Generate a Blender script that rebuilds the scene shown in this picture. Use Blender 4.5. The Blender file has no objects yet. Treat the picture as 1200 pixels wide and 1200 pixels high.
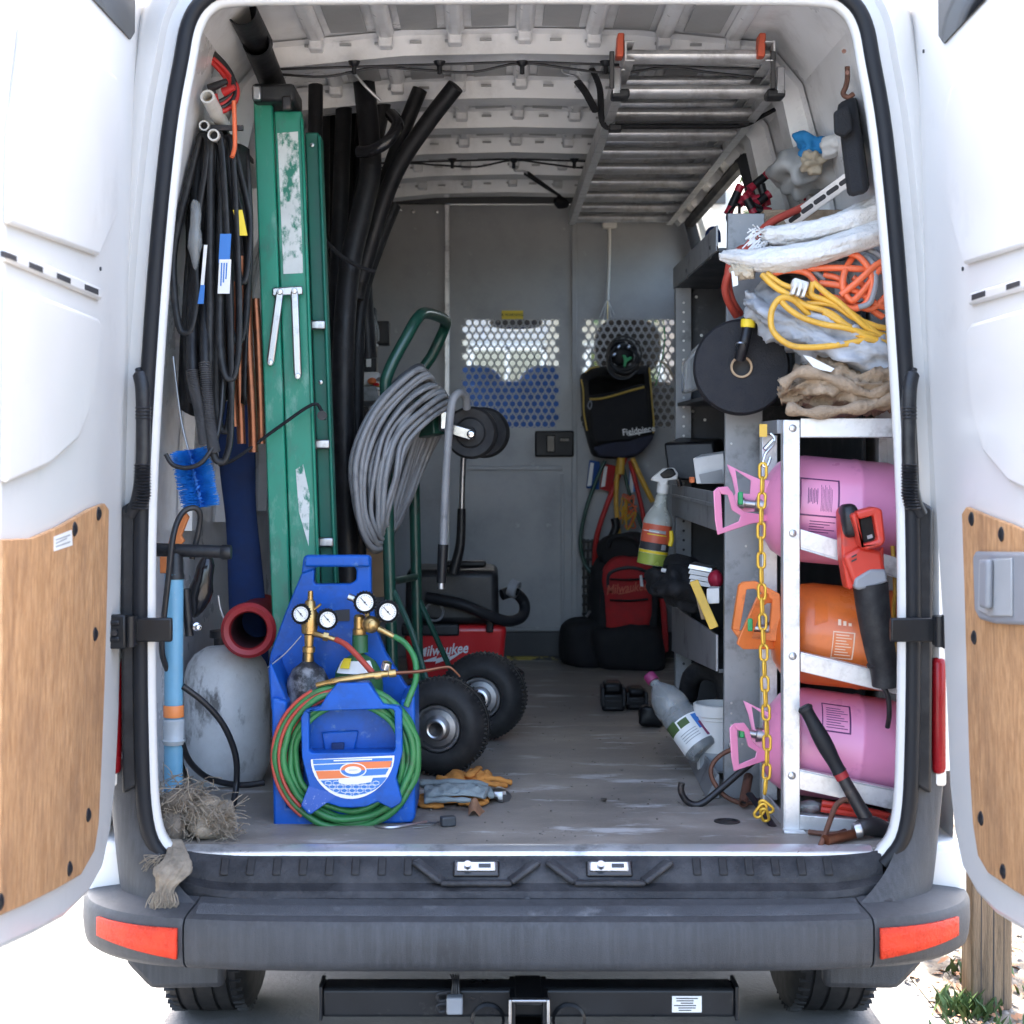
import bpy, math, random
from mathutils import Vector as V, Matrix, Euler, noise
random.seed(7)
R = math.radians
sc = bpy.context.scene
COL = sc.collection

# ---------------------------------------------------------------- camera, sky, sun, exposure
F_PX, DCAM, XC, ZC, VX, VY = 1918.0, 3.5, -0.077, 1.532, 575.0, 528.0
cd = bpy.data.cameras.new('camera'); cam = bpy.data.objects.new('camera', cd); COL.objects.link(cam)
cam.location = (XC, -DCAM, ZC); cam.rotation_euler = (R(90), 0, 0)
cd.sensor_fit = 'HORIZONTAL'; cd.sensor_width = 24.0; cd.lens = F_PX/1200*24
cd.shift_x = (600-VX)/1200; cd.shift_y = -(600-VY)/1200
cd.clip_start = 0.05; cd.clip_end = 500
cd.dof.use_dof = True; cd.dof.focus_distance = 4.1; cd.dof.aperture_fstop = 3.6
sc.camera = cam
SUN_EL, SUN_AZ = R(54), R(-1)          # azimuth measured from +Y towards +X
w = bpy.data.worlds.new('World'); sc.world = w; w.use_nodes = True
nt = w.node_tree; nt.nodes.clear()
sky = nt.nodes.new('ShaderNodeTexSky'); sky.sky_type = 'NISHITA'; sky.sun_disc = False
sky.sun_elevation = SUN_EL; sky.sun_rotation = SUN_AZ; sky.air_density = 1.0; sky.dust_density = 5.0; sky.ozone_density = 0.6
bg = nt.nodes.new('ShaderNodeBackground'); bg.inputs['Strength'].default_value = 0.15
wo = nt.nodes.new('ShaderNodeOutputWorld')
nt.links.new(sky.outputs[0], bg.inputs['Color']); nt.links.new(bg.outputs[0], wo.inputs['Surface'])
sd = bpy.data.lights.new('sun', 'SUN'); sd.energy = 3.2; sd.angle = R(0.5); sd.color = (1.0, 0.95, 0.88)
sun = bpy.data.objects.new('sun', sd); COL.objects.link(sun)
sdir = V((math.sin(SUN_AZ)*math.cos(SUN_EL), math.cos(SUN_AZ)*math.cos(SUN_EL), math.sin(SUN_EL)))
sun.rotation_euler = sdir.to_track_quat('Z', 'Y').to_euler(); sun.location = (-2, 6, 8)
vs = sc.view_settings; vs.view_transform = 'Standard'; vs.look = 'None'; vs.exposure = 3.3; vs.gamma = 1.0; vs.use_curve_mapping = False
sc.render.engine = 'CYCLES'
sc.cycles.max_bounces = 10; sc.cycles.diffuse_bounces = 6; sc.cycles.transparent_max_bounces = 16
sc.cycles.caustics_reflective = False; sc.cycles.caustics_refractive = False

# ---------------------------------------------------------------- helpers
def P(px, py, Y):                                   # a point of the photograph at real depth Y
    k = (Y+DCAM)/F_PX
    return V((XC+(px-VX)*k, Y, ZC-(py-VY)*k))
def PT(*pts): return [P(*p) for p in pts]
def K(Y): return (Y+DCAM)/F_PX                      # metres per photo pixel at depth Y
def rng(a, b): return random.uniform(a, b)

def catmull(pts, n, closed=False):
    pts = [V(p) for p in pts]; N = len(pts)
    if N < 3 or n <= 1: return pts
    out = []
    for i in range(N if closed else N-1):
        if closed: p0, p1, p2, p3 = pts[i-1], pts[i], pts[(i+1) % N], pts[(i+2) % N]
        else: p0, p1, p2, p3 = pts[max(i-1, 0)], pts[i], pts[i+1], pts[min(i+2, N-1)]
        for k in range(n):
            t = k/n; t2 = t*t; t3 = t2*t
            out.append(0.5*((2*p1)+(p2-p0)*t+(2*p0-5*p1+4*p2-p3)*t2+(3*p1-p0-3*p2+p3)*t3))
    if not closed: out.append(pts[-1])
    return out

WORLD = {}                                          # world origin of every object built
class G:
    """collects shapes, then links them as one mesh object"""
    def __init__(s, M=None): s.v = []; s.f = []; s.M = M
    def _a(s, vs, fs):
        o = len(s.v)
        s.v += [(s.M @ V(x)) if s.M is not None else V(x) for x in vs]
        s.f += [tuple(i+o for i in f) for f in fs]
        return s
    def box(s, c, d, rot=None, taper=1.0):
        c = V(c); h = V(d)/2; vs = []
        for z in (-1, 1):
            k = taper if z > 0 else 1
            for x, y in ((-1, -1), (1, -1), (1, 1), (-1, 1)):
                p = V((x*h.x*k, y*h.y*k, z*h.z))
                if rot is not None: p = (rot if isinstance(rot, Matrix) else Euler(rot).to_matrix()) @ p
                vs.append(c+p)
        return s._a(vs, [(3, 2, 1, 0), (4, 5, 6, 7), (0, 1, 5, 4), (1, 2, 6, 5), (2, 3, 7, 6), (3, 0, 4, 7)])
    def bar(s, p0, p1, w, h, up=(0, 0, 1)):         # rectangular bar from p0 to p1
        p0, p1 = V(p0), V(p1); d = (p1-p0).normalized(); u = V(up)
        x = d.cross(u)
        if x.length < 1e-4: x = d.cross(V((0, 1, 0)))
        x.normalize(); y = x.cross(d).normalized(); vs = []
        for p in (p0, p1):
            for a, b in ((-1, -1), (1, -1), (1, 1), (-1, 1)): vs.append(p+x*a*w/2+y*b*h/2)
        return s._a(vs, [(3, 2, 1, 0), (4, 5, 6, 7), (0, 1, 5, 4), (1, 2, 6, 5), (2, 3, 7, 6), (3, 0, 4, 7)])
    def tube(s, pts, r, seg=8, closed=False, n=4, flat=None, cap=True, twist=None):
        pts = catmull(pts, n, closed); N = len(pts)
        rs = r if callable(r) else (lambda t: r)
        def tan(i):
            a = pts[(i+1) % N] if closed else pts[min(i+1, N-1)]
            b = pts[i-1] if closed else pts[max(i-1, 0)]
            d = a-b
            return d.normalized() if d.length > 1e-9 else V((0, 0, 1))
        t0 = tan(0); u = t0.cross(V((0, 0, 1)))
        if u.length < .1: u = t0.cross(V((0, 1, 0)))
        if twist is not None: u = V(twist)-t0*V(twist).dot(t0)
        u.normalize(); vs = []
        for i in range(N):
            t = tan(i); u = (u-t*u.dot(t)); u.normalize(); b = t.cross(u)
            rr = rs(i/max(1, N-1)); rb = rr*(flat if flat else 1)
            for k in range(seg):
                a = 2*math.pi*k/seg
                vs.append(pts[i]+u*math.cos(a)*rr+b*math.sin(a)*rb)
        fs = []
        for i in range(N if closed else N-1):
            j = (i+1) % N
            for k in range(seg):
                l = (k+1) % seg
                fs.append((i*seg+k, i*seg+l, j*seg+l, j*seg+k))
        if cap and not closed:
            fs.append(tuple(range(seg-1, -1, -1))); fs.append(tuple((N-1)*seg+k for k in range(seg)))
        return s._a(vs, fs)
    def cyl(s, p0, p1, r, r2=None, seg=16, cap=True):
        r2 = r if r2 is None else r2
        d = (V(p1)-V(p0)); L = d.length
        return s.lathe([(0, 0), (r, 0), (r2, L), (0, L)] if cap else [(r, 0), (r2, L)], p0, d, seg)
    def lathe(s, prof, o, axis, seg=24):
        o = V(o); a = V(axis).normalized(); u = a.cross(V((0, 0, 1)))
        if u.length < .1: u = a.cross(V((0, 1, 0)))
        u.normalize(); b = a.cross(u); vs = []; fs = []; n = len(prof)
        for r, h in prof:
            for k in range(seg):
                t = 2*math.pi*k/seg
                vs.append(o+a*h+(u*math.cos(t)+b*math.sin(t))*max(r, 1e-5))
        for i in range(n-1):
            for k in range(seg):
                l = (k+1) % seg
                fs.append((i*seg+k, i*seg+l, (i+1)*seg+l, (i+1)*seg+k))
        return s._a(vs, fs)
    def prism(s, front, off):                       # ngon + offset vector -> solid
        off = V(off); n = len(front); vs = [V(p) for p in front]+[V(p)+off for p in front]
        fs = [tuple(range(n)), tuple(range(2*n-1, n-1, -1))]
        fs += [((i+1) % n, i, n+i, n+(i+1) % n) for i in range(n)]
        return s._a(vs, fs)
    def grid(s, fn, nu, nv, cu=False, cv=False, skip=None):
        vs = [fn(i/nu, j/nv) for i in range(nu+(0 if cu else 1)) for j in range(nv+(0 if cv else 1))]
        NU, NV = nu+(0 if cu else 1), nv+(0 if cv else 1); fs = []
        for i in range(nu):
            for j in range(nv):
                if skip and skip(i, j): continue
                a, b = (i+1) % NU, (j+1) % NV
                fs.append((i*NV+j, a*NV+j, a*NV+b, i*NV+b))
        return s._a(vs, fs)
    def blob(s, c, d, seg=14, rings=9, amp=.0, sc_=6, rot=None, pw=1.0, seed=0):   # lumpy superellipsoid
        c = V(c); d = V(d)/2; vs = []; fs = []
        E = Euler(rot).to_matrix() if rot else None
        sp = lambda x: math.copysign(abs(x)**pw, x)
        for i in range(rings+1):
            ph = math.pi*i/rings-math.pi/2
            for k in range(seg):
                t = 2*math.pi*k/seg
                p = V((d.x*sp(math.cos(ph))*sp(math.cos(t)), d.y*sp(math.cos(ph))*sp(math.sin(t)), d.z*sp(math.sin(ph))))
                if amp: p *= 1+amp*noise.noise(p*sc_+V((seed*7.1, seed*3.3, seed)))
                if E: p = E @ p
                vs.append(c+p)
        for i in range(rings):
            for k in range(seg):
                l = (k+1) % seg
                fs.append((i*seg+k, i*seg+l, (i+1)*seg+l, (i+1)*seg+k))
        return s._a(vs, fs)
    def build(s, name, m, parent=None, bevel=0, sharp=38, solid=0, sub=0, origin=None, seg=2):
        lo = V((min(p.x for p in s.v), min(p.y for p in s.v), min(p.z for p in s.v)))
        hi = V((max(p.x for p in s.v), max(p.y for p in s.v), max(p.z for p in s.v)))
        o = V(origin) if origin else V(((lo.x+hi.x)/2, (lo.y+hi.y)/2, lo.z))
        me = bpy.data.meshes.new(name); me.from_pydata([tuple(p-o) for p in s.v], [], s.f); me.validate()
        me.shade_smooth()
        if sharp < 180: me.set_sharp_from_angle(angle=R(sharp))
        me.materials.append(MT[m] if isinstance(m, str) else m)
        ob = bpy.data.objects.new(name, me); COL.objects.link(ob); place(ob, o, parent)
        if solid:
            md = ob.modifiers.new('solid', 'SOLIDIFY'); md.thickness = solid; md.offset = 0
        if bevel:
            md = ob.modifiers.new('bevel', 'BEVEL'); md.width = bevel; md.segments = seg; md.limit_method = 'ANGLE'; md.angle_limit = R(30)
        if sub:
            md = ob.modifiers.new('sub', 'SUBSURF'); md.levels = sub; md.render_levels = sub
        return ob
def place(ob, o, parent):
    WORLD[ob.name] = V(o)
    if parent is not None:
        ob.parent = parent; ob.location = V(o)-WORLD[parent.name]
    else: ob.location = o
def tag(ob, label, cat, group=None):
    ob['label'] = label; ob['category'] = cat
    if group: ob['group'] = group
    return ob
def thing(name, label, cat, loc, group=None):
    ob = bpy.data.objects.new(name, None); COL.objects.link(ob); ob.empty_display_size = .1
    place(ob, V(loc), None); return tag(ob, label, cat, group)
def text(s, size, M, m, parent, name='lettering', shear=0, ext=.0006, sx=1.0, bold=0):
    cu = bpy.data.curves.new(name, 'FONT'); cu.body = s; cu.size = size; cu.align_x = 'CENTER'; cu.align_y = 'CENTER'
    cu.shear = shear; cu.extrude = ext; cu.resolution_u = 2; cu.offset = bold*size
    t = bpy.data.objects.new('tmp_text', cu)
    me = bpy.data.meshes.new_from_object(t); bpy.data.objects.remove(t)
    o = M.to_translation(); M0 = M.copy(); M0.translation = (0, 0, 0)
    me.transform(M0 @ Matrix.Diagonal((sx, 1, 1, 1))); me.name = name
    me.materials.clear(); me.materials.append(MT[m])
    ob = bpy.data.objects.new(name, me); COL.objects.link(ob); place(ob, o, parent); return ob
def face_cam(p, roll=0, yaw=0, pitch=0):            # text frame standing upright, facing -Y
    return Matrix.Translation(V(p)) @ Euler((R(90)+pitch, roll, yaw), 'XYZ').to_matrix().to_4x4()

# ---------------------------------------------------------------- materials
MT = {}
def mat(name, col, rough=.5, metal=0, var=.12, scale=9, bump=0, bscale=80, wear=None, stretch=(1, 1, 1), coat=0, spec=.5, rvar=.1, wear2=None, trans=0, emit=0):
    m = bpy.data.materials.new(name); m.use_nodes = True; N = m.node_tree.nodes; L = m.node_tree.links; N.clear()
    out = N.new('ShaderNodeOutputMaterial'); b = N.new('ShaderNodeBsdfPrincipled'); L.new(b.outputs[0], out.inputs[0])
    tc = N.new('ShaderNodeTexCoord'); mp = N.new('ShaderNodeMapping'); mp.inputs['Scale'].default_value = stretch
    L.new(tc.outputs['Object'], mp.inputs[0])
    def nz(s, det=5, ro=.6):
        n = N.new('ShaderNodeTexNoise'); n.inputs['Scale'].default_value = s; n.inputs['Detail'].default_value = det; n.inputs['Roughness'].default_value = ro
        L.new(mp.outputs[0], n.inputs['Vector']); return n
    n1 = nz(scale); rp = N.new('ShaderNodeValToRGB'); L.new(n1.outputs['Fac'], rp.inputs[0])
    rp.color_ramp.elements[0].position = .32; rp.color_ramp.elements[1].position = .68
    rp.color_ramp.elements[0].color = tuple(max(0, c*(1-var)) for c in col)+(1,)
    rp.color_ramp.elements[1].color = tuple(min(1, c*(1+var)) for c in col)+(1,)
    cur = rp.outputs[0]; ro = None
    rm = N.new('ShaderNodeMapRange'); L.new(n1.outputs['Fac'], rm.inputs[0])
    rm.inputs[1].default_value = .3; rm.inputs[2].default_value = .7; rm.inputs[3].default_value = max(.03, rough-rvar); rm.inputs[4].default_value = min(1, rough+rvar)
    ro = rm.outputs[0]
    for wr in (wear, wear2):
        if not wr: continue
        wc, amt, ws = wr[:3]; hard = wr[3] if len(wr) > 3 else .06; st = wr[4] if len(wr) > 4 else None
        n2 = N.new('ShaderNodeTexNoise'); n2.inputs['Scale'].default_value = ws; n2.inputs['Detail'].default_value = 8; n2.inputs['Roughness'].default_value = .68
        if st:
            mp2 = N.new('ShaderNodeMapping'); mp2.inputs['Scale'].default_value = st; mp2.inputs['Location'].default_value = (3.1, 1.7, .4)
            L.new(tc.outputs['Object'], mp2.inputs[0]); L.new(mp2.outputs[0], n2.inputs['Vector'])
        else: L.new(mp.outputs[0], n2.inputs['Vector'])
        mr = N.new('ShaderNodeMapRange'); L.new(n2.outputs['Fac'], mr.inputs[0])
        th = .5+(.5-amt)*.5
        mr.inputs[1].default_value = th-hard; mr.inputs[2].default_value = th+hard
        mx = N.new('ShaderNodeMix'); mx.data_type = 'RGBA'; L.new(mr.outputs[0], mx.inputs['Factor']); L.new(cur, mx.inputs['A'])
        mx.inputs['B'].default_value = tuple(wc)+(1,); cur = mx.outputs['Result']
    L.new(cur, b.inputs['Base Color']); L.new(ro, b.inputs['Roughness'])
    b.inputs['Metallic'].default_value = metal; b.inputs['Specular IOR Level'].default_value = spec
    if coat: b.inputs['Coat Weight'].default_value = coat; b.inputs['Coat Roughness'].default_value = .08
    if trans: b.inputs['Transmission Weight'].default_value = trans; b.inputs['IOR'].default_value = 1.35
    if bump:
        n3 = nz(bscale, 6, .65); bp = N.new('ShaderNodeBump'); bp.inputs['Strength'].default_value = bump; bp.inputs['Distance'].default_value = .01
        L.new(n3.outputs['Fac'], bp.inputs['Height']); L.new(bp.outputs[0], b.inputs['Normal'])
    MT[name] = m; return m
def glass(name, col=(1, 1, 1), mixf=.12, rough=.03):
    m = bpy.data.materials.new(name); m.use_nodes = True; N = m.node_tree.nodes; L = m.node_tree.links; N.clear()
    out = N.new('ShaderNodeOutputMaterial'); t = N.new('ShaderNodeBsdfTransparent'); g = N.new('ShaderNodeBsdfGlossy'); mx = N.new('ShaderNodeMixShader')
    t.inputs[0].default_value = tuple(col)+(1,); g.inputs['Roughness'].default_value = rough; mx.inputs[0].default_value = mixf
    L.new(t.outputs[0], mx.inputs[1]); L.new(g.outputs[0], mx.inputs[2]); L.new(mx.outputs[0], out.inputs[0]); MT[name] = m

mat('white_paint', (.64, .63, .61), .34, coat=.15, var=.02, scale=3, rvar=.05, wear=((.56, .55, .53), .14, 5, .12))
mat('white_inner', (.79, .80, .815), .33, coat=.2, var=.06, scale=5, wear=((.45, .44, .43), .12, 6, .2))
mat('deadening', (.36, .365, .365), .38, var=.15, scale=9, bump=.2, bscale=30)
mat('rubber', (.009, .010, .013), .55, var=.2, spec=.3)
mat('rubber_dusty', (.012, .012, .014), .6, var=.3, spec=.35, wear=((.045, .045, .045), .25, 25, .2))
mat('black_plastic', (.010, .0105, .013), .42, var=.25, spec=.4, wear=((.04, .04, .04), .2, 18, .2))
mat('black_gloss', (.012, .012, .014), .18, var=.2)
mat('bumper_plastic', (.036, .037, .0405), .5, var=.18, scale=5, bump=.3, bscale=420, spec=.4, wear=((.055, .058, .066), .33, 6, .22), wear2=((.07, .073, .08), .24, 10, .2, (9, 9, .5)))
mat('bumper_top_pale', (.075, .079, .088), .6, var=.25, scale=7, bump=.5, bscale=240, spec=.35, wear=((.045, .047, .053), .35, 9, .2), wear2=((.16, .165, .175), .2, 12, .08))  # paler grey for the strip on the bumper's top
mat('step_plastic', (.014, .015, .018), .52, var=.3, scale=8, bump=.4, bscale=200, spec=.4, wear=((.06, .06, .065), .34, 11, .15, (1, 1, 1)))
mat('plywood', (.60, .34, .165), .55, var=.11, scale=7, stretch=(3, 3, 1.3), bump=.15, bscale=120, wear=((.36, .175, .07), .46, 26, .14, (4, 4, .8)), wear2=((.25, .13, .065), .25, 3.6, .16))
mat('ply_edge', (.30, .18, .09), .7)
mat('floor_ply', (.28, .245, .21), .5, var=.34, scale=3.5, stretch=(.9, 1.5, 1), bump=.25, bscale=90, wear=((.17, .152, .135), .36, 2.2, .16, (.8, 1.5, 1)), wear2=((.52, .51, .50), .28, 5, .05, (.7, 1.9, 1)))
mat('sill_metal', (.62, .63, .65), .35, metal=.7, var=.1, wear=((.25, .25, .26), .25, 14, .1))
mat('grey_partition', (.32, .328, .338), .42, metal=.1, var=.12, scale=4, wear=((.20, .205, .21), .24, 4, .16), wear2=((.42, .43, .44), .15, 16, .04))
mat('dark_partition', (.05, .052, .055), .5)
mat('steel', (.45, .45, .46), .34, metal=1, var=.15, wear=((.2, .2, .2), .25, 20, .1))
mat('chrome', (.62, .62, .63), .16, metal=1, var=.06)
mat('aluminium', (.62, .62, .62), .38, metal=.9, var=.14, scale=12, wear=((.30, .29, .28), .3, 16, .14), rvar=.12)
mat('aluminium_bright', (.72, .72, .72), .42, metal=.65, var=.10, scale=10, wear=((.42, .41, .40), .26, 18, .12))
mat('rust_steel', (.16, .075, .05), .62, metal=.5, var=.35, scale=22, bump=.3, bscale=150)
mat('dark_steel', (.045, .043, .045), .45, metal=.7, var=.3, wear=((.15, .11, .09), .25, 25, .1))
mat('black_paint', (.009, .010, .012), .34, var=.2, spec=.35, wear=((.05, .05, .05), .15, 22, .08))
mat('red_lens', (.24, .006, .010), .25, var=.12, spec=.3)
mat('orange_lens', (.72, .048, .018), .3, var=.25, scale=30, spec=.25, bump=.5, bscale=150)
mat('seat_blue', (.015, .07, .26), .85, var=.25, scale=20)
mat('tyre', (.012, .012, .013), .62, var=.25, scale=20, spec=.35, wear=((.04, .038, .036), .3, 14, .2))
mat('green_fibre', (.010, .215, .135), .42, var=.14, scale=7, stretch=(1, 1, .4), wear=((.04, .12, .09), .24, 15, .1), wear2=((.16, .34, .27), .24, 22, .10))
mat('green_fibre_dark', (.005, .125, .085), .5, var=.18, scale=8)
mat('foam_tube', (.0085, .0088, .0105), .5, var=.3, scale=14, spec=.35, bump=.15, bscale=40, wear=((.03, .03, .034), .18, 20, .15))
mat('belt', (.010, .010, .011), .48, var=.3, spec=.35, wear=((.035, .035, .035), .25, 30, .15))
mat('grey_flex', (.16, .16, .165), .4, metal=.5, var=.2)
mat('copper', (.25, .095, .05), .36, metal=.9, var=.25, scale=16, wear=((.16, .08, .05), .32, 22, .12))
mat('pvc_white', (.68, .67, .63), .42, var=.08, wear=((.40, .38, .34), .2, 10, .2))
mat('red_cable', (.48, .022, .020), .42, var=.15)
mat('black_cable', (.015, .015, .017), .45, var=.2)
mat('yellow_cable', (.72, .40, .045), .42, var=.15, wear=((.35, .2, .05), .18, 20, .2))
mat('orange_cable', (.82, .16, .055), .42, var=.15, wear=((.4, .1, .05), .18, 20, .2))
mat('green_hose', (.035, .20, .06), .45, var=.2, wear=((.07, .07, .05), .25, 20, .1))
mat('red_hose', (.42, .06, .04), .5, var=.2)
mat('grey_cable', (.26, .265, .275), .42, var=.12, scale=12, wear=((.13, .13, .14), .25, 20, .1))
mat('dark_grey_cable', (.085, .087, .095), .45, var=.2)
mat('white_cable', (.72, .71, .68), .5, var=.05)
mat('blue_plastic', (.007, .090, .42), .42, var=.10, scale=9, spec=.28, wear=((.012, .055, .20), .26, 14, .14), wear2=((.09, .19, .42), .20, 34, .06))
mat('blue_plastic_speckle', (.012, .085, .40), .4, var=.1, wear=((.45, .55, .70), .25, 110, .04))
mat('blue_dark', (.008, .03, .12), .8, var=.3, scale=12)
mat('light_blue', (.15, .36, .52), .38, var=.1, wear=((.40, .5, .56), .15, 25, .06))
mat('brush_blue', (.01, .19, .62), .55, var=.25, scale=40)
mat('tank_grey', (.74, .75, .75), .45, var=.08, scale=6, wear=((.16, .155, .15), .33, 13, .05, (1, 1, .5)), wear2=((.48, .475, .46), .38, 6, .16))
mat('red_rubber', (.30, .018, .022), .5, var=.2)
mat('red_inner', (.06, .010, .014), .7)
mat('burlap', (.30, .25, .19), .95, var=.35, scale=30, bump=.8, bscale=160)
mat('burlap_dark', (.17, .14, .11), .95, var=.4, scale=30, bump=.8, bscale=160)
mat('orange_glove', (.60, .24, .05), .85, var=.2, bump=.5, bscale=120)
mat('grey_glove', (.22, .25, .25), .9, var=.2, bump=.5, bscale=140)
mat('brass', (.52, .35, .14), .32, metal=.9, var=.25, wear=((.22, .14, .07), .25, 30, .1))
mat('gauge_white', (.82, .82, .80), .35, var=.03)
mat('cylinder_black', (.018, .018, .02), .45, var=.2, wear=((.22, .22, .23), .40, 20, .07))
mat('cylinder_green', (.03, .12, .045), .42, var=.15, wear=((.55, .55, .5), .16, 9, .04))
mat('label_white', (.78, .78, .76), .5, var=.05)
mat('label_dirty', (.60, .63, .61), .6, var=.15, wear=((.02, .18, .12), .44, 26, .05, (1, 1, .6)))
mat('label_orange', (.75, .19, .06), .5, var=.06)
mat('label_blue', (.04, .18, .52), .5, var=.06)
mat('label_yellow', (.78, .58, .03), .5, var=.08)
mat('label_red', (.55, .10, .05), .5, var=.1)
mat('label_grey', (.33, .34, .35), .5, var=.1)
mat('print_black', (.03, .03, .035), .6)
mat('vac_red', (.58, .018, .022), .36, var=.1, coat=.15)
mat('white_print', (.80, .80, .80), .5, var=.02)
mat('handtruck_green', (.010, .060, .042), .35, var=.2, coat=.2, wear=((.03, .03, .03), .2, 18, .1))
mat('nylon_black', (.009, .009, .011), .78, var=.3, scale=30, bump=.4, bscale=260)
mat('nylon_navy', (.030, .032, .055), .8, var=.25, scale=20, bump=.4, bscale=200)
mat('nylon_red', (.40, .018, .020), .78, var=.2, scale=25, bump=.4, bscale=260)
mat('zip_yellow', (.55, .38, .08), .55, var=.1)
mat('grey_metal', (.25, .26, .27), .45, metal=.3, var=.15, scale=6, wear=((.09, .09, .09), .24, 10, .1), wear2=((.36, .36, .36), .15, 16, .05))
mat('dark_metal', (.05, .054, .06), .5, metal=.3, var=.2, wear=((.13, .13, .13), .2, 15, .08))
mat('pink_paint', (.76, .27, .44), .36, var=.05, scale=5, coat=.15, wear=((.58, .17, .34), .16, 14, .06))
mat('orange_paint', (.70, .15, .022), .36, var=.07, scale=6, coat=.15, wear=((.42, .09, .02), .2, 12, .15))
mat('orange_handle', (.75, .20, .05), .4, var=.1, wear=((.35, .10, .04), .25, 22, .1))
mat('pink_print', (.12, .035, .11), .5, var=.1)
mat('orange_print', (.85, .62, .45), .5, var=.08)
mat('chain_yellow', (.70, .42, .05), .36, metal=.4, var=.18, wear=((.35, .19, .06), .24, 30, .1))
mat('tool_red', (.55, .04, .022), .42, var=.1, wear=((.28, .06, .05), .24, 18, .1))
mat('tape_black', (.008, .0085, .012), .7, var=.25, scale=30, bump=.4, bscale=200)
mat('cardboard', (.38, .27, .17), .85, var=.12)
mat('white_cloth', (.78, .765, .74), .95, var=.07, scale=20, bump=.9, bscale=75, spec=.1, wear=((.60, .56, .50), .24, 12, .2))
mat('canvas_tan', (.40, .30, .21), .95, var=.2, scale=16, bump=.9, bscale=110, spec=.1, wear=((.24, .17, .11), .28, 12, .12))
mat('grey_bag', (.36, .375, .40), .45, var=.18, scale=10, bump=.5, bscale=30)
mat('clamp_red', (.42, .02, .05), .4, var=.15)
mat('concrete', (.17, .166, .16), .8, var=.16, scale=3, bump=.4, bscale=60, wear=((.10, .098, .096), .34, 2, .15), wear2=((.06, .06, .062), .2, 5, .06))
mat('gravel_soil', (.17, .145, .115), .95, var=.3, scale=14, bump=.8, bscale=60)
mat('pebble', (.22, .20, .175), .9, var=.3, scale=9)
mat('dry_leaf', (.30, .15, .08), .8, var=.5, scale=14)
mat('weed_green', (.07, .12, .035), .7, var=.4, scale=9)
mat('leaf_green', (.06, .11, .03), .7, var=.5, scale=2)
mat('bark', (.13, .09, .065), .9, var=.3, scale=14, bump=.8, bscale=40)
mat('post_wood', (.25, .17, .105), .85, var=.3, scale=8, stretch=(6, 6, .5), bump=.6, bscale=60, wear=((.10, .07, .045), .3, 14, .1, (6, 6, .4)))
mat('clear_plastic', (.80, .84, .85), .12, var=.03, trans=.75)
mat('cloudy_plastic', (.62, .64, .58), .3, var=.05, trans=.35)
mat('liquid_green', (.38, .46, .09), .2, var=.05, trans=.2)
mat('tape_orange', (.75, .24, .07), .45, var=.1)
mat('tape_grey', (.36, .40, .43), .4, var=.2)
mat('hazard', (.42, .33, .06), .6, var=.2, wear=((.03, .03, .03), .5, 14, .03))
mat('battery_black', (.005, .005, .006), .4, var=.2, spec=.25)
mat('paper', (.66, .66, .65), .7, var=.12)
mat('blue_cloth', (.02, .22, .52), .8, var=.15)
mat('tan_cloth', (.46, .39, .29), .9, var=.2)
mat('purple', (.22, .03, .10), .4)
mat('green_valve', (.02, .30, .10), .4)
mat('yellow_tool', (.68, .42, .06), .5, var=.15)
mat('grey_plastic', (.24, .25, .27), .45, var=.08)
mat('dash', (.04, .04, .045), .6)
mat('house_wall', (.46, .43, .36), .85, var=.12, scale=1.5, bump=.2, bscale=20)
mat('house_roof', (.14, .10, .085), .8, var=.3, scale=6)
glass('window_glass', (.92, .95, .94), .08)
glass('dark_glass', (.05, .06, .07), .35, .06)
# ================================================================ the place: ground and the van
gr = G().grid(lambda u, v: V((-60+61.14*u, -60+120*v, 0)), 2, 2).build('driveway', 'concrete'); gr['kind'] = 'structure'
gr = G().grid(lambda u, v: V((1.14+60*u, -60+120*v, .004)), 2, 2).build('gravel_ground', 'gravel_soil'); gr['kind'] = 'structure'

van = thing('cargo_van', 'white cargo van seen from behind, both rear doors wide open', 'van', (0, 0, 0))
PROF = [(.88, .66), (.885, 1.15), (.88, 1.5), (.855, 1.9), (.80, 2.2), (.725, 2.475), (.635, 2.582), (.30, 2.614), (0, 2.62)]
def wallpt(i_f, side, off=0, Y=0):                   # point on the wall/roof profile, off metres inward(-)/outward(+)
    i = min(int(i_f), len(PROF)-2); t = i_f-i
    a, b = V(PROF[i]), V(PROF[i+1]); p = a.lerp(b, t); d = (b-a).normalized(); n = V((d.y, -d.x))
    q = p+n*off
    return V((side*q.x, Y, q.y))
YC = [.03, .75, 1.65, 3.15, 3.24]
for side in (-1, 1):
    sk = (lambda i, j: side == 1 and i == 2 and j == 4)
    G().grid(lambda u, v: wallpt(round(v*5), side, 0, YC[round(u*4)]), 4, 5, skip=sk).build('side_wall', 'white_inner', van, sharp=60)
    YO = [.10, .75, 1.65, 3.15, 3.3]
    G().grid(lambda u, v: wallpt(round(v*6), side, .06, YO[round(u*4)]), 4, 6, skip=sk).build('body_side', 'white_paint', van, sharp=60)
    G().box((side*.9, 1.7, .58), (.12, 3.3, .2)).build('sill_panel', 'white_paint', van, bevel=.02)
roofp = [wallpt(5+k*.5, 1, 0) for k in range(7)]+[wallpt(8-k*.5, -1, 0) for k in range(1, 7)]
G().grid(lambda u, v: V((roofp[round(v*12)].x, .03+3.22*u, roofp[round(v*12)].z)), 2, 12).build('roof_lining', 'white_inner', van, sharp=60)
roofo = [wallpt(5+k*.5, 1, .06) for k in range(7)]+[wallpt(8-k*.5, -1, .06) for k in range(1, 7)]
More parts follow.
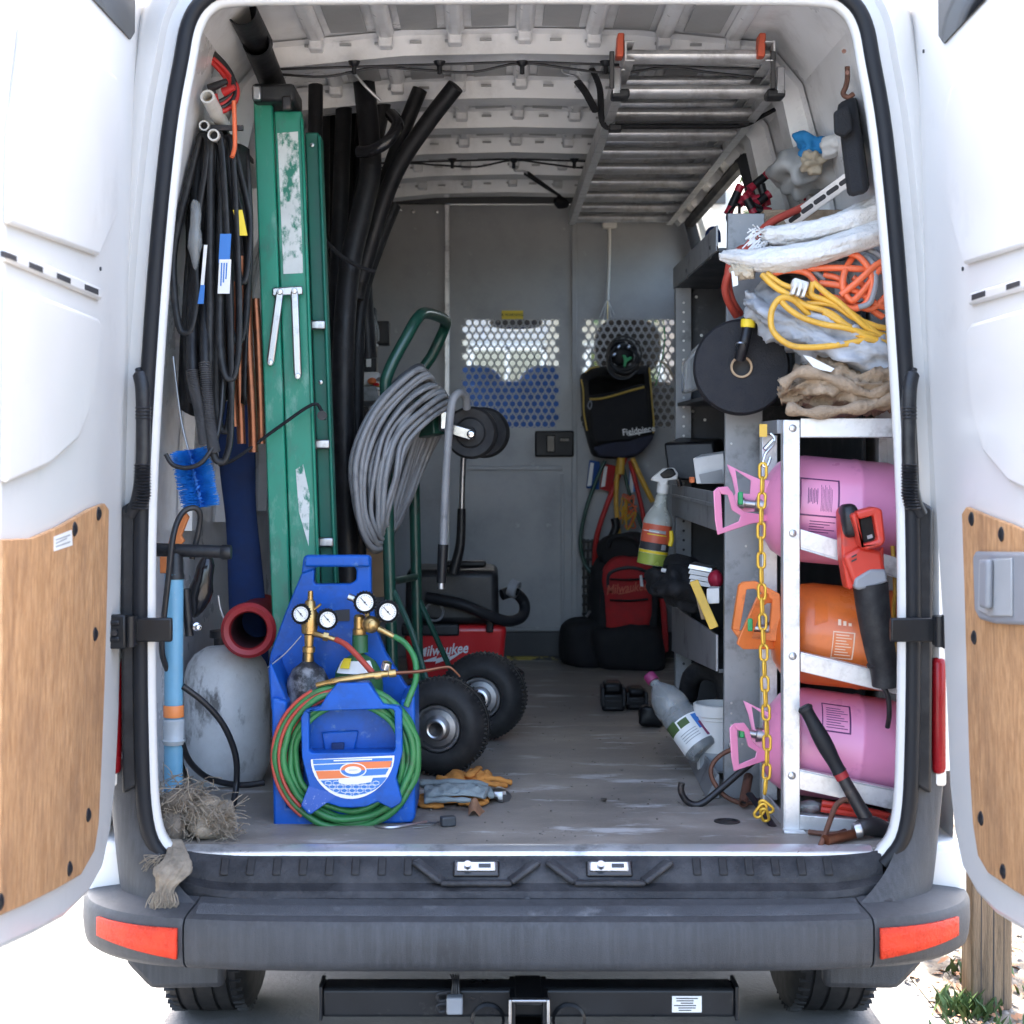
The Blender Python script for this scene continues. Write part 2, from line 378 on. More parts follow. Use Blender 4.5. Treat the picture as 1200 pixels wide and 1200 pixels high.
G().grid(lambda u, v: V((roofo[round(v*12)].x, .08+4.3*u, roofo[round(v*12)].z)), 2, 12).build('roof_skin', 'white_paint', van, sharp=60)
# window in the right wall
wf = G(); wp = [wallpt(4.08, 1, -.004, 1.72), wallpt(4.92, 1, -.004, 1.68), wallpt(4.92, 1, -.004, 3.1), wallpt(4.08, 1, -.004, 3.12)]
wf.tube(catmull(wp, 1, True), .024, 6, closed=True, n=1)
fr = wf.build('window_gasket', 'rubber', van)
G()._a([wallpt(4.02, 1, .02, 1.66), wallpt(4.98, 1, .02, 1.66), wallpt(4.98, 1, .02, 3.14), wallpt(4.02, 1, .02, 3.14)], [(0, 1, 2, 3)]).build('window_pane', 'window_glass', fr)
# roof bows and wall ribs: a hat section swept over the whole profile
BOWS = [.78, 1.31, 1.74, 2.18, 2.63, 3.05]
for bi, yb in enumerate(BOWS):
    lo = 10 if 1.65 < yb < 3.15 else 3
    path = [(i/2, 1) for i in range(lo, 16)]+[(8-i/2, -1) for i in range(0, 14)]; nP = len(path)-1
    sec = [(-.085, -.004), (-.06, -.012), (-.052, -.062), (.052, -.062), (.06, -.012), (.085, -.004)]
    g = G().grid(lambda u, v: wallpt(path[round(u*nP)][0], path[round(u*nP)][1], sec[round(v*5)][1]*(.55 if path[round(u*nP)][0] < 4 else 1), yb+sec[round(v*5)][0]), nP, 5)
    rb = g.build('roof_bow', 'white_inner', van, sharp=40)
    # pressed slots on the bow's lower lip
    s = G()
    for k in range(-6, 7): s.box((k*.09, yb-.075, 2.592-abs(k)*.0035), (.030, .01, .006))
    s.build('slot', 'deadening', rb)['kind'] = 'stuff'
for a, b in zip([.03]+BOWS, BOWS+[3.24]):           # between the bows: long shallow pressings, brackets and sound pads
    if b-a < .15: continue
    ya, yb = a+.10, b-.10
    for k in range(-3, 4):
        x = k*.178+.01
        zz = 2.612-abs(x)*.045
        g = G().prism([V((x-.026, ya, zz+.004)), V((x+.026, ya, zz+.004)), V((x+.013, ya, zz-.014)), V((x-.013, ya, zz-.014))][::-1], (0, yb-ya, 0))
        g.build('roof_pressing', 'white_inner', van, bevel=.006)
        if k < 3:
            xm = x+.089; zz = 2.612-abs(xm)*.045
            G().box((xm, (ya+yb)/2, zz-.004), (.092, (yb-ya)*.80, .006), rot=(0, math.copysign(.045, xm), 0)).build('sound_pad', 'deadening', van, bevel=.002)
        G().box((x, b-.088, 2.60-abs(x)*.045), (.036, .05, .045)).build('bracket', 'white_inner', van, bevel=.006)
for yb, xs in ((.70, [415, 515, 612, 710]), (2.10, [530, 602, 673])):   # wiring with clips along two bows
    X0, X1 = -.62, .62; g = G(); g2 = G()
    for dz, gg in ((0, g), (.022, g2)):
        gg.tube([V((X0+(X1-X0)*i/10, yb-.006, 2.528-dz*(.6+.5*math.sin(i*2.1))-abs(X0+(X1-X0)*i/10)*.03)) for i in range(11)], .0035, 6)
        cb = gg.build('roof_wire', 'black_cable', van)
    for px in xs:
        p = P(px, 528, yb-.012); G().lathe([(0, 0), (.016, .002), (.013, .01), (.006, .016), (.006, .034), (0, .036)], (p.x, yb-.012, 2.53), (0, 0, -1), 10).build('wire_clip', 'black_plastic', cb)

# ---- rear opening: white flange, gasket, pillars
half = [(0, .665), (.40, .665), (.70, .668), (.755, .69), (.781, .75), (.79, .9), (.793, 1.2), (.787, 1.5), (.762, 1.9), (.733, 2.2), (.706, 2.36), (.692, 2.43), (.668, 2.468), (.625, 2.482), (.45, 2.486), (0, 2.488)]
HR = [p for p in catmull([V((x, 0, z)) for x, z in half], 4)]
ring = HR+[V((-p.x, 0, p.z)) for p in HR[-2:0:-1]]
def roff(i, d):
    n = len(ring); t = (ring[(i+1) % n]-ring[i-1]).normalized(); return ring[i]+V((t.z, 0, -t.x))*d
n = len(ring)
lay = [(.06, .10), (.02, .05), (.004, .03), (0, 0), (.004, -.012), (.016, -.014)]
G().grid(lambda u, v: roff(round(u*n) % n, -lay[round(v*5)][0]*(-1 if round(v*5) < 2 else -1)*1.0*(1)) + V((0, lay[round(v*5)][1], 0)) if False else roff(round(u*n) % n, [.06, .03, .006, 0, .004, .016][round(v*5)]) + V((0, lay[round(v*5)][1], 0)), n, 5, cu=True).build('door_flange', 'white_paint', van, sharp=70)
hi_i = [i for i in range(n) if ring[i].z > .673]
order = sorted(hi_i, key=lambda i: (i-n//2))        # from right bottom over the top to left bottom
g = G().tube([roff(i, .030)+V((0, -.016, 0)) for i in order], .0165, 10, n=1)
gk = g.build('door_gasket', 'rubber', van)
lay2 = [(.028, -.002), (.05, -.004), (.056, .012), (.078, .014), (.088, -.004), (.125, .01), (.155, .06), (.165, .14)]
oo = [i for i in order if ring[i].z > .84]
G().grid(lambda u, v: roff(oo[round(u*(len(oo)-1))], lay2[round(v*7)][0]) + V((0, lay2[round(v*7)][1], 0)), len(oo)-1, 7).build('rear_pillar', 'white_paint', van, sharp=50)
for s in (-1, 1):                                   # dark trim, tail light and wiring conduit on each pillar
    g = G(); g.prism([V((s*.822, -.02, .82)), V((s*.862, -.02, .80)), V((s*.866, -.02, 1.41)), V((s*.815, -.02, 1.44))][::(-1 if s > 0 else 1)], (0, .06, 0))
    g.build('pillar_trim', 'black_plastic', van, bevel=.008)
    g = G().box((s*.882, .03, .965), (.03, .08, .25)); g.build('tail_light', 'red_lens', van, bevel=.012)
    x = lambda px: px if s < 0 else 1233-px
    c = G().tube(PT((x(162), 432, -.02), (x(167), 455, -.03), (x(168), 500, -.03), (x(167), 550, -.03), (x(162), 585, -.028), (x(154), 603, -.02)), lambda t: .0155-.008*(t < .08), 10, n=5)
    cb = c.build('wiring_conduit', 'black_plastic', van)
    g = G()
    for k in range(15):
        pp = P(x(167-max(0, (k-10)*.9)), 545+k*3.6, -.03); g.lathe([(.0155, -.003), (.019, 0), (.0155, .003)], pp, (0, 0, 1), 10)
    for k in range(4): g.lathe([(.0155, -.003), (.018, 0), (.0155, .003)], P(x(168), 478+k*4, -.03), (0, 0, 1), 10)
    g.build('bellows', 'black_plastic', cb)['kind'] = 'stuff'
for (x, y, Yc) in ((989, 60, .02), (993, 85, .02)): G().cyl(P(x, y, Yc), P(x, y, Yc-.006), .005, seg=8).build('bolt', 'rust_steel', van)

# ---- cargo floor, rear sill and step
def fl(x0, x1, y0, y1, nm='floor_board'):
    return G().box(((x0+x1)/2, (y0+y1)/2, .67), (x1-x0, y1-y0, .02)).build(nm, 'floor_ply', van, bevel=.002)
fl(-.86, .86, .012, 1.567); fl(-.86, -.16, 1.572, 3.24); fl(-.156, .86, 1.572, 3.24)
for (px, py) in ((852, 963), (612, 770)): 
    p = P(px, py, .852*F_PX/(py-VY)-DCAM); G().lathe([(0, 0), (.03, 0), (.03, .002), (.022, .003), (.02, .001), (0, .001)], (p.x, p.y, .6805), (0, 0, 1), 20).build('floor_eyelet', 'dark_steel', van)
G().prism([V((-.735, -.008, .676)), V((-.735, .012, .684)), V((-.735, .03, .684)), V((-.735, .03, .66)), V((-.735, -.012, .655))], (1.475, 0, 0)).build('sill_strip', 'sill_metal', van, bevel=.002)
sp = [(-.010, .668), (-.022, .664), (-.052, .634), (-.056, .622), (-.084, .612), (-.092, .600), (-.090, .588), (-.06, .580), (-.02, .578), (.01, .62)]
def stepx(u): return -.735+1.49*u
def steppt(u, v):
    y, z = sp[round(v*9)]; x = stepx(u); e = max(0, abs(x-.01)-.60)/.15
    return V((x, y*(1-.5*e*e)+.0, z+.012*e*e))
stp = G().grid(steppt, 40, 9); stp.f += [tuple(range(10)), tuple(40*10+k for k in range(9, -1, -1))]
stp = stp.build('rear_step', 'step_plastic', van, sharp=35)
for k in range(24):                                 # raised grip ribs
    x = -.64+k*.0555
    if -.235 < x < .33: continue
    G().box((x, -.036, .6515), (.018, .042, .006), rot=(R(-45)*-1, 0, 0)).build('grip_rib', 'rubber_dusty', stp, bevel=.004)
for cx in (558, 714):                               # striker recess, ridges either side, bright plate and bolt
    p = P(cx, 1018, -.045); x = p.x
    for sg in (-1, 1):
        G().bar((x+sg*.070, -.062, .626), (x+sg*.13, -.03, .662), .030, .012).build('step_ridge', 'step_plastic', stp, bevel=.005)
    G().bar((x-.075, -.064, .624), (x+.075, -.064, .624), .022, .012).build('step_ridge', 'step_plastic', stp, bevel=.005)
    G().box((x, -.040, .6475), (.098, .038, .010), rot=(R(44), 0, 0)).build('striker_recess', 'black_gloss', stp, bevel=.004)
    pl = G().box((x, -.043, .6535), (.082, .022, .006), rot=(R(44), 0, 0)).build('striker_plate', 'aluminium_bright', van, bevel=.004)
    G().cyl((x-.018, -.045, .653), (x-.018, -.053, .662), .008, seg=12).build('bolt', 'steel', pl)
    G().box((x+.018, -.0458, .6562), (.026, .008, .004), rot=(R(44), 0, 0)).build('slot', 'dark_metal', pl)
G().box((0.02, -.02, .572), (1.5, .14, .05)).build('step_base', 'black_plastic', van, bevel=.01)
for px in (323, 618, 914): G().cyl(P(px, 1056, -.092), P(px, 1056, -.097), .008, seg=10).build('bolt', 'dark_steel', van)

# ---- bumper
bpath = catmull([V((0, -.20, 0)), V((.4, -.198, 0)), V((.62, -.187, 0)), V((.78, -.155, 0)), V((.885, -.09, 0)), V((.945, 0, 0)), V((.97, .15, 0)), V((.975, .36, 0))], 6)
bprof = [(-.10, .600), (-.075, .592), (-.025, .585), (-.006, .579), (.002, .566), (.003, .53), (0, .50), (-.004, .487), (-.018, .476), (-.08, .462), (-.12, .47)]
def bump_piece(s, x0, x1, nm):
    idx = [i for i, p in enumerate(bpath) if x0-1e-6 <= p.x <= x1+1e-6]
    pts = [bpath[i] for i in idx]
    def tn(i):
        a = bpath[min(i+1, len(bpath)-1)]-bpath[max(i-1, 0)]; a.normalize(); return V((-a.y*-1, -a.x, 0))
    rows = []
    for i, p in zip(idx, pts):
        nn = tn(i); nn = V((nn.x, nn.y, 0))
        rows.append([V((s*(p.x+nn.x*o), p.y+nn.y*o, z-.02*max(0, 0)*o)) for o, z in bprof])
    return rows
def edgex(x):                                       # insert an exact cut point on the path
    for i in range(len(bpath)-1):
        if bpath[i].x < x < bpath[i+1].x:
            t = (x-bpath[i].x)/(bpath[i+1].x-bpath[i].x); bpath.insert(i+1, bpath[i].lerp(bpath[i+1], t)); return
edgex(.699); edgex(.703); edgex(.713); edgex(.892)
rc = bump_piece(1, 0, .6995, 'c'); rl = bump_piece(-1, 0, .6995, 'c')
rows = rl[:0:-1]+rc
bm_c = G().grid(lambda u, v: rows[round(u*(len(rows)-1))][round(v*10)], len(rows)-1, 10)
bm_c.f += [tuple(range(11))[::-1], tuple((len(rows)-1)*11+k for k in range(11))]
bmp = bm_c.build('bumper_center', 'bumper_plastic', van, sharp=40)
full_ = [(-p.x, p.y) for p in bpath[::-1] if p.x < .695]+[(p.x, p.y) for p in bpath if 0 < p.x < .695]
full_ = sorted(set((round(a, 5), round(b, 5)) for a, b in full_))
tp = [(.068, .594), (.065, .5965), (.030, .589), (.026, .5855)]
G().grid(lambda u, v: V((full_[round(u*(len(full_)-1))][0], full_[round(u*(len(full_)-1))][1]+tp[round(v*3)][0], tp[round(v*3)][1])), len(full_)-1, 3).build('bumper_top_strip', 'bumper_top_pale', bmp, sharp=40)  # strip added to make the bumper's top paler than its face
for s in (-1, 1):
    rows = bump_piece(s, .7025, 2, 'e')
    g = G().grid(lambda u, v: rows[round(u*(len(rows)-1))][round(v*10)], len(rows)-1, 10); g.f += [tuple(range(11))]
    be = g.build('bumper_corner', 'bumper_plastic', van, sharp=40)
    B = [r_[1] for r_ in rows]; m = len(B)           # concave corner piece sweeping up to the pillar
    def cp(u, v):
        b = B[round(u*(m-1))]; f = min(1, max(0, (abs(b.x)-.69)/.27)); t = V((s*(.802+.128*f), -.012+.05*f*f, 0)); q = (1-v)**(4.2-3.4*f)
        p = t.lerp(V((b.x, b.y, 0)), q); return V((p.x, p.y, .592+.28*v))
    G().grid(cp, m-1, 14).build('corner_panel', 'bumper_plastic', van, sharp=60)
    # reflector following the corner's face
    X0, X1 = (.7129, .8921)
    pp = [p for p in bpath if X0 <= p.x <= X1]
    full = catmull(pp, 3)
    def rp_(u, v):
        q = full[round(u*(len(full)-1))]; d = V((.55*max(0, (q.x-.7)/.25), -1, 0)).normalized(); f = (q.x-X0)/(X1-X0)
        z0 = .501+.022*f; z1 = .563-.002*f
        return V((s*(q.x+d.x*.008), q.y+d.y*.008, z0+(z1-z0)*v))
    rf = G().grid(rp_, len(full)-1, 3).build('reflector', 'orange_lens', be, solid=.008)
    G().box((s*.875, .02, .85), (.05, .03, .075)).build('latch_block', 'white_cable', van, bevel=.006)
# rear wheels, arch extensions, underside, hitch
for s in (-1, 1):
    wg = G(Matrix.Translation((0, 0, -.027)) @ Matrix.Translation((0, 1.03, .347)) @ Matrix.Diagonal((1, .92, .92, 1)) @ Matrix.Translation((0, -1.03, -.347))).lathe([(.20, 0), (.30, 0), (.328, .012), (.343, .03), (.345, .045), (.338, .047), (.338, .053), (.345, .055), (.347, .09), (.339, .092), (.339, .098), (.347, .10), (.347, .14), (.339, .142), (.339, .148), (.346, .15), (.345, .18), (.338, .182), (.338, .188), (.343, .19), (.343, .205), (.328, .223), (.30, .235), (.2, .235)], (s*.83-.1175, 1.03, .347), (1, 0, 0), 56).build('tyre', 'tyre', van, sharp=30)
    t = G(Matrix.Translation((0, 0, -.027)) @ Matrix.Translation((0, 1.03, .347)) @ Matrix.Diagonal((1, .92, .92, 1)) @ Matrix.Translation((0, -1.03, -.347)))
    for k in range(56):
        a = 2*math.pi*k/56
        for xo in (.03, .205): t.box((s*.83-.1175+xo, 1.03+.343*math.cos(a), .347+.343*math.sin(a)), (.03, .012, .004), rot=(a, 0, 0))
    t.build('tread_block', 'tyre', wg)['kind'] = 'stuff'
    G().lathe([(0, .05), (.07, .05), (.09, .09), (.17, .10), (.2, .02), (.205, 0), (.205, .235), (0, .235)], (s*.83-.1175, 1.03, .347), (1, 0, 0), 32).build('rim', 'steel', wg)
    G().prism([V((s*.69, .26, .50)), V((s*.69, .26, .295)), V((s*.86, .26, .292)), V((s*.915, .26, .35)), V((s*.95, .26, .50))][::(1 if s < 0 else -1)], (0, .05, 0)).build('mud_flap', 'bumper_plastic', van, bevel=.015)
G().box((0, 2.0, .52), (1.64, 4.2, .10)).build('chassis', 'rubber_dusty', van)
G().lathe([(.10, 0), (.20, .0), (.31, .02), (.335, .06), (.335, .12), (.31, .17), (.2, .19), (0, .19)], (0, .62, .30), (0, 0, 1), 36).build('blocker_wheel', 'tyre', van)  # unseen wheel shape added to darken the ground under the van
G().box((0, 1.9, .42), (1.0, 1.2, .24)).build('blocker_box', 'rubber_dusty', van, bevel=.03)  # unseen box added to block light from the ground below
G().box((0, 1.03, .35), (1.3, .10, .10)).build('rear_axle', 'dark_steel', van, bevel=.03)
hb = G().box((.003, -.03, .372), (.87, .07, .062)).build('hitch_bar', 'black_paint', van, bevel=.008)
for s in (-1, 1): G().box((.003+s*.437, -.03, .372), (.008, .078, .072)).build('end_plate', 'black_paint', hb, bevel=.002)
g = G(); cx, cz = .002, .362
for dx, dz, sx_, sz_ in ((-.034, 0, .012, .08), (.034, 0, .012, .08), (0, .036, .056, .012), (0, -.036, .056, .012)): g.box((cx+dx, -.06, cz+dz), (sx_, .16, sz_))
g.build('receiver_tube', 'black_paint', hb, bevel=.002)
g = G(); 
for dx, dz, sx_, sz_ in ((-.039, 0, .006, .092), (.039, 0, .006, .092), (0, .043, .072, .006), (0, -.043, .072, .006)): g.box((cx+dx, -.143, cz+dz), (sx_, .016, sz_))
g.build('receiver_collar', 'steel', hb, bevel=.002)
for s in (-1, 1): G().lathe([(.03, -.004), (.036, 0), (.03, .004)], (cx+s*.085, -.07, .338), (0, 1, 0), 20).build('chain_loop', 'black_paint', hb)
pb = P(805, 1177, -.068); G().box((pb.x, -.0665, pb.z), (.062, .002, .034)).build('data_plate', 'label_white', hb)
for k in range(6): G().box((pb.x-.004*(k % 2), -.0681, pb.z+.0125-k*.005), (.046-.01*(k % 3), .001, .002)).build('print_line', 'print_black', hb)
pq = P(533, 1176, -.08); q = G().box((pq.x, -.085, pq.z), (.034, .03, .036)).build('trailer_plug', 'grey_plastic', hb, bevel=.004)
for dz in (0, .018): G().tube(PT((528, 1183-dz*700, -.085), (515, 1186-dz*700, -.09), (513, 1178-dz*700, -.09), (524, 1176-dz*700, -.088)), .004, 6).build('plug_loop', 'rubber_dusty', q)
for k in range(4): G().tube(PT((529+k*3, 1165, -.08), (531+k*2, 1150, -.07), (528+k*3, 1142, -.04)), .002, 5).build('plug_wire', 'black_cable', q)

# ---- partition with sliding door and perforated screens
YB = 3.25
def pz(py): return P(0, py, YB).z
def pxx(px): return P(px, 0, YB).x
def slab(x0, y0, x1, y1, Y, t, m, nm, par, bev=.002):
    return G().box(((pxx(x0)+pxx(x1))/2, Y+t/2, (pz(y0)+pz(y1))/2), (pxx(x1)-pxx(x0), t, pz(y0)-pz(y1))).build(nm, m, par, bevel=bev)
def screen(x0, y0, x1, y1, par):                    # perforated sheet: a hexagonal pattern of real round holes
    X0, X1, Z0, Z1 = pxx(x0), pxx(x1), pz(y1), pz(y0); cols = round((X1-X0)/.0316); rows_ = round((Z1-Z0)/.0283)
    cw = (X1-X0)/(cols+.5); ch = (Z1-Z0)/rows_; g = G(); r = .0117; S = 16
    for j in range(rows_):
        off = cw/2 if j % 2 else 0
        for i in range(cols):
            cx = X0+off+(i+.5)*cw; cz = Z0+(j+.5)*ch; vs = []; fs = []
            for k in range(S):
                a = 2*math.pi*(k+.5)/S; c, s_ = math.cos(a), math.sin(a); q = min(cw/2/max(abs(c), 1e-6), ch/2/max(abs(s_), 1e-6))
                if k in (1, 2, 5, 6, 9, 10, 13, 14): 
                    pass
                vs += [V((cx+c*r, YB+.004, cz+s_*r)), V((cx+c*q, YB+.004, cz+s_*q)), V((cx+c*r, YB+.007, cz+s_*r))]
            for k in range(S):
                l = (k+1) % S; fs += [(3*k, 3*k+1, 3*l+1, 3*l), (3*k, 3*l, 3*l+2, 3*k+2)]
            g._a(vs, fs)
            for sx_ in (-1, 1):
                for sz_ in (-1, 1):
                    pass
        xs_ = (X0, X0+cw/2) if off else (X1-cw/2, X1)
        g._a([V((xs_[0], YB+.004, Z0+j*ch)), V((xs_[1], YB+.004, Z0+j*ch)), V((xs_[1], YB+.004, Z0+(j+1)*ch)), V((xs_[0], YB+.004, Z0+(j+1)*ch))], [(0, 1, 2, 3)])
    return g.build('perforated_screen', 'grey_partition', par)
def panel_hole(x0, y0, x1, y1, hx0, hy0, hx1, hy1, Y, t, nm, m='grey_partition'):
    g = G()
    for a, b, c, d in ((x0, y0, x1, hy0), (x0, hy1, x1, y1), (x0, hy0, hx0, hy1), (hx1, hy0, x1, hy1)):
        if c-a > .1 and d-b > .1: g.box(((pxx(a)+pxx(c))/2, Y+t/2, (pz(b)+pz(d))/2), (pxx(c)-pxx(a), t, pz(b)-pz(d)))
    return g.build(nm, m, van)
G().prism([V((wallpt(i/2, sd_, -.001, YB+.035).x, YB+.035, wallpt(i/2, sd_, -.001).z)) for sd_, i in ([(-1, k) for k in range(0, 17)]+[(1, k) for k in range(15, 7, -1)])]+[P(790, 240, YB+.035), P(524, 240, YB+.035), P(524, 800, YB+.035)], (0, .01, 0)).build('corner_filler', 'white_inner', van)
lp = G(); lp.prism([P(x, y, YB) for x, y in ((523, 240), (468, 240), (425, 310), (325, 330), (325, 770), (523, 770))], (0, .012, 0)).build('partition_panel', 'grey_partition', van)
pd = panel_hole(526, 240, 671, 770, 541, 374, 656, 501, YB+.002, .01, 'partition_door')
screen(541, 374, 656, 501, pd)
pr = panel_hole(674, 240, 792, 770, 681, 374, 791.9, 501, YB+.002, .01, 'partition_panel')
screen(681, 374, 791.9, 501, pr)
G().prism([P(x, y, YB+.002) for x, y in ((792, 240), (845, 330), (845, 770), (792, 770))][::-1], (0, .01, 0)).build('partition_panel', 'grey_partition', van)
slab(325, 219, 850, 239, YB-.012, .03, 'dark_partition', 'top_channel', van)
slab(460, 205, 790, 222, YB-.006, .02, 'dark_partition', 'top_channel', van)
slab(521, 240, 527, 740, YB-.02, .02, 'steel', 'door_track', van)
slab(670, 240, 676, 740, YB-.012, .012, 'grey_partition', 'door_edge', van)
for a in ((545, 546, 659, 551), (545, 735, 659, 739)): slab(*a, YB-.008, .012, 'grey_partition', 'door_rail', pd)
slab(541, 556, 545, 735, YB-.006, .010, 'grey_partition', 'door_rail', pd); slab(657, 556, 661, 735, YB-.006, .010, 'grey_partition', 'door_rail', pd)
slab(541, 740, 860, 770, YB-.03, .03, 'dark_partition', 'threshold', van)
hz = slab(592, 766, 662, 771, YB-.10, .02, 'hazard', 'hazard_strip', van)
lt = slab(627, 505, 672, 535, YB-.035, .035, 'battery_black', 'door_latch', pd, .006)
slab(640, 510, 650, 530, YB-.045, .012, 'black_gloss', 'latch_paddle', pd, .004); slab(655, 513, 667, 518, YB-.042, .01, 'black_gloss', 'latch_paddle', pd, .003)
yl = slab(588, 364, 613, 374, YB-.004, .003, 'label_yellow', 'warning_label', pd, 0)
text('A WARNING', .016, face_cam(P(600.5, 369, YB-.0048)), 'print_black', pd, 'label_print')
for px, py in ((471, 221), (523, 221), (598, 223), (673, 224), (469, 246), (484, 248), (512, 248)): G().lathe([(0, .009), (.006, .008), (.009, .003), (.009, 0)], P(px, py, YB-.012), (0, -1, 0), 10).build('screw', 'steel', van)

# ---- cab beyond the partition: seats, dashboard, doors, windscreen
def seat(x, m, z_h):
    s_ = G().blob((x, 3.75, 1.32), (.60, .20, 1.04), 20, 14, pw=.35).build('seat_back', m, van)
    G().blob((x, 4.0, .86), (.56, .58, .22), 20, 10, pw=.5).build('seat_cushion', m, s_)
    for o in (-.16, .16) if m == 'seat_blue' else (0,): G().blob((x+o, 3.74, z_h+(.04 if m == 'seat_blue' else 0)), (.26 if m == 'seat_blue' else .30, .13, .26), 16, 10, pw=.75).build('headrest', m, s_)
seat(P(598, 0, 3.75).x, 'seat_blue', 1.74); seat(P(735, 0, 3.75).x, 'nylon_black', 1.99)
G().blob((-.55, 3.75, 1.2), (.45, .2, .8), 16, 10, pw=.5).build('seat_back', 'nylon_black', van)
G().box((0, 5.0, 1.15), (1.74, .5, .3)).build('dashboard', 'dash', van, bevel=.06)
G().box((0, 4.2, .62), (1.76, 1.9, .06)).build('cab_floor', 'dash', van)
G().box((0, 3.8, 2.6), (1.5, 1.1, .03)).build('cab_headliner', 'white_cable', van)
for s in (-1, 1):
    G().box((s*.93, 4.25, .98), (.06, 1.9, .86)).build('cab_door', 'white_paint', van, bevel=.02)
    G().box((s*.88, 4.0, 2.36), (.08, 1.4, .5)).build('cab_header', 'white_paint', van)
    G().box((s*.90, 3.36, 1.8), (.07, .16, .9)).build('door_pillar', 'white_paint', van)
    G().bar((s*.90, 5.15, 1.38), (s*.80, 4.45, 2.3), .07, .09).build('windscreen_pillar', 'white_paint', van)
    G()._a([V((s*.93, 3.44, 1.4)), V((s*.93, 5.1, 1.4)), V((s*.88, 4.5, 2.14)), V((s*.89, 3.44, 2.14))], [(0, 1, 2, 3)]).build('side_glass', 'window_glass', van)
G()._a([V((-.88, 5.22, 1.36)), V((.88, 5.22, 1.36)), V((.79, 4.42, 2.40)), V((-.79, 4.42, 2.40))], [(0, 1, 2, 3)]).build('windscreen', 'window_glass', van)
G().box((0, 4.38, 2.52), (1.5, .12, .26)).build('cab_header', 'white_paint', van)
G().prism([V((-.92, 5.2, .35)), V((-.92, 5.2, 1.34)), V((-.92, 5.75, 1.15)), V((-.92, 5.95, .9)), V((-.92, 5.95, .35))], (1.84, 0, 0)).build('bonnet', 'white_paint', van, bevel=.05)
pm = P(605, 379, 4.35); G().blob((pm.x, 4.4, pm.z+.01), (.26, .04, .07), 16, 8, pw=.7).build('rear_view_mirror', 'black_plastic', van)
for s in (-1, 1): G().cyl((s*.93, 4.75, .345), (s*.70, 4.75, .345), .345, seg=32).build('front_tyre', 'tyre', van, bevel=.03)

# ---- rear doors, standing straight out from the hinges
def DX(Z, s): return s*(.862-.022*(Z-1.4))
def DP(px, py, s, off=0):                           # photo point -> point on the inner face of a door (off = towards the opening)
    Z = 1.5
    for _ in range(8):
        X = DX(Z, s)-s*off; Y = F_PX*(X-XC)/(px-VX)-DCAM; Z = ZC-(py-VY)*(Y+DCAM)/F_PX
    return V((X, Y, Z))
def dpoly(pts, s, off0, off1, nm, m, par, bev=.004, seg=2):
    a = [DP(x, y, s) for x, y in pts]
    if s > 0: a = a[::-1]
    g = G(); nn = len(a)
    inn = [p-V((s*off1, 0, 0)) for p in a]; out = [p-V((s*off0, 0, 0)) for p in a]
    g._a(inn+out, [tuple(range(nn-1, -1, -1)), tuple(range(nn, 2*nn))]+[(i, (i+1) % nn, nn+(i+1) % nn, nn+i) for i in range(nn)])
    return g.build(nm, m, par, bevel=bev, sharp=45, seg=seg)
LD = [(196, -90), (186, 60), (178, 200), (170, 320), (164, 400), (158, 500), (151, 620), (145, 720), (141, 820), (136, 920), (130, 975), (121, 1017), (104, 1048), (76, 1076), (40, 1096), (4, 1113), (-14, 1119), (-4, 800), (6, 200), (10, -150)]
RD = [(1046, -90), (1058, 60), (1068, 200), (1078, 320), (1084, 400), (1090, 500), (1097, 620), (1103, 720), (1108, 820), (1112, 920), (1118, 975), (1127, 1017), (1144, 1048), (1165, 1071), (1200, 1093), (1232, 1108), (1258, 1117), (1246, 800), (1232, 200), (1225, -150)]
LPLY = [(-6, 632), (30, 631), (65, 616), (100, 596), (116, 590), (121, 597), (119, 690), (116, 800), (112, 900), (109, 965), (104, 997), (88, 1025), (60, 1041), (20, 1061), (-8, 1073)]
RPLY = [(1252, 635), (1215, 625), (1190, 614), (1160, 603), (1139, 594), (1134, 602), (1137, 690), (1140, 800), (1143, 900), (1147, 965), (1153, 1003), (1165, 1023), (1195, 1043), (1225, 1062), (1250, 1074)]
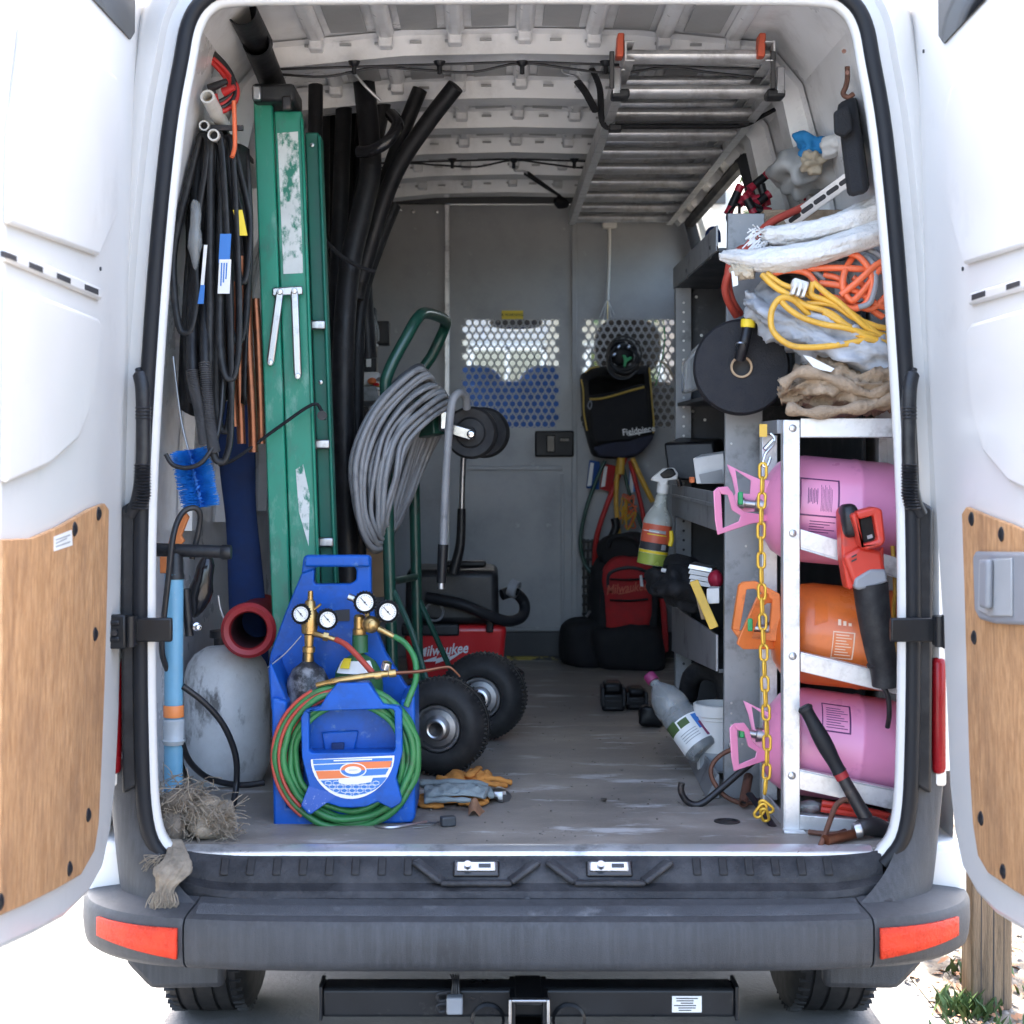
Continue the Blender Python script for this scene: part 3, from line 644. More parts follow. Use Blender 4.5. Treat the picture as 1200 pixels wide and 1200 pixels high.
for s, OUT, PLY in ((-1, LD, LPLY), (1, RD, RPLY)):
    d = dpoly(OUT, s, -.055, 0, 'rear_door', 'white_paint', van, bev=.012, seg=3)
    mx = lambda x: x if s < 0 else 1246-x
    # upper window in dark glass, pressed lips, slots
    W = [(157, -60), (156, 38), (151, 46), (60, -52), (60, -120)] if s < 0 else [(1101, -60), (1102, 42), (1108, 51), (1205, -52), (1205, -120)]
    dpoly(W, s, 0, .004, 'door_window', 'dark_glass', d, bev=0)
    up = [(169, -40), (166, 60), (158, 180), (150, 290), (140, 345), (118, 372), (4, 318), (4, 300), (8, 40), (70, 10), (150, 60)] if False else None
    # raised ledges running with the door
    dpoly([(2, 290), (112, 336), (116, 346), (113, 352), (2, 306)] if s < 0 else [(1244, 313), (1142, 343), (1138, 352), (1141, 358), (1244, 328)], s, -.001, .010, 'door_ledge', 'white_paint', d, bev=.006)
    dpoly([(3, 332), (108, 373), (112, 382), (107, 430), (98, 480), (84, 515), (50, 545), (0, 566)] if s < 0 else [(1240, 352), (1146, 379), (1140, 388), (1141, 430), (1146, 480), (1160, 530), (1190, 565), (1244, 590)], s, -.001, .014, 'door_pressing', 'white_paint', d, bev=.012, seg=3)
    dpoly([(20, 30), (100, 62), (130, 90), (140, 130), (132, 250), (110, 300), (4, 262), (6, 150)] if s < 0 else [(1230, 30), (1150, 70), (1122, 100), (1112, 140), (1118, 250), (1136, 310), (1240, 278), (1236, 150)], s, -.001, .012, 'door_pressing', 'white_paint', d, bev=.012, seg=3)
    for (x, y) in ((4, 300), (35, 313), (68, 326), (101, 339)) if s < 0 else ((1153, 346), (1194, 334), (1228, 324)):
        sl = 3.2 if s < 0 else -2.6
        dpoly([(x-8, y-3-sl), (x+8, y-3+sl), (x+8, y+3.5+sl), (x-8, y+3.5-sl)], s, .006, .0108, 'slot', 'print_black', d, bev=0)
    p = DP(mx(163), 60, s); 
    for (x, y) in ((163, 60), (117, 315)): 
        p = DP(mx(x), y, s); G().cyl(p+V((s*.002, 0, 0)), p-V((s*.003, 0, 0)), .004, seg=8).build('rivet', 'dark_metal', d)
    pw = dpoly(PLY, s, .002, .012, 'plywood_panel', 'plywood', d, bev=.002)
    caps = [(115, 602), (87, 620), (111, 743), (103, 955), (81, 1018), (0, 1057)] if s < 0 else [(1139, 608), (1174, 626), (1142, 747), (1150, 959), (1176, 1021), (1236, 636)]
    for x, y in caps:
        p = DP(x, y, s, .012); G().lathe([(0, .006), (.007, .0055), (.0135, .002), (.014, 0)], p, (-s, 0, 0), 14).build('screw_cap', 'black_plastic', d)
    if s < 0:
        st = dpoly([(55, 629), (76, 621), (77, 639), (55, 646)], s, .012, .0128, 'sticker', 'label_white', d, bev=0)
        for k in range(3): dpoly([(57, 632+k*4), (57+(17-4*(k % 2)), 626+k*4), (57+(17-4*(k % 2)), 627.6+k*4), (57, 633.6+k*4)], s, .0128, .0132, 'sticker_print', 'label_grey', d, bev=0)
    else:
        h = dpoly([(1158, 646), (1155, 652), (1157, 715), (1163, 726), (1180, 731), (1225, 733), (1230, 730), (1230, 655), (1220, 647)], s, .012, .026, 'pull_handle', 'grey_plastic', d, bev=.01, seg=3)
        dpoly([(1166, 656), (1164, 715), (1178, 722), (1205, 722), (1205, 654)], s, .0261, .030, 'handle_recess', 'label_grey', d, bev=.006)
        dpoly([(1175, 656), (1174, 712), (1184, 714), (1185, 655)], s, .030, .044, 'grip', 'grey_plastic', d, bev=.008, seg=3)
    # black hinge: plate on the door, knuckle, arm to the pillar
    hx = [(125, 148), (145, 160), (155, 202)] if s < 0 else [(1127, 1104), (1109, 1094), (1100, 1043)]
    def hp(px, py): return P(px, py, -.05)
    hz_ = lambda a, b, y0, y1, Y, t, nm, par: G().box(((P(a, 0, Y).x+P(b, 0, Y).x)/2, Y, (P(0, y0, Y).z+P(0, y1, Y).z)/2), (abs(P(a, 0, Y).x-P(b, 0, Y).x), t, abs(P(0, y0, Y).z-P(0, y1, Y).z))).build(nm, 'black_paint', par, bevel=.004)
    hg = hz_(hx[1][0], hx[1][1], 721, 757, -.06, .03, 'hinge', van)
    hz_(hx[0][0], hx[0][1], 720, 760, -.085, .02, 'hinge_plate', hg); hz_(hx[2][0], hx[2][1], 724, 752, -.048, .016, 'hinge_arm', hg)
    hz_(hx[0][0]-s*-4, hx[0][1]+s*8, 727, 733, -.097, .006, 'hinge_rib', hg); hz_(hx[0][0]-s*-4, hx[0][1]+s*8, 746, 752, -.097, .006, 'hinge_rib', hg)
    c = P((hx[1][0]+hx[1][1])/2, 740, -.078); G().cyl(c-V((0, 0, .032)), c+V((0, 0, .032)), .011, seg=14).build('hinge_pin', 'black_paint', hg)
    c = P((hx[0][0]+hx[0][1])/2-s*-2, 741, -.097); G().cyl(c, c-V((0, .006, 0)), .007, seg=6).build('bolt', 'dark_steel', hg)
# ================================================================ the load: left side
def pslab(nm, pts, Y, t, m, par=None, bev=.003, seg=2):
    return G().prism([P(x, y, Y) for x, y in pts], (0, t, 0)).build(nm, m, par, bevel=bev, seg=seg)
def rect(x0, y0, x1, y1): return [(x0, y0), (x1, y0), (x1, y1), (x0, y1)]
def hole(out, inn):                                  # outline with a hole, joined by a hairline slit
    i = min(range(len(out)), key=lambda k: (out[k][0]-inn[0][0])**2+(out[k][1]-inn[0][1])**2)
    o = out[i:]+out[:i+1]
    return o+[inn[0]]+inn[:0:-1]+[inn[0]]
def ptube(nm, pts, r, m, par=None, seg=8, n=5, closed=False, flat=None):
    return G().tube(PT(*pts), r, seg, n=n, closed=closed, flat=flat).build(nm, m, par, sharp=60)

# ---- green step ladder, folded
LX = lambda x, y: x+(y-120)*.036
lad = thing('step_ladder', 'green fibreglass stepladder standing folded against the left wall', 'ladder', P(335, 925, .6))
def lrail(nm, x0, x1, y0, y1, Y, t, m, bev=.004): return pslab(nm, [(LX(x0, y0), y0), (LX(x1, y0), y0), (LX(x1, y1), y1), (LX(x0, y1), y1)], Y, t, m, lad, bev)
lrail('front_rail', 297, 319, 117, 915, .545, .03, 'green_fibre')
lrail('front_rail', 320.5, 353, 130, 905, .558, .03, 'green_fibre')
lrail('rail_lip', 350.5, 354.5, 138, 903, .551, .018, 'green_fibre')
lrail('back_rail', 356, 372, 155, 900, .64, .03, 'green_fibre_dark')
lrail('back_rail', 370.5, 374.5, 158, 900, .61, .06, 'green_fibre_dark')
for y in (375, 515, 630): lrail('step', 354.5, 372, y, y+11, .605, .03, 'steel')
for y in (250, 440, 600, 760): lrail('step', 318, 324, y, y+14, .60, .05, 'steel')
lrail('top_cap', 295, 346, 97, 119, .50, .16, 'black_plastic', .01)
lrail('cap_bracket', 296, 306, 100, 117, .49, .02, 'steel'); lrail('cap_bracket', 330, 341, 112, 128, .49, .02, 'dark_steel')
br = pslab('spreader_plate', [(319, 337), (354, 335), (355, 345), (319, 347)], .528, .008, 'steel', lad)
for (a, b, c, d) in ((328, 342, 317, 425), (345, 341, 349, 441)):
    G().bar(P(a, b, .530), P(c, d, .530), .020, .008, up=(0, 1, 0)).build('spreader_arm', 'steel', lad, bevel=.006)
    for q in ((a, b), (c, d)): G().lathe([(0, .007), (.006, .006), (.008, 0)], P(q[0], q[1], .526), (0, -1, 0), 12).build('rivet', 'aluminium_bright', br)
lb = pslab('sticker', [(LX(324, 150), 156), (LX(348, 150), 154), (LX(348, 320), 320), (LX(325, 320), 321)], .5568, .0012, 'label_dirty', lad, 0)
pslab('sticker', [(LX(331, 550), 550), (LX(340, 545), 544), (LX(347, 560), 580), (LX(343, 640), 640), (LX(333, 600), 600)], .5568, .0012, 'label_dirty', lad, 0)
for y in (170, 448, 520, 700): G().lathe([(0, .004), (.005, .003), (.006, 0)], P(LX(364, y), y, .64), (0, -1, 0), 10).build('rivet', 'steel', lb)

# ---- black strap round the ladder
st = tag(ptube('tie_strap', [(380, 492, .52), (376, 480, .52), (366, 474, .515), (330, 498, .515), (300, 520, .50), (275, 538, .46), (258, 545, .42)], .007, 'nylon_black', flat=.6), 'black elastic strap running across the green stepladder to the left wall', 'strap')
G().lathe([(0, 0), (.012, 0), (.012, .014), (0, .014)], P(378, 487, .515), (0, -1, 0), 10).build('strap_hook', 'black_plastic', st)

# ---- foam pipe insulation
foam = [  # centre line (px, py, Y), radius in px, label
 ([(393, 905, 1.12), (389, 640, 1.15), (392, 420, 1.2), (399, 240, 1.25), (404, 96, 1.3)], 10, 'black foam pipe sleeve just right of the green stepladder, nearly upright'),
 ([(380, 890, 1.2), (377, 640, 1.25), (376, 400, 1.3), (378, 220, 1.35), (378, 92, 1.4)], 9, 'black foam pipe sleeve half hidden behind the green stepladder'),
 ([(411, 915, 1.05), (407, 650, 1.05), (402, 440, 1.05), (409, 320, 1.08), (424, 250, 1.1), (434, 200, 1.12), (431, 140, 1.15), (425, 84, 1.2)], 13, 'thick black foam pipe sleeve at the front of the bundle, tied with a strap'),
 ([(422, 330, 1.22), (445, 250, 1.2), (467, 195, 1.15), (500, 145, 1.1), (534, 101, 1.05)], 10, 'black foam pipe sleeve leaning furthest right with its open end near the roof'),
 ([(418, 350, 1.3), (436, 260, 1.3), (458, 195, 1.25), (476, 145, 1.2), (492, 105, 1.2)], 9, 'black foam pipe sleeve second from the right with its end below the roof bow'),
 ([(412, 300, 1.35), (428, 210, 1.35), (442, 150, 1.3), (455, 84, 1.3)], 10.5, 'black foam pipe sleeve between the two leaning ones and the upright bundle'),
 ([(424, 900, 1.3), (421, 640, 1.3), (418, 450, 1.32), (424, 350, 1.35), (444, 285, 1.38), (462, 240, 1.4)], 8.5, 'split black foam pipe sleeve curving in front of the grey partition'),
 ([(369, 890, .95), (368, 500, 1.0), (368, 300, 1.05), (370, 100, 1.1)], 9, 'black foam pipe sleeve directly behind the right edge of the green stepladder'),
 ([(407, 400, 1.45), (409, 250, 1.5), (414, 150, 1.55), (418, 86, 1.6)], 11, 'black foam pipe sleeve behind the thick front one, ending under the roof'),
 ([(384, 880, 1.35), (384, 500, 1.4), (387, 300, 1.45), (391, 94, 1.5)], 11, 'upright black foam pipe sleeve at the back, nearest the left wall'),
 ([(432, 420, 1.5), (426, 330, 1.5), (422, 240, 1.5), (428, 120, 1.5)], 10, 'black foam pipe sleeve in the shadow behind the leaning ones'),
 ([(390, 400, 1.4), (395, 250, 1.42), (393, 150, 1.45), (390, 88, 1.5)], 9, 'black foam pipe sleeve at the back of the bundle below the roof')]
for pts, r, lbl in foam:
    pts_ = PT(*pts); rr = r*K(pts[0][2])
    if pts[0][1] > 800: pts_[0].z = .685
    o = G().tube(pts_, rr, 14, n=6).build('pipe_insulation', 'foam_tube', sharp=50); tag(o, lbl, 'pipe insulation', 'foam pipe sleeves bundled at the left')
    d = (pts_[-1]-pts_[-2]).normalized(); G().lathe([(0, .001), (rr*.55, .001)], pts_[-1], d, 14).build('bore', 'print_black', o)
tag(ptube('cable_tie', [(382, 282, 1.0), (395, 296, .985), (412, 308, .985), (430, 316, 1.0), (438, 318, 1.02)], .006, 'nylon_black'), 'black strap tied round the middle of the foam pipe bundle', 'strap')
k = tag(ptube('duct_tape_band', [(420, 178, 1.06), (436, 176, 1.04), (455, 165, 1.03), (466, 146, 1.05), (458, 134, 1.1)], .018, 'black_gloss', n=6), 'shiny black tape wrapped around the upper foam pipe sleeves', 'tape')
ptube('rod', [(414, 84, 1.0), (430, 103, 1.0), (446, 118, 1.02)], .004, 'aluminium_bright', k)

# ---- black duct lengths at the top left corner
for (a, b, r, nm) in (((283, 12, .28), (303, 52, .50), 18, 'wide black duct length up in the top left corner'), ((300, 50, .42), (322, 104, .75), 16, 'narrower black duct length behind the wide one, above the stepladder')):
    p, q = P(*a), P(*b); rr = r*K(a[2]); d = (q-p)
    tag(G().lathe([(rr*.86, .01), (rr, 0), (rr, d.length), (rr*.86, d.length), (rr*.86, .02)], p, d, 20).build('duct_pipe', 'foam_tube'), nm, 'duct', 'black duct lengths')
# ---- hooks, jumper leads, pvc pipes
hk = G().bar(P(235, 150, .36), P(285, 150, .36), .012, .012).build('hook_bar', 'dark_steel'); tag(hk, 'dark bar on the left wall from which the belts hang', 'hook bar')
G().bar(P(262, 150, .37), P(262, 150, .37)-V((.0, -.45, 0)), .012, .012).build('bracket_arm', 'dark_steel', hk)
jc = thing('jumper_cable', 'red and black jumper cable coiled at the top of the left wall', 'cable', P(262, 130, .36))
for i, (m, dx, dy) in enumerate((('red_cable', 0, 0), ('black_cable', 4, 2), ('red_cable', -3, 4), ('black_cable', 1, -5), ('red_cable', 6, 6))):
    ptube('lead', [(244+dx, 62+dy, .35), (262+dx, 80+dy, .36), (272+dx, 98+dy, .36), (268+dx, 116+dy, .35), (252+dx, 124+dy, .34), (246+dx, 104+dy, .33)], .006, m, jc)
for a, b, m in (((262, 108), (275, 102), 'red_cable'), ((245, 104), (266, 95), 'black_cable')):
    G().cyl(P(a[0], a[1], .33), P(b[0], b[1], .32), .011, .007, 10).build('clamp_grip', m, jc)
for pts, r, lbl in (([(243, 113, .26), (262, 150, .40), (298, 214, .75)], 8.5, 'long white plastic pipe slanting down behind the green stepladder'),
                    ([(250, 158, .30), (268, 172, .60)], 7, 'short grey-white pipe end just below the slanting white pipe'),
                    ([(239, 147, .32), (250, 150, .6)], 6, 'smallest grey-white pipe end beside the door frame')):
    a, b = P(*pts[0]), P(*pts[-1]); rr = r*K(.3); L = (b-a).length
    o = G().lathe([(rr*.72, .03), (rr*.72, 0), (rr, 0), (rr, L), (rr*.7, L)], a, b-a, 18).build('plastic_pipe', 'pvc_white'); tag(o, lbl, 'pipe', 'white plastic pipes on the left wall')
    G().lathe([(0, .031), (rr*.72, .031)], a, b-a, 18).build('bore', 'cardboard' if r > 8 else 'print_black', o)
tag(ptube('orange_hook', [(274, 118, .33), (275, 150, .33), (275, 172, .33), (272, 184, .32)], .0055, 'orange_cable'), 'orange bent rod hanging beside the white pipe', 'rod')
# ---- dark mat added behind the belts to darken the wall there
mt_ = G().grid(lambda u, v: P(214+(292-214)*u+4*math.sin(v*5), 178+300*v+10*math.sin(u*6), .47+.02*math.sin(u*14+v*3)), 30, 20).build('darkening_mat', 'belt', sharp=180, solid=.006); tag(mt_, 'dark mat added on the left wall to darken the gaps behind the belts', 'mat')
# ---- belts and hoses hanging from the bar
def loop(nm, tx, ty, bx, by, w, Y, r, m, lbl, cat, grp, par=None, flat=None, skew=0):
    pts = [(tx, ty, Y+.01), (tx+w*.25, ty+18, Y), (bx+w*.45, (ty+by)/2, Y), (bx+w*.5, by-45, Y-.005), (bx+w*.28+skew, by-6, Y-.01), (bx, by, Y-.01), (bx-w*.28, by-8, Y-.01), (bx-w*.5, by-48, Y-.005), (bx-w*.45, (ty+by)/2+10, Y+.005), (tx-w*.25, ty+20, Y+.015)]
    o = ptube(nm, pts, r, m, par, seg=8, n=5, closed=True, flat=flat)
    return tag(o, lbl, cat, grp) if par is None else o
BG = 'rubber belts hanging on the left wall'
for a in ((237, 158, 217, 390, 26, .345, .0062, 'narrow black belt hanging nearest the door frame, shortest on that side'),
          (254, 160, 258, 541, 25, .33, .0068, 'longest black belt, its loop ending above the blue brush'),
          (267, 162, 269, 444, 22, .335, .0065, 'black belt whose loop ends beside the copper pipes'),
          (259, 160, 278, 400, 22, .39, .0066, 'black belt hanging closest to the green stepladder'),
          (243, 160, 228, 470, 18, .40, .0066, 'black belt at the back of the cluster, partly behind the plastic bag'),
          (264, 162, 262, 505, 18, .41, .007, 'black belt at the back of the cluster, in front of the copper pipes'),
          (272, 162, 284, 330, 16, .37, .0066, 'short black belt beside the yellow tag'),
          (250, 160, 246, 500, 30, .43, .0072, 'widest black belt at the back of the cluster, close to the wall'),
          (247, 158, 236, 448, 15, .36, .0066, 'black belt hanging in front of the ribbed conduits')):
    loop('drive_belt', *a[:7], 'belt', a[7], 'belt', BG, flat=1.4)
for (x, y0, x1, y1, lbl) in ((226, 380, 236, 520, 'ribbed grey conduit hanging on the left wall, nearer the door frame'), (241, 370, 247, 530, 'ribbed grey conduit hanging on the left wall, nearer the stepladder')):
    c = catmull(PT((x+6, 170, .42), (x, 330, .38), (x-1, y0+50, .315), (x1-2, y1-40, .31), (x1+4, y1, .32)), 30)
    o = G().tube(c, .0125, 10, n=1).build('flexible_conduit', 'belt'); tag(o, lbl, 'conduit', 'ribbed conduits on the left wall')
    g = G()
    for i in range(62, len(c)-1): g.lathe([(.0125, -.0018), (.0152, 0), (.0125, .0018)], c[i], c[i+1]-c[i], 10)
    rb = g.build('ribbing', 'grey_flex', o); rb['kind'] = 'stuff'
tag(ptube('thin_hose', [(194, 532, .30), (203, 545, .30), (222, 548, .30), (240, 538, .30), (256, 505, .32), (262, 440, .34)], .0055, 'black_cable'), 'thin black hose curving over the top of the blue brush', 'hose')
for (x0, y0, x1, y1, Y, m, nm, lbl, tilt) in ((237, 287, 241, 334, .315, 'label_white', 'paper_tag', 'white paper sleeve tag with a blue end on a hanging belt', 2), (257, 274, 270, 308, .318, 'label_blue', 'paper_tag', 'blue paper tag on a hanging belt', 1), (256, 304, 270, 344, .316, 'label_white', 'paper_tag', 'white printed tag below the blue paper tag', 1), (276, 246, 287, 276, .33, 'label_yellow', 'paper_tag', 'yellow tag on a belt next to the green stepladder', -3)):
    o = pslab(nm, [(x0+tilt, y0), (x1+tilt, y0), (x1-tilt, y1), (x0-tilt, y1)], Y, .002, m, None, 0); tag(o, lbl, 'tag', 'paper tags on the hanging belts')
    if nm and y0 == 287: pslab('tag_end', [(235, 334), (240, 334), (238.5, 356), (231.5, 356)], Y-.0005, .003, 'label_blue', o, 0)
    if y0 == 304:
        for k in range(3): pslab('print_line', [(259+k*3, 308), (260.6+k*3, 308), (259.5+k*3, 335-k*4), (258+k*3, 335-k*4)], Y-.0008, .0006, 'label_blue', o, 0)
bgm = tag(G().blob(P(229, 275, .335), (.032, .03, .15), 12, 10, amp=.5, sc_=22, seed=3).build('plastic_bag', 'clear_plastic'), 'small clear bag of fittings among the hanging belts', 'bag')
for (pts, r, lbl) in (([(290, 330, .5), (291, 400, .5), (295, 470, .5), (297, 530, .5)], 5.5, 'bright copper pipe nearest the green stepladder'), ([(282, 300, .47), (280, 420, .47), (283, 520, .47)], 5, 'copper pipe in the middle of the four, ending above the blue tarp'), ([(272, 330, .45), (271, 420, .45), (275, 500, .45)], 4.5, 'thin copper pipe behind the hanging belts'), ([(299, 350, .55), (303, 420, .55), (306, 520, .55)], 5, 'dark copper pipe partly behind the green stepladder')):
    o = ptube('copper_pipe', pts, r*K(.5), 'copper', seg=12); tag(o, lbl, 'pipe', 'copper pipes on the left wall')
# ---- blue chimney brush
bs = thing('blue_brush', 'bright blue bristle brush hanging from a thin rod on the left wall', 'brush', P(230, 592, .36))
ptube('rod', [(203, 418, .38), (212, 490, .37), (222, 532, .36)], .003, 'steel', bs)
g = G(); c0, c1 = P(222, 528, .36), P(236, 594, .36); ax = (c1-c0).normalized(); u = ax.cross(V((0, 1, 0))).normalized(); b_ = ax.cross(u)
for i in range(1700):
    t = random.random(); a = rng(0, 6.283); d = (u*math.cos(a)+b_*math.sin(a)+ax*rng(-.12, .12)).normalized(); q = c0.lerp(c1, t); L = .046*rng(.86, 1.04); s_ = ax*.0016
    g._a([q-s_, q+s_, q+d*L+s_*.4, q+d*L-s_*.4], [(0, 1, 2, 3)])
br_ = g.build('bristles', 'brush_blue', bs); br_['kind'] = 'stuff'
G().cyl(c0, c1, .012, seg=10).build('twisted_core', 'brush_blue', bs)
# ---- dark blue rolled tarp, red pipe, grey tank
tag(G().tube(PT((276, 470, .85), (279, 560, .85), (286, 650, .85), (295, 800, .85)), lambda t: .046+.004*math.sin(t*9), 16, n=8, flat=.6).build('rolled_tarp', 'blue_dark'), 'dark blue rolled tarp standing behind the red pipe', 'tarp')
a, b = P(291, 739, .53), P(309, 722, .98); L = (b-a).length
rp = G().lathe([(.044, .012), (.048, 0), (.060, -.004), (.068, .004), (.069, .02), (.064, .028), (.063, .05), (.060, .055), (.060, L), (.045, L)], a, b-a, 32).build('red_pipe', 'red_rubber'); tag(rp, 'dark red rubber pipe pointing at the viewer above the grey tank', 'pipe')
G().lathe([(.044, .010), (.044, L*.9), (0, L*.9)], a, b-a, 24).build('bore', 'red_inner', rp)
tk = thing('gas_tank', 'scuffed light grey gas tank standing on the floor at the left', 'gas tank', V((P(266, 0, .72).x, .72, .68)))
c = V((P(266, 0, .72).x, .72, .68)); r = 50*K(.72)
G().lathe([(0, .002), (r*.82, .002), (r*.9, .02), (r, .05), (r, .255), (r*.975, .28), (r*.90, .305), (r*.76, .327), (r*.5, .345), (0, .352)], c, (0, 0, 1), 40).build('tank_body', 'tank_grey', tk)
G().lathe([(.02, 0), (.02, .03), (.03, .032), (.03, .05), (0, .052)], c+V((-.02, .03, .335)), (0, 0, 1), 12).build('valve', 'dark_steel', tk)
# ---- blue hand pump
pm_ = thing('hand_pump', 'light blue hand pump with black T handle standing at the door frame', 'pump', P(203, 950, .3))
a, b = P(204, 672, .27), P(203, 940, .30); rr = 11*K(.27)
G().lathe([(rr, 0), (rr, (b-a).length), (0, (b-a).length)], a, b-a, 24).build('barrel', 'light_blue', pm_)
hd = G().cyl(P(180, 644, .27), P(270, 647, .27), .0155, .0145, 16).build('handle', 'black_plastic', pm_)
G().lathe([(0, 0), (.0158, 0), (.017, .004), (.017, .02), (.015, .024)], P(271, 647, .27), (-1, 0, 0), 16).build('handle_cap', 'black_plastic', hd)
G().lathe([(.016, 0), (.019, .01), (.02, .045), (.022, .05), (.022, .06), (0, .06)], P(205, 648, .27), (0, 0, -1), 16).build('collar', 'black_plastic', pm_)
G().lathe([(rr+.0008, 0), (rr+.0022, .002), (rr+.0022, .026), (rr+.0008, .028)], P(203.5, 826, .285), (0, 0, -1), 20).build('orange_band', 'tape_orange', pm_)
G().lathe([(rr+.0008, 0), (rr+.004, .004), (rr+.003, .045), (rr+.006, .05), (rr+.001, .06)], P(203.5, 842, .285), (0, 0, -1), 14).build('tape_wrap', 'tape_grey', pm_)
ptube('pump_hose', [(225, 655, .30), (233, 620, .30), (234, 601, .29), (226, 595, .28), (213, 602, .27), (203, 628, .24), (197, 680, .235), (191, 735, .24), (190, 765, .25), (196, 785, .27)], .0068, 'black_cable', pm_, seg=10)
ptube('pump_hose', [(214, 804, .28), (240, 824, .30), (262, 850, .33), (276, 885, .36), (277, 920, .38), (272, 950, .33)], .0075, 'black_cable', pm_, seg=10)
ptube('pump_hose', [(212, 866, .28), (222, 892, .34), (245, 912, .42), (280, 920, .46), (310, 917, .48)], .0075, 'black_cable', pm_, seg=10)
G().lathe([(.004, 0), (.010, .002), (.010, .012), (.006, .014), (.006, .03)], P(229, 734, .30), (.3, -.6, 0), 12).build('hose_fitting', 'chrome', pm_)
G().cyl(P(217, 690, .31), P(222, 745, .31), .012, .010, 12).build('pump_valve', 'black_plastic', pm_)
tag(G().blob(P(236, 690, .42), (.055, .05, .14), 14, 10, amp=.45, sc_=20, rot=(0, .25, 0), seed=5).build('plastic_bag', 'black_gloss'), 'crumpled black plastic bag behind the blue hand pump', 'bag')
oc = pslab('orange_holder', [(196, 640), (200, 625), (213, 596), (221, 606), (212, 628), (216, 634), (206, 644)], .40, .02, 'tape_orange', None, .003); tag(oc, 'bright orange plastic holder behind the pump hose', 'holder')
tag(pslab('orange_block', rect(187, 652, 196, 672), .36, .03, 'tape_orange', None, .003), 'small orange block on the wall under the pump handle', 'block')
tag(ptube('coil_cord', [(256, 698, .62), (258, 712, .62), (264, 728, .62)], .004, 'steel'), 'thin chain hanging beside the red pipe', 'chain')
# ---- burlap rags
def rag(nm, parts_, lbl, thr, par_m='burlap'):
    g = G()
    for c_, d_, ro, se in parts_: g.blob(c_, d_, 22, 16, amp=.75, sc_=17, rot=ro, seed=se)
    o = g.build(nm, par_m, sharp=180); tag(o, lbl, 'rag', 'burlap rags at the left rear corner')
    t = G()
    for c_, d_, n_ in thr:
        for i in range(n_):
            a = V(c_)+V((rng(-1, 1)*d_[0], rng(-1, 1)*d_[1], rng(-1, 1)*d_[2])); L = d_[3]
            q = V((rng(-1, 1), rng(-1, .4), rng(-.7, .7))) if len(d_) < 5 else V((rng(-.35, .35), rng(-.4, .1), -1))
            q.normalize(); q2 = (q+V((rng(-.7, .7), rng(-.7, .3), rng(-.8, .3)))).normalized()
            t.tube([a, a+q*L*rng(.3, .6), a+q*L*.5+q2*L*rng(.4, .7)], .0011, 3, n=2)
    f = t.build('frayed_threads', 'burlap', o); f['kind'] = 'stuff'
rag('burlap_rag', [(P(238, 962, .12), (.12, .12, .085), (0, .2, 0), 1), (P(262, 958, .13), (.055, .09, .10), (0, .3, .3), 6)], 'heap of frayed brown burlap in the rear left corner of the floor', [(P(235, 955, .10), (.055, .03, .04, .045), 150), (P(262, 965, .10), (.02, .03, .035, .05), 70)])
rag('burlap_rag', [(P(215, 940, .13), (.11, .10, .10), (0, -.3, .4), 9), (P(205, 965, .09), (.06, .07, .08), (0, 0, 0), 12)], 'dark tangle of burlap heaped against the foot of the blue pump', [(P(212, 940, .10), (.045, .04, .045, .05), 170)], 'burlap_dark')
G_ = G(); cen = catmull(PT((204, 984, .02), (208, 1004, -.045), (200, 1026, -.085), (193, 1044, -.10), (190, 1062, -.105)), 9)
def tailf_old(u, v):
    i = min(int(u*(len(cen)-1)), len(cen)-1); t = u; wdt = (.008+.022*math.sin(min(1, t*1.25)*math.pi)**1.0+.012*t); a = v*2*math.pi
    k_ = 1+.35*math.sin(a*5+t*6)+.3*noise.noise(V((math.cos(a)*2, math.sin(a)*2, t*5)))
    return cen[i]+V((math.cos(a)*wdt*k_, math.sin(a)*wdt*.45*k_, 0))
def tailf(u, v):
    i = round(u*(len(cen)-1)); a = v*2*math.pi
    wd_ = .013+.020*math.exp(-((u-.42)/.22)**2)+.010*max(0, u-.7)/.3
    rdg = .22*math.sin(a*7+u*9)+.30*noise.noise(V((math.cos(a)*2.5, math.sin(a)*2.5, u*6)))+.12*noise.noise(V((math.cos(a)*7, math.sin(a)*7, u*20)))
    return cen[i]+V((math.cos(a)*wd_*(1+rdg), math.sin(a)*wd_*.55*(1+rdg), 0))
o = G().grid(tailf, len(cen)-1, 56, cv=True).build('burlap_rag', 'burlap', sharp=180); tag(o, 'twisted strip of burlap hanging over the rear step and bumper', 'rag', 'burlap rags at the left rear corner')
t = G()
for i in range(130):
    a = P(rng(178, 206), rng(1044, 1060), -.108); t.tube([a, a+V((rng(-.012, .012), rng(-.015, 0), -.018)), a+V((rng(-.022, .02), rng(-.02, .0), rng(-.03, -.06)))], .0012, 3, n=2)
for i in range(16):
    a = P(rng(184, 200), rng(1002, 1012), -.03); t.tube([a, a+V((rng(-.03, -.01), -.02, rng(-.005, .01))), a+V((rng(-.04, -.02), -.03, rng(-.02, .0)))], .0012, 3, n=2)
f = t.build('fringe', 'burlap', o); f['kind'] = 'stuff'

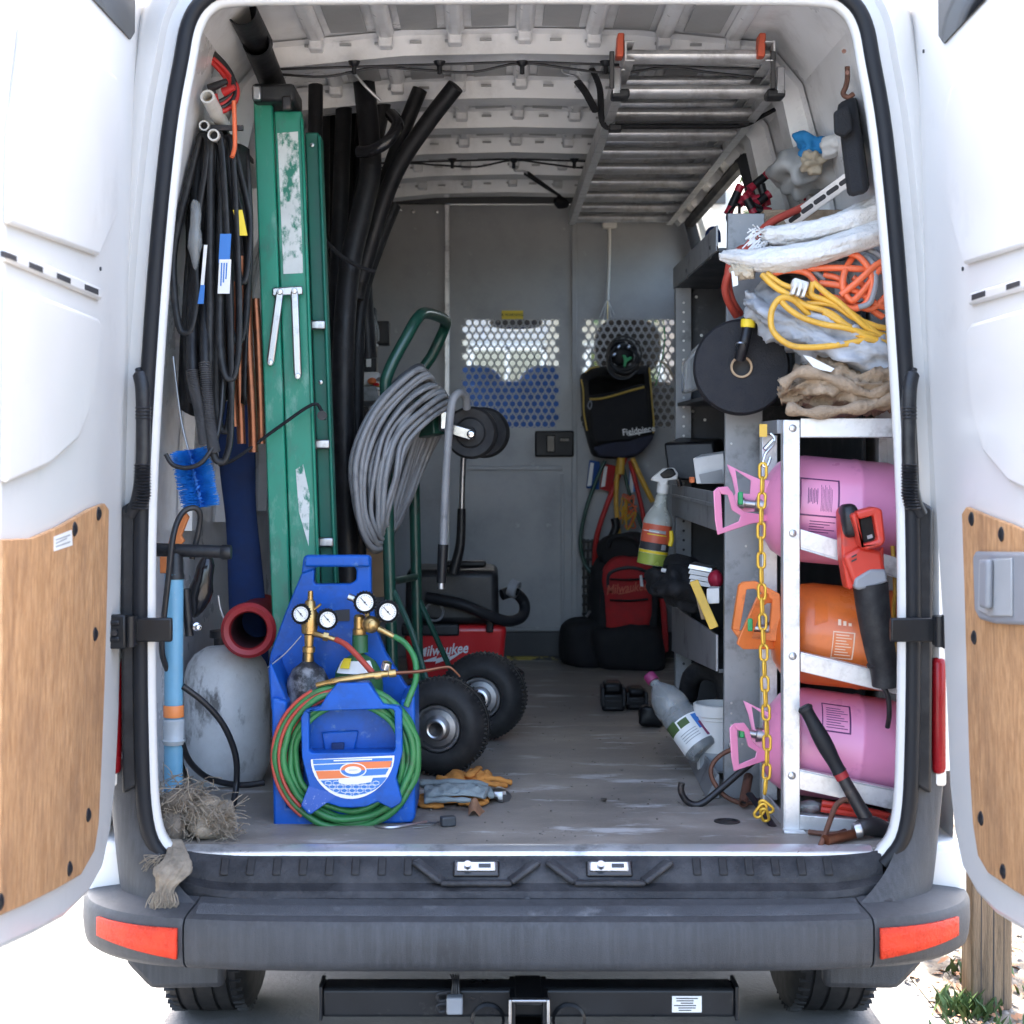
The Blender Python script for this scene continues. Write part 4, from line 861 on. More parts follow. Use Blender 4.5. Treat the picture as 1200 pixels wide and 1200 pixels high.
# ---- blue torch carrier
C = lambda cx, cy: (300+cx*.2918, 640+cy*.2917)
tc_ = thing('torch_carrier', 'blue plastic torch carrier with a handle standing in the doorway', 'torch carrier', P(404, 972, .3))
ho = [C(235, 92), C(248, 82), C(392, 82), C(404, 96), C(402, 136), C(378, 152), C(240, 154), C(231, 145)]
outl = [C(190, 48), C(198, 38), C(452, 38), C(461, 48), C(462, 180), C(480, 330), C(520, 430), C(600, 560), C(638, 600), C(640, 640), C(60, 640), C(48, 500), C(58, 430), C(120, 260), C(182, 110)]
pslab('back_panel', hole(outl, ho), .42, .04, 'blue_plastic', tc_, .005)
pslab('handle_grip', [C(196, 36), C(455, 36), C(459, 84), C(192, 84)], .405, .014, 'blue_plastic', tc_, .006)
pslab('back_slot', [C(318, 258), C(376, 254), C(376, 300), C(318, 302)], .416, .003, 'print_black', tc_, 0)
body = [C(62, 610), C(124, 625), C(124, 1050), C(585, 1050), C(580, 620), C(638, 600), C(640, 1085), C(628, 1112), C(440, 1120), C(250, 1140), C(90, 1146), C(70, 1135)]
pslab('lower_body', body, .235, .22, 'blue_plastic', tc_, .008, 3)
pslab('side_wing', [C(50, 480), C(60, 470), C(124, 622), C(124, 660), C(60, 660)], .26, .16, 'blue_plastic', tc_, .006)
pslab('tray_floor', [C(120, 1052), C(590, 1052), C(590, 1075), C(120, 1075)], .245, .2, 'blue_plastic', tc_, .002)
fo = [C(325, 552), C(452, 549), C(475, 585), C(512, 636), C(572, 645), C(586, 662), C(588, 830), C(562, 932), C(586, 1020), C(580, 1035), C(545, 1056), C(488, 1028), C(440, 1048), C(390, 1052), C(340, 1050), C(285, 1032), C(222, 1078), C(208, 1078), C(180, 1044), C(184, 1030), C(212, 960), C(184, 850), C(180, 690), C(196, 660), C(258, 645), C(285, 600)]
hi_ = [C(212, 672), C(220, 664), C(545, 654), C(556, 662), C(560, 815), C(550, 830), C(224, 832), C(212, 822)]
fp = pslab('front_pocket', hole(fo, hi_), .185, .045, 'blue_plastic', tc_, .005, 3)
pslab('pocket_back', [C(190, 655), C(580, 645), C(580, 1040), C(190, 1045)], .262, .02, 'blue_plastic', tc_, .003)
pslab('pocket_floor', [C(214, 822), C(560, 818), C(556, 842), C(216, 842)], .232, .03, 'blue_plastic', tc_, .001)
pslab('recess_block', [C(262, 748), C(412, 742), C(395, 828), C(275, 830)], .252, .01, 'blue_plastic', tc_, .004)
pslab('recess_block', [C(303, 792), C(354, 790), C(352, 830), C(303, 830)], .243, .009, 'blue_dark', tc_, .002)
for pts in ([C(212, 965), C(330, 1000), C(285, 1030), C(220, 1074), C(184, 1040)],): pslab('worn_foot', pts, .1836, .0012, 'blue_plastic_speckle', fp, 0)
# label: half-round badge
def lab(pts, lv, m): return pslab('badge', [C(*p) for p in pts], .1840-.0006*lv, .0005, m, fp, 0)
def semi(k=1.0, n=22, yo=0): return [(388+k*168*math.cos(math.pi*i/n), 849-8*math.cos(math.pi*i/n)+yo+k*160*math.sin(math.pi*i/n)*(1-.04*math.cos(2*math.pi*i/n))) for i in range(n+1)]
lab(semi(1.0), 1, 'label_white')
def band(y0l, y0r, y1l, y1r, k):                     # strip of the badge clipped by its arc
    def wx(y): q = min(1, max(0, (y-852)/(160*k))); return 168*k*math.sqrt(max(0, 1-q*q))
    A = []
    for i in range(7):
        y = y0r+(y1r-y0r)*i/6; A.append((388+wx(y), y))
    for i in range(7):
        y = y1l+(y0l-y1l)*i/6; A.append((388-wx(y), y))
    return A
lab(band(858, 850, 876, 862, .95), 2, 'label_blue'); lab(band(880, 866, 902, 888, .95), 2, 'label_blue'); lab(band(904, 866, 936, 894, .95), 3, 'label_orange') if False else None
lab([(240, 904), (388, 900), (388, 930), (252, 936)], 3, 'label_orange'); lab([(388, 868), (546, 863), (538, 889), (388, 896)], 3, 'label_orange')
lab(semi(.94, 22, 88)[3:20], 2, 'label_blue') if False else None
lab([(388, 899), (534, 893), (520, 918), (388, 926)], 2, 'label_blue')
lab(band(942, 928, 1004, 1004, .95), 2, 'label_blue')
lab([(330, 940), (350, 932), (420, 928), (470, 930), (462, 948), (410, 956), (360, 958), (335, 952)], 5, 'label_white')
el = lambda rx, ry, n=24: [(390+rx*math.cos(2*math.pi*i/n), 900+ry*math.sin(2*math.pi*i/n)) for i in range(n)]
lab(el(54, 30), 4, 'label_white'); lab(el(49, 26)[0:13], 5, 'label_blue'); lab(el(49, 26)[12:]+el(49, 26)[:1], 5, 'label_orange'); lab(el(33, 15), 6, 'label_white')
lab([(374, 899), (408, 897.5), (408, 900), (374, 901.5)], 7, 'label_grey')
text('OXY-FUEL KIT', .0055, face_cam(P(*C(388, 861), .1822)), 'label_blue', fp, 'badge_lettering') if False else None
lab([(312, 859.5), (466, 854), (466, 859), (312, 864.5)], 4, 'label_white')
for (hx, hy) in [(290+i*32+(j % 2)*16, 952+j*15) for j in range(4) for i in range(7)]:
    q = (hy-852)/152
    if q < 1 and abs(hx-388) < 160*math.sqrt(1-q*q)-12:
        G().tube([P(*C(hx+14*math.cos(a), hy+8.5*math.sin(a)), .1826) for a in [k*math.pi/3+.52 for k in range(6)]], .0007, 4, closed=True, n=1).build('badge_hexagon', 'label_white', fp)
# ---- cylinders and regulators
def gauge(px, py, Y, rp, par, d):
    p = P(px, py, Y); r = rp*K(Y); d = V(d).normalized()
    g = G().lathe([(0, .03), (r*.95, .03), (r*1.08, .024), (r*1.08, .004), (r*.9, -.002), (r*.84, 0), (r*.82, .003)], p, -d, 26)
    for k in range(22):
        a = 2*math.pi*k/22; u = d.cross(V((0, 0, 1))).normalized(); b = d.cross(u); g.box(p-d*.014+(u*math.cos(a)+b*math.sin(a))*r*1.08, (.004, .02, .004), rot=d.to_track_quat('-Y', 'Z').to_matrix())
    o = g.build('gauge', 'rubber', par)
    G().lathe([(0, 0), (r*.84, 0)], p-d*.001, d, 26).build('gauge_face', 'gauge_white', o)
    R_ = d.to_track_quat('-Y', 'Z').to_matrix(); t = G(); t2 = G()
    for k in range(19):
        a = R(225-270*k/18); rr_ = r*.68; t.box(p+d*.0003+R_ @ V((math.cos(a)*rr_, 0, math.sin(a)*rr_)), (r*(.2 if k % 3 == 0 else .12), .0006, r*.035), rot=R_ @ Euler((0, -a, 0)).to_matrix())
    t.build('scale_marks', 'print_black', o)['kind'] = 'stuff'
    t2.bar(p+d*.0012+R_ @ V((r*.25, 0, -r*.3)), p+d*.0012+R_ @ V((-r*.4, 0, r*.45)), r*.07, .0008, up=d); t2.lathe([(0, .002), (r*.1, .001)], p, d, 10)
    t2.build('needle', 'print_black', o)
def cylinder(nm, px, ytop, ybot, rp, Y, m, lbl):
    t = thing(nm, lbl, 'gas cylinder', P(px, ybot, Y), 'gas cylinders in the blue carrier'); r = rp*K(Y); top = P(px, ytop, Y); L = (ybot-ytop)*K(Y)
    G().lathe([(.012, -.03), (.014, 0), (r*.35, .004), (r*.7, .018), (r*.92, .04), (r, .07), (r, L), (0, L)], top, (0, 0, -1), 32).build('cylinder_body', m, t); return t
cb_ = cylinder('gas_cylinder', 361, 775, 945, 26, .335, 'cylinder_black', 'scratched black gas cylinder on the left of the blue carrier')
cg_ = cylinder('gas_cylinder', 420, 766, 945, 29, .345, 'cylinder_green', 'green gas cylinder on the right of the blue carrier')
G().lathe([(.0, -.002), (.030*.62, 0), (.030*.62, .035), (.02, .04)], P(422, 744, .345), (0, 0, -1), 20).build('neck', 'cylinder_green', cg_)
r_ = 29*K(.345)
G().grid(lambda u, v: V((P(420, 0, .345).x+math.sin(-.95+1.7*u)*r_*(.74+.27*v), .345-math.cos(-.95+1.7*u)*r_*(.74+.27*v)-.001, P(0, 772, .345).z-.028*v**1.3)), 12, 4).build('cylinder_label', 'label_white', cg_)
G().grid(lambda u, v: V((P(420, 0, .345).x+math.sin(-.8+.5*u)*r_*(.72+.24*v), .345-math.cos(-.8+.5*u)*r_*(.72+.24*v)-.004, P(0, 769, .345).z-.022*v**1.3)), 6, 3).build('hazard_label', 'label_yellow', cg_)
rg = thing('regulator', 'brass regulator with two gauges on the black cylinder', 'regulator', P(361, 775, .33), 'regulators on the gas cylinders')
G().lathe([(.011, 0), (.011, .02), (.015, .022), (.015, .034), (.010, .036), (.012, .062), (.018, .066), (.020, .09), (.020, .11), (.014, .125), (.012, .14), (.007, .145), (.006, .165), (0, .166)], P(361.5, 775, .33), (.03, 0, 1), 20).build('valve_body', 'brass', rg)
G().cyl(P(366, 716, .325), P(376, 708, .315), .003, seg=8).build('tee_screw', 'brass', rg)
gauge(352.5, 719.5, .31, 10.5, rg, (-.12, -1, .12)); gauge(384, 726, .31, 11, rg, (.2, -1, .05))
G().cyl(P(355, 722, .335), P(381, 728, .335), .007, seg=10).build('cross_tube', 'brass', rg)
G().tube(PT((366, 742, .325), (378, 745, .315), (395, 750, .31)), lambda t: .0075-.002*t, 10).build('outlet', 'brass', rg)
G().lathe([(.007, 0), (.011, 0), (.011, .012), (.007, .012)], P(379, 745.5, .314), (1, 0, -.18), 6).build('hex_nut', 'brass', rg)
ptube('safety_cord', [(353, 745, .32), (335, 765, .30), (318, 779, .27), (314, 782, .25)], .0013, 'grey_cable', rg)
rg2 = thing('regulator', 'brass regulator with two gauges on the green cylinder', 'regulator', P(421, 742, .34), 'regulators on the gas cylinders')
G().lathe([(.014, 0), (.016, .004), (.016, .016), (.013, .018), (.013, .045), (.009, .05), (0, .052)], P(421, 745, .345), (0, 0, 1), 18).build('valve_body', 'brass', rg2)
G().lathe([(0, -.002), (.009, 0), (.012, .003), (.012, .008), (.017, .012), (.020, .018), (.020, .03), (.017, .035), (.017, .07)], P(438, 733, .295), (-.35, 1, 0), 24).build('bonnet_cap', 'brass', rg2)
gauge(427.5, 706, .30, 12, rg2, (.05, -1, .08)); gauge(454.5, 717, .30, 12, rg2, (.18, -1, .04))
G().cyl(P(428, 712, .335), P(433, 730, .335), .006, seg=8).build('cross_tube', 'brass', rg2); G().cyl(P(440, 730, .335), P(453, 719, .335), .006, seg=8).build('cross_tube', 'brass', rg2)
G().tube(PT((444, 737, .31), (452, 741, .305), (463, 747, .30)), lambda t: .008-.002*t, 10).build('outlet', 'brass', rg2)
G().cyl(P(408, 699, .33), P(416, 702, .33), .008, seg=12).build('relief_cap', 'steel', rg2)
# ---- twin hose coil
wh = thing('welding_hose', 'green and red twin welding hose coiled round the blue carrier', 'hose', P(407, 972, .22))
def ring_pts(r, dx, dy, Y, k=1.0, n=26, ph=0): return [(406.5+dx+r*math.cos(2*math.pi*i/n)*k+1.2*math.sin(i*2.3+ph), 886+dy+r*math.sin(2*math.pi*i/n)+1.0*math.sin(i*1.7+ph), Y+.004*math.sin(i*1.3+ph)) for i in range(n)]
for i, (r, dx, dy, Y) in enumerate(((83, 0, 1, .222), (75.5, 1.5, -1, .214), (69, 3, 3, .226), (80, 2, -2, .231), (63, 3, 1, .218))):
    ptube('green_line', ring_pts(r, dx, dy, Y, ph=i), .0082 if i < 4 else .007, 'green_hose', wh, seg=8, n=3, closed=True)
for i, (r, Y, k0, k1) in enumerate(((87.5, .222, 9.2, 17.5), (79.6, .213, 9.6, 20), (72, .224, 9, 18))):
    pts = [(406.5+r*math.cos(2*math.pi*(k0+(k1-k0)*j/14)/26), 887+r*math.sin(2*math.pi*(k0+(k1-k0)*j/14)/26), Y-.003) for j in range(15)]
    ptube('red_line', pts, .0042, 'red_hose', wh, seg=8, n=3)
ptube('red_line', [(394, 749.5, .31), (406, 756, .29), (422, 772, .26), (437, 789, .23)], .007, 'red_hose', wh)
ptube('green_line', [(462, 746, .30), (475, 754, .29), (486, 772, .27), (487.5, 795, .25), (481, 814, .235), (476, 828, .228)], .0072, 'green_hose', wh)
tr = thing('welding_torch', 'slim brass torch laid across the top of the hose coil', 'torch', P(440, 800, .21))
G().tube(PT((371, 803, .215), (385, 799.5, .21), (410, 795.5, .205), (440, 791, .205), (455, 789, .205)), lambda t: .006+.002*(t > .25), 10).build('torch_handle', 'brass', tr)
G().tube(PT((455, 789, .205), (490, 787, .21), (520, 782, .22), (529, 783, .22), (539, 793, .225)), lambda t: .0048-.0026*t, 8).build('torch_tip', 'copper', tr)
for (x, y, r, m) in ((453, 780, .011, 'chrome'), (460, 789, .009, 'brass'), (443, 791.5, .0095, 'brass')): G().lathe([(0, -.008), (r, -.008), (r*1.05, 0), (r, .008), (0, .008)], P(x, y, .203), (.2, -.2, 1) if m == 'chrome' else (1, 0, .1), 10).build('control_knob', m, tr)

# ---- green hand truck with pneumatic wheels
ht = thing('hand_truck', 'dark green hand truck on two fat black tyres', 'hand truck', P(530, 880, 1.1))
YA, YBk = .98, 1.38
G().tube(PT((462, 850, YA), (459, 760, YA), (455, 620, YA), (452, 470, YA), (455, 437, YA), (478, 392, YA+.02), (490, 372, YA+.05), (500, 367, YA+.12), (520, 374, YBk-.1), (521, 384, YBk-.02), (507, 415, YBk), (488, 450, YBk), (485, 520, YBk), (487, 640, YBk), (489, 740, YBk), (491, 830, YBk)), .0165, 12, n=6).build('tube_frame', 'handtruck_green', ht)
for y in (520, 678, 800): G().tube([P(456, y+4, YA), P(487, y-2, YBk)], .011, 10, n=1).build('cross_bar', 'handtruck_green', ht)
G().tube(PT((460, 690, YA), (482, 740, YA-.05), (502, 805, YA-.08)), .0085, 8).build('wheel_brace', 'handtruck_green', ht)
G().tube(PT((489, 698, YBk), (508, 740, YBk-.02), (534, 798, YBk+.0)), .0085, 8).build('wheel_brace', 'handtruck_green', ht)
W1, W2 = P(517, 852, .80), P(566, 817, 1.32)
axd = (W2-W1); axd.z = 0; axd.normalize()
for cpt, rr in ((W1, .1275), (W2, .1275)):
    c_ = V((cpt.x, cpt.y, .682+rr)); 
    wv = G().lathe([(.060, .018), (.066, .004), (.085, -.002), (.105, .006), (.118, .022), (rr-.003, .034), (rr, .045), (rr, .052), (rr-.003, .053), (rr-.003, .057), (rr, .058), (rr, .075), (rr-.003, .084), (.118, .098), (.105, .112), (.085, .12), (.066, .116), (.06, .1)], c_-axd*.055, axd, 48).build('tyre', 'tyre', ht, sharp=45)
    t = G()
    for k in range(64):
        a = 2*math.pi*k/64; u = axd.cross(V((0, 0, 1))).normalized(); d = u*math.cos(a)+V((0, 0, 1))*math.sin(a)
        for o_ in (-.019, .027): t.box(c_+axd*o_+d*(rr-.0028), (.004, .013, .008), rot=Matrix((d.cross(axd), axd, d)).transposed())
    t.build('tread_block', 'tyre', wv)['kind'] = 'stuff'
    G().lathe([(.018, -.012), (.022, -.014), (.028, -.012), (.030, .004), (.034, .012), (.048, .014), (.054, .006), (.060, .006), (.064, .012), (.064, .03)], c_-axd*.055, axd, 36).build('rim', 'steel', ht)
    G().lathe([(0, -.002), (.012, -.004), (.018, -.006), (.018, .04)], c_-axd*.055, axd, 16).build('hub', 'dark_steel', ht)
G().cyl(V((W1.x, W1.y, .8095)), V((W2.x, W2.y, .8095)), .012, seg=12).build('axle', 'dark_steel', ht)
# swivel castors at the top of the hand truck
for i, (px, py, Y, r) in enumerate(((551, 507, 1.06, 31), (566, 507, 1.30, 30))):
    c_ = P(px, py, Y); rr = r*K(Y)
    o = G().lathe([(0, -.006), (.014, -.006), (.016, .002), (rr*.52, .004), (rr*.55, .001), (rr*.60, .004), (rr*.9, .002), (rr, .012), (rr, .034), (rr*.9, .044), (0, .044)], c_, (.15, 1, 0), 40).build('castor_wheel', 'rubber_dusty', ht)
    G().bar(P(px-29, py-6, Y-.022), P(px+2, py+3, Y-.022), .030, .006, up=(0, 1, 0)).build('castor_fork', 'chrome', o, bevel=.008)
    G().lathe([(0, .014), (.008, .012), (.010, .004), (.013, 0), (0, 0)], P(px+1, py+2, Y-.024), (0, -1, 0), 16).build('castor_bolt', 'chrome', o)
    G().box(P(px-30, py-14, Y+.01), (.032, .06, .06)).build('castor_bracket', 'chrome', o, bevel=.008)
G().bar(P(487, 505, 1.2), P(516, 498, 1.1), .05, .05).build('castor_post', 'handtruck_green', ht, bevel=.004)
# ---- coil of grey cable on the hand truck
gc = thing('cable_coil', 'thick coil of grey cable hung over the green hand truck', 'cable', P(470, 640, 1.0))
for i in range(32):
    f = i/31; g_ = lambda a: a+rng(-3.6, 3.6)
    fy = .10*f; Y0 = .93+.06*math.sin(i*2.4)
    T_ = (493+37*f, g_(431+44*f)); pts = [(T_[0], T_[1], Y0+.10+fy), (g_(462+40*f), g_(448+40*f), Y0+.03+fy), (g_(432+46*f), g_(487+34*f), Y0-.02+fy), (g_(415+50*f), g_(540+20*f), Y0-.04+fy), (g_(415+42*f), g_(590+10*f), Y0-.03+fy), (g_(424+30*f), g_(625-4*f), Y0+.0+fy), (g_(439+16*f), g_(643-16*f), Y0+.06+fy), (452+14*f, g_(632-20*f), Y0+.15+fy), (463+20*f, g_(590-10*f), Y0+.24+fy), (480+24*f, g_(530), Y0+.27+fy), (496+28*f, g_(470+20*f), Y0+.22+fy)]
    ptube('cable_turn', pts, .0066+.001*(i % 3), 'grey_cable' if i % 4 != 1 else 'dark_grey_cable', gc, seg=8, n=5, closed=True)
# ---- vacuum wands
wd = thing('vacuum_wand', 'bent grey vacuum tube with a black cuff in front of the castor', 'vacuum wand', P(519, 690, .98), 'vacuum tubes')
ptube('tube', [(547, 478, 1.03), (545, 464, 1.0), (537, 461, .97), (530, 472, .955), (526, 505, .95), (522, 570, .95), (519, 645, .95)], .0115, 'grey_cable', wd, seg=12)
G().cyl(P(519.5, 638, .95), P(517, 683, .95), .0145, .013, 14).build('cuff', 'black_plastic', wd); G().cyl(P(517, 680, .95), P(517, 690, .95), .011, .012, 12).build('tip', 'steel', wd)
wd = thing('vacuum_wand', 'straight dull metal tube with a black angled end in front of the partition door', 'vacuum wand', P(535, 670, 1.9), 'vacuum tubes')
ptube('tube', [(544, 520, 1.9), (542, 560, 1.9), (541, 600, 1.9)], .0095, 'steel', wd, seg=12)
G().tube(PT((541, 596, 1.9), (540, 632, 1.9), (537, 650, 1.9), (531, 672, 1.9)), lambda t: .014+.004*t, 14).build('cuff', 'black_plastic', wd)
# ---- red wet/dry vacuum
C3 = lambda cx, cy: (430+cx*.25, 640+cy*.25)
YV = 2.0; c_ = P(532, 0, YV); 
vc = thing('shop_vacuum', 'red shop vacuum with a black top behind the hand truck', 'vacuum', V((c_.x, YV+.16, .68)))
def rbox(x0, x1, y0, y1, z0, z1, tp, nm, m, bev, par=vc): 
    cx, cy = (x0+x1)/2, (y0+y1)/2; g = G()
    vs = []
    for z, k in ((z0, tp), (z1, 1)):
        for a, b in ((-1, -1), (1, -1), (1, 1), (-1, 1)): vs.append(V((cx+a*(x1-x0)/2*k, cy+b*(y1-y0)/2*k, z)))
    g._a(vs, [(3, 2, 1, 0), (4, 5, 6, 7), (0, 1, 5, 4), (1, 2, 6, 5), (2, 3, 7, 6), (3, 0, 4, 7)]); return g.build(nm, m, par, bevel=bev, seg=3)
X0, X1 = P(472, 0, YV).x, P(594, 0, YV).x; zt = P(0, 733, YV).z
vb = rbox(X0, X1, YV, YV+.34, .685, zt, .86, 'tank', 'vac_red', .02)
rbox(X0+.01, X1-.03, YV+.01, YV+.33, zt+.002, P(0, 668, YV).z, 1.03, 'motor_head', 'black_plastic', .025)
rbox(X0-.004, X0+.19, YV-.012, YV+.1, P(0, 745, YV).z, zt+.005, 1, 'latch_panel', 'black_plastic', .008)
rbox(X1-.07, X1-.045, YV-.014, YV+.03, P(0, 741, YV).z, zt+.02, 1, 'latch', 'black_gloss', .005)
G().box((P(545, 0, YV).x, YV+.15, P(0, 664, YV).z), (.14, .05, .02)).build('carry_handle', 'black_plastic', vc, bevel=.008)
G().lathe([(.026, 0), (.030, -.003), (.034, 0)], P(509, 717, YV-.0), (0, 1, 0), 28).build('dial_ring', 'grey_plastic', vc)
G().tube(PT((500, 700, YV-.02), (540, 708, YV-.04), (570, 720, YV-.03), (595, 728, YV), (612, 722, YV+.05), (614, 706, YV+.08), (602, 694, YV+.06), (588, 697, YV+.04)), .019, 14, n=6).build('vacuum_hose', 'rubber', vc)
G().lathe([(.02, 0), (.03, .002), (.03, .03), (.02, .032)], P(607, 692, YV+.03), (-.8, .3, .3), 20).build('hose_collar', 'grey_plastic', vc)
m_ = Matrix.Translation(P(518, 762, YV-.006+.012)) @ Euler((R(90), R(-5), R(-2)), 'XYZ').to_matrix().to_4x4()
text('Milwaukee', .050, m_, 'white_print', vb, 'lettering', shear=.35, sx=.80, ext=.001, bold=.018)
pslab('lightning_mark', [(492, 776), (512, 769), (511, 772), (528, 767), (526, 770), (545, 762), (526, 775), (527, 772), (510, 778), (511, 775)], YV+.004, .002, 'white_print', vb, 0)
ptube('power_cord', [(592, 770, YV), (597, 778, YV-.02), (608, 785, YV-.03), (613, 790, YV-.05), (610, 797, YV-.08)], .005, 'black_cable', vc)
# ---- gloves on the floor
def gmap(px, py, h=0):                               # photo point on the cargo floor, raised by h
    D = (ZC-.68-h)*F_PX/(py-VY); return V((XC+(px-VX)*D/F_PX, D-DCAM, .68+h))
def cloth(nm, outline, m, lbl, cat, grp, h0, amp, seed, par=None, n=18, th=.012):
    A = [gmap(*p) for p in outline]; mid = sum(A, V())/len(A); g = G(); N = len(A)
    full = catmull(A, 5, True); M = len(full)
    def f(u, v):
        p = mid.lerp(full[round(u*M) % M], v); z = h0+amp*(1-v**3)*(.6+.8*noise.noise(p*14+V((seed, 0, 0))))+amp*.35*noise.noise(p*45+V((seed, 2, 0)))*(1-v**6)
        return V((p.x, p.y, .68+max(.003, z)))
    g.grid(f, M, 10, cu=True); o = g.build(nm, m, par, sharp=180, solid=th)
    return tag(o, lbl, cat, grp) if par is None else o
GG = 'work gloves on the floor by the hand truck'
def crumple(nm, m, pts, w, h, fing, lbl, seed, parent=None):
    """a limp glove lying flat: a wide flattened sleeve with creases, and five soft fingers"""
    cen = catmull([gmap(*p) for p in pts], 8); N = len(cen); g = G()
    def f(u, v):
        i = round(u*(N-1)); d = cen[min(i+1, N-1)]-cen[max(i-1, 0)]; d.normalize(); sd = d.cross(V((0, 0, 1))).normalized(); a = v*2*math.pi
        ww = w*(.75+.35*math.sin(math.pi*min(1, u*1.2+.1))); c_, s_ = math.cos(a), math.sin(a)
        cr = noise.noise(V((c_*2+seed, s_*2, u*7)))*.55+.30*math.sin(u*23+c_*5+seed)+.25*noise.noise(V((c_*6, s_*6+seed, u*19)))
        p = cen[i]+sd*c_*ww*(1+.12*cr)+V((0, 0, (s_*h if s_ > 0 else s_*h*.5)*(1+.9*cr)+.25*h*cr))
        p.z = max(p.z, .683); return p
    g.grid(f, N-1, 40, cv=True)
    g.f += [tuple(range(40)), tuple((N-1)*40+k for k in range(39, -1, -1))]
    for fp_, r_ in fing: g.tube([gmap(*q) for q in fp_], lambda t, r_=r_: r_*(1-.25*t+.16*math.sin(t*17+seed)), 10, n=6, flat=.62)
    o = g.build(nm, m, parent, sharp=180); return tag(o, lbl, 'glove', GG) if parent is None else o
crumple('work_glove', 'orange_glove', [(494, 939, .010), (515, 936, .010), (545, 936, .010), (570, 936, .008)], .045, .009, [([(490, 940, .008), (500, 944, .008), (520, 944, .008)], .012), ([(560, 938, .01), (572, 934, .01), (580, 931, .006)], .011), ([(540, 940, .01), (556, 942, .01), (570, 940, .006)], .011)], 'orange glove lying flat underneath the grey cloth glove', 1)
crumple('work_glove', 'orange_glove', [(528, 918, .014), (545, 912, .018), (562, 911, .018), (575, 914, .012)], .055, .014, [([(548, 910, .03), (557, 904, .035), (561, 900, .02)], .012), ([(566, 912, .02), (582, 913, .02), (599, 917, .010)], .013), ([(562, 917, .018), (578, 919, .016), (592, 920, .008)], .012), ([(535, 913, .02), (528, 918, .02), (522, 922, .01)], .012)], 'orange glove spread out behind the grey cloth glove', 4)
gg_ = crumple('work_glove', 'grey_glove', [(497, 930, .026), (520, 928, .030), (548, 928, .032), (570, 932, .026)], .042, .013, [([(494, 918, .034), (520, 917, .04), (550, 917, .042), (572, 921, .034)], .0145), ([(498, 938, .022), (525, 937, .026), (552, 938, .026)], .012), ([(560, 922, .036), (573, 926, .03), (575, 934, .02)], .0125)], 'folded grey cloth glove on top of the orange gloves', 7)
gr_ = G()
for _ in range(240):
    c = V((rng(-.25, .45), rng(.06, 2.2), .682)); s_ = rng(.0012, .0042); gr_.blob(c, (s_*2, s_*1.5, s_), 5, 3, rot=(0, 0, rng(0, 3)))
gr_ = gr_.build('floor_grit', 'pebble', sharp=180); gr_['kind'] = 'stuff'; tag(gr_, 'crumbs of dirt and grit scattered over the van floor', 'grit')
o = G().blob(gmap(586, 933, .012), (.05, .05, .03), 14, 9, amp=.9, sc_=40, seed=8).build('crumpled_foil', 'steel', sharp=20); tag(o, 'crumpled silver scrap beside the gloves', 'scrap')
o = thing('wall_plug', 'small grey electrical connector lying near the rear edge of the floor', 'plug', gmap(525, 962))
G().box(gmap(525, 962, .012), (.034, .022, .022), rot=(0, 0, .3)).build('housing', 'dark_metal', o, bevel=.003)
for k in range(3): G().tube([gmap(518, 962, .01), gmap(508-k*3, 964+k*2, .004), gmap(494-k*5, 962+k*4, .003)], .0016, 5).build('wire', 'steel', o)
ld = G().grid(lambda u, v: gmap(549+u*19, 956-v*4, .002)+V((0, .02*v, .012*math.sin(u*5)+.022*v*(1-abs(u-.5)))), 8, 3).build('dry_leaf', 'dry_leaf', sharp=180); tag(ld, 'curled brown dry leaf on the floor near the gloves', 'leaf')
o = G().grid(lambda u, v: gmap(704+u*7, 938-v*3, .002+.004*u), 3, 2).build('dry_leaf', 'dark_steel', sharp=180); tag(o, 'tiny dark leaf scrap lying alone in the middle of the floor', 'leaf')
tag(G().tube([gmap(440, 968, .003), gmap(460, 970, .003), gmap(500, 963, .003)], .004, 6).build('metal_rod', 'steel'), 'thin bent metal rod on the floor in front of the carrier', 'rod')
# ---- left shelf with clutter
ls = thing('wall_shelf', 'grey metal shelf on the left wall behind the foam pipes', 'shelf', P(420, 480, 2.2))
pslab('shelf_plate', [(330, 452), (440, 452), (446, 470), (330, 476)], 1.9, .5, 'grey_metal', ls, .004)
pslab('shelf_back', rect(330, 300, 432, 700), 2.55, .02, 'dark_metal', ls, .002)
for i, (x0, y0, x1, y1, Y, m, lbl) in enumerate(((424, 405, 441, 436, 2.0, 'black_plastic', 'open black electrical box on the left shelf'), (424, 436, 444, 452, 1.97, 'label_white', 'small white packet on the left shelf below the electrical box'), (436, 376, 456, 404, 2.4, 'black_plastic', 'black bracket above the clutter on the left shelf'), (422, 360, 440, 404, 2.15, 'dark_metal', 'dark carton behind the electrical box on the left shelf'))):
    o = pslab('shelf_box', rect(x0, y0, x1, y1), Y, .08, m, None, .005); tag(o, lbl, 'box', 'odds and ends on the left shelf')
    if i == 0: pslab('switch', rect(429, 413, 435, 430), Y-.006, .006, 'label_white', o, .002); pslab('rim', rect(422, 403, 443, 406), Y-.01, .02, 'label_white', o, .002)
for i in range(7): 
    p = P(rng(428, 446), rng(440, 458), 1.94)
    o = G().blob(p, (.03, .03, .02), 10, 7, amp=.5, sc_=40, seed=i).build('small_fitting', ('label_white', 'label_orange', 'vac_red', 'steel', 'label_white', 'brass', 'steel')[i]); tag(o, ('small white fitting', 'small orange fitting', 'small red fitting', 'small steel fitting', 'second small white fitting', 'small brass fitting', 'second small steel fitting')[i]+' in the clutter on the left shelf', 'fitting', 'fittings on the left shelf')
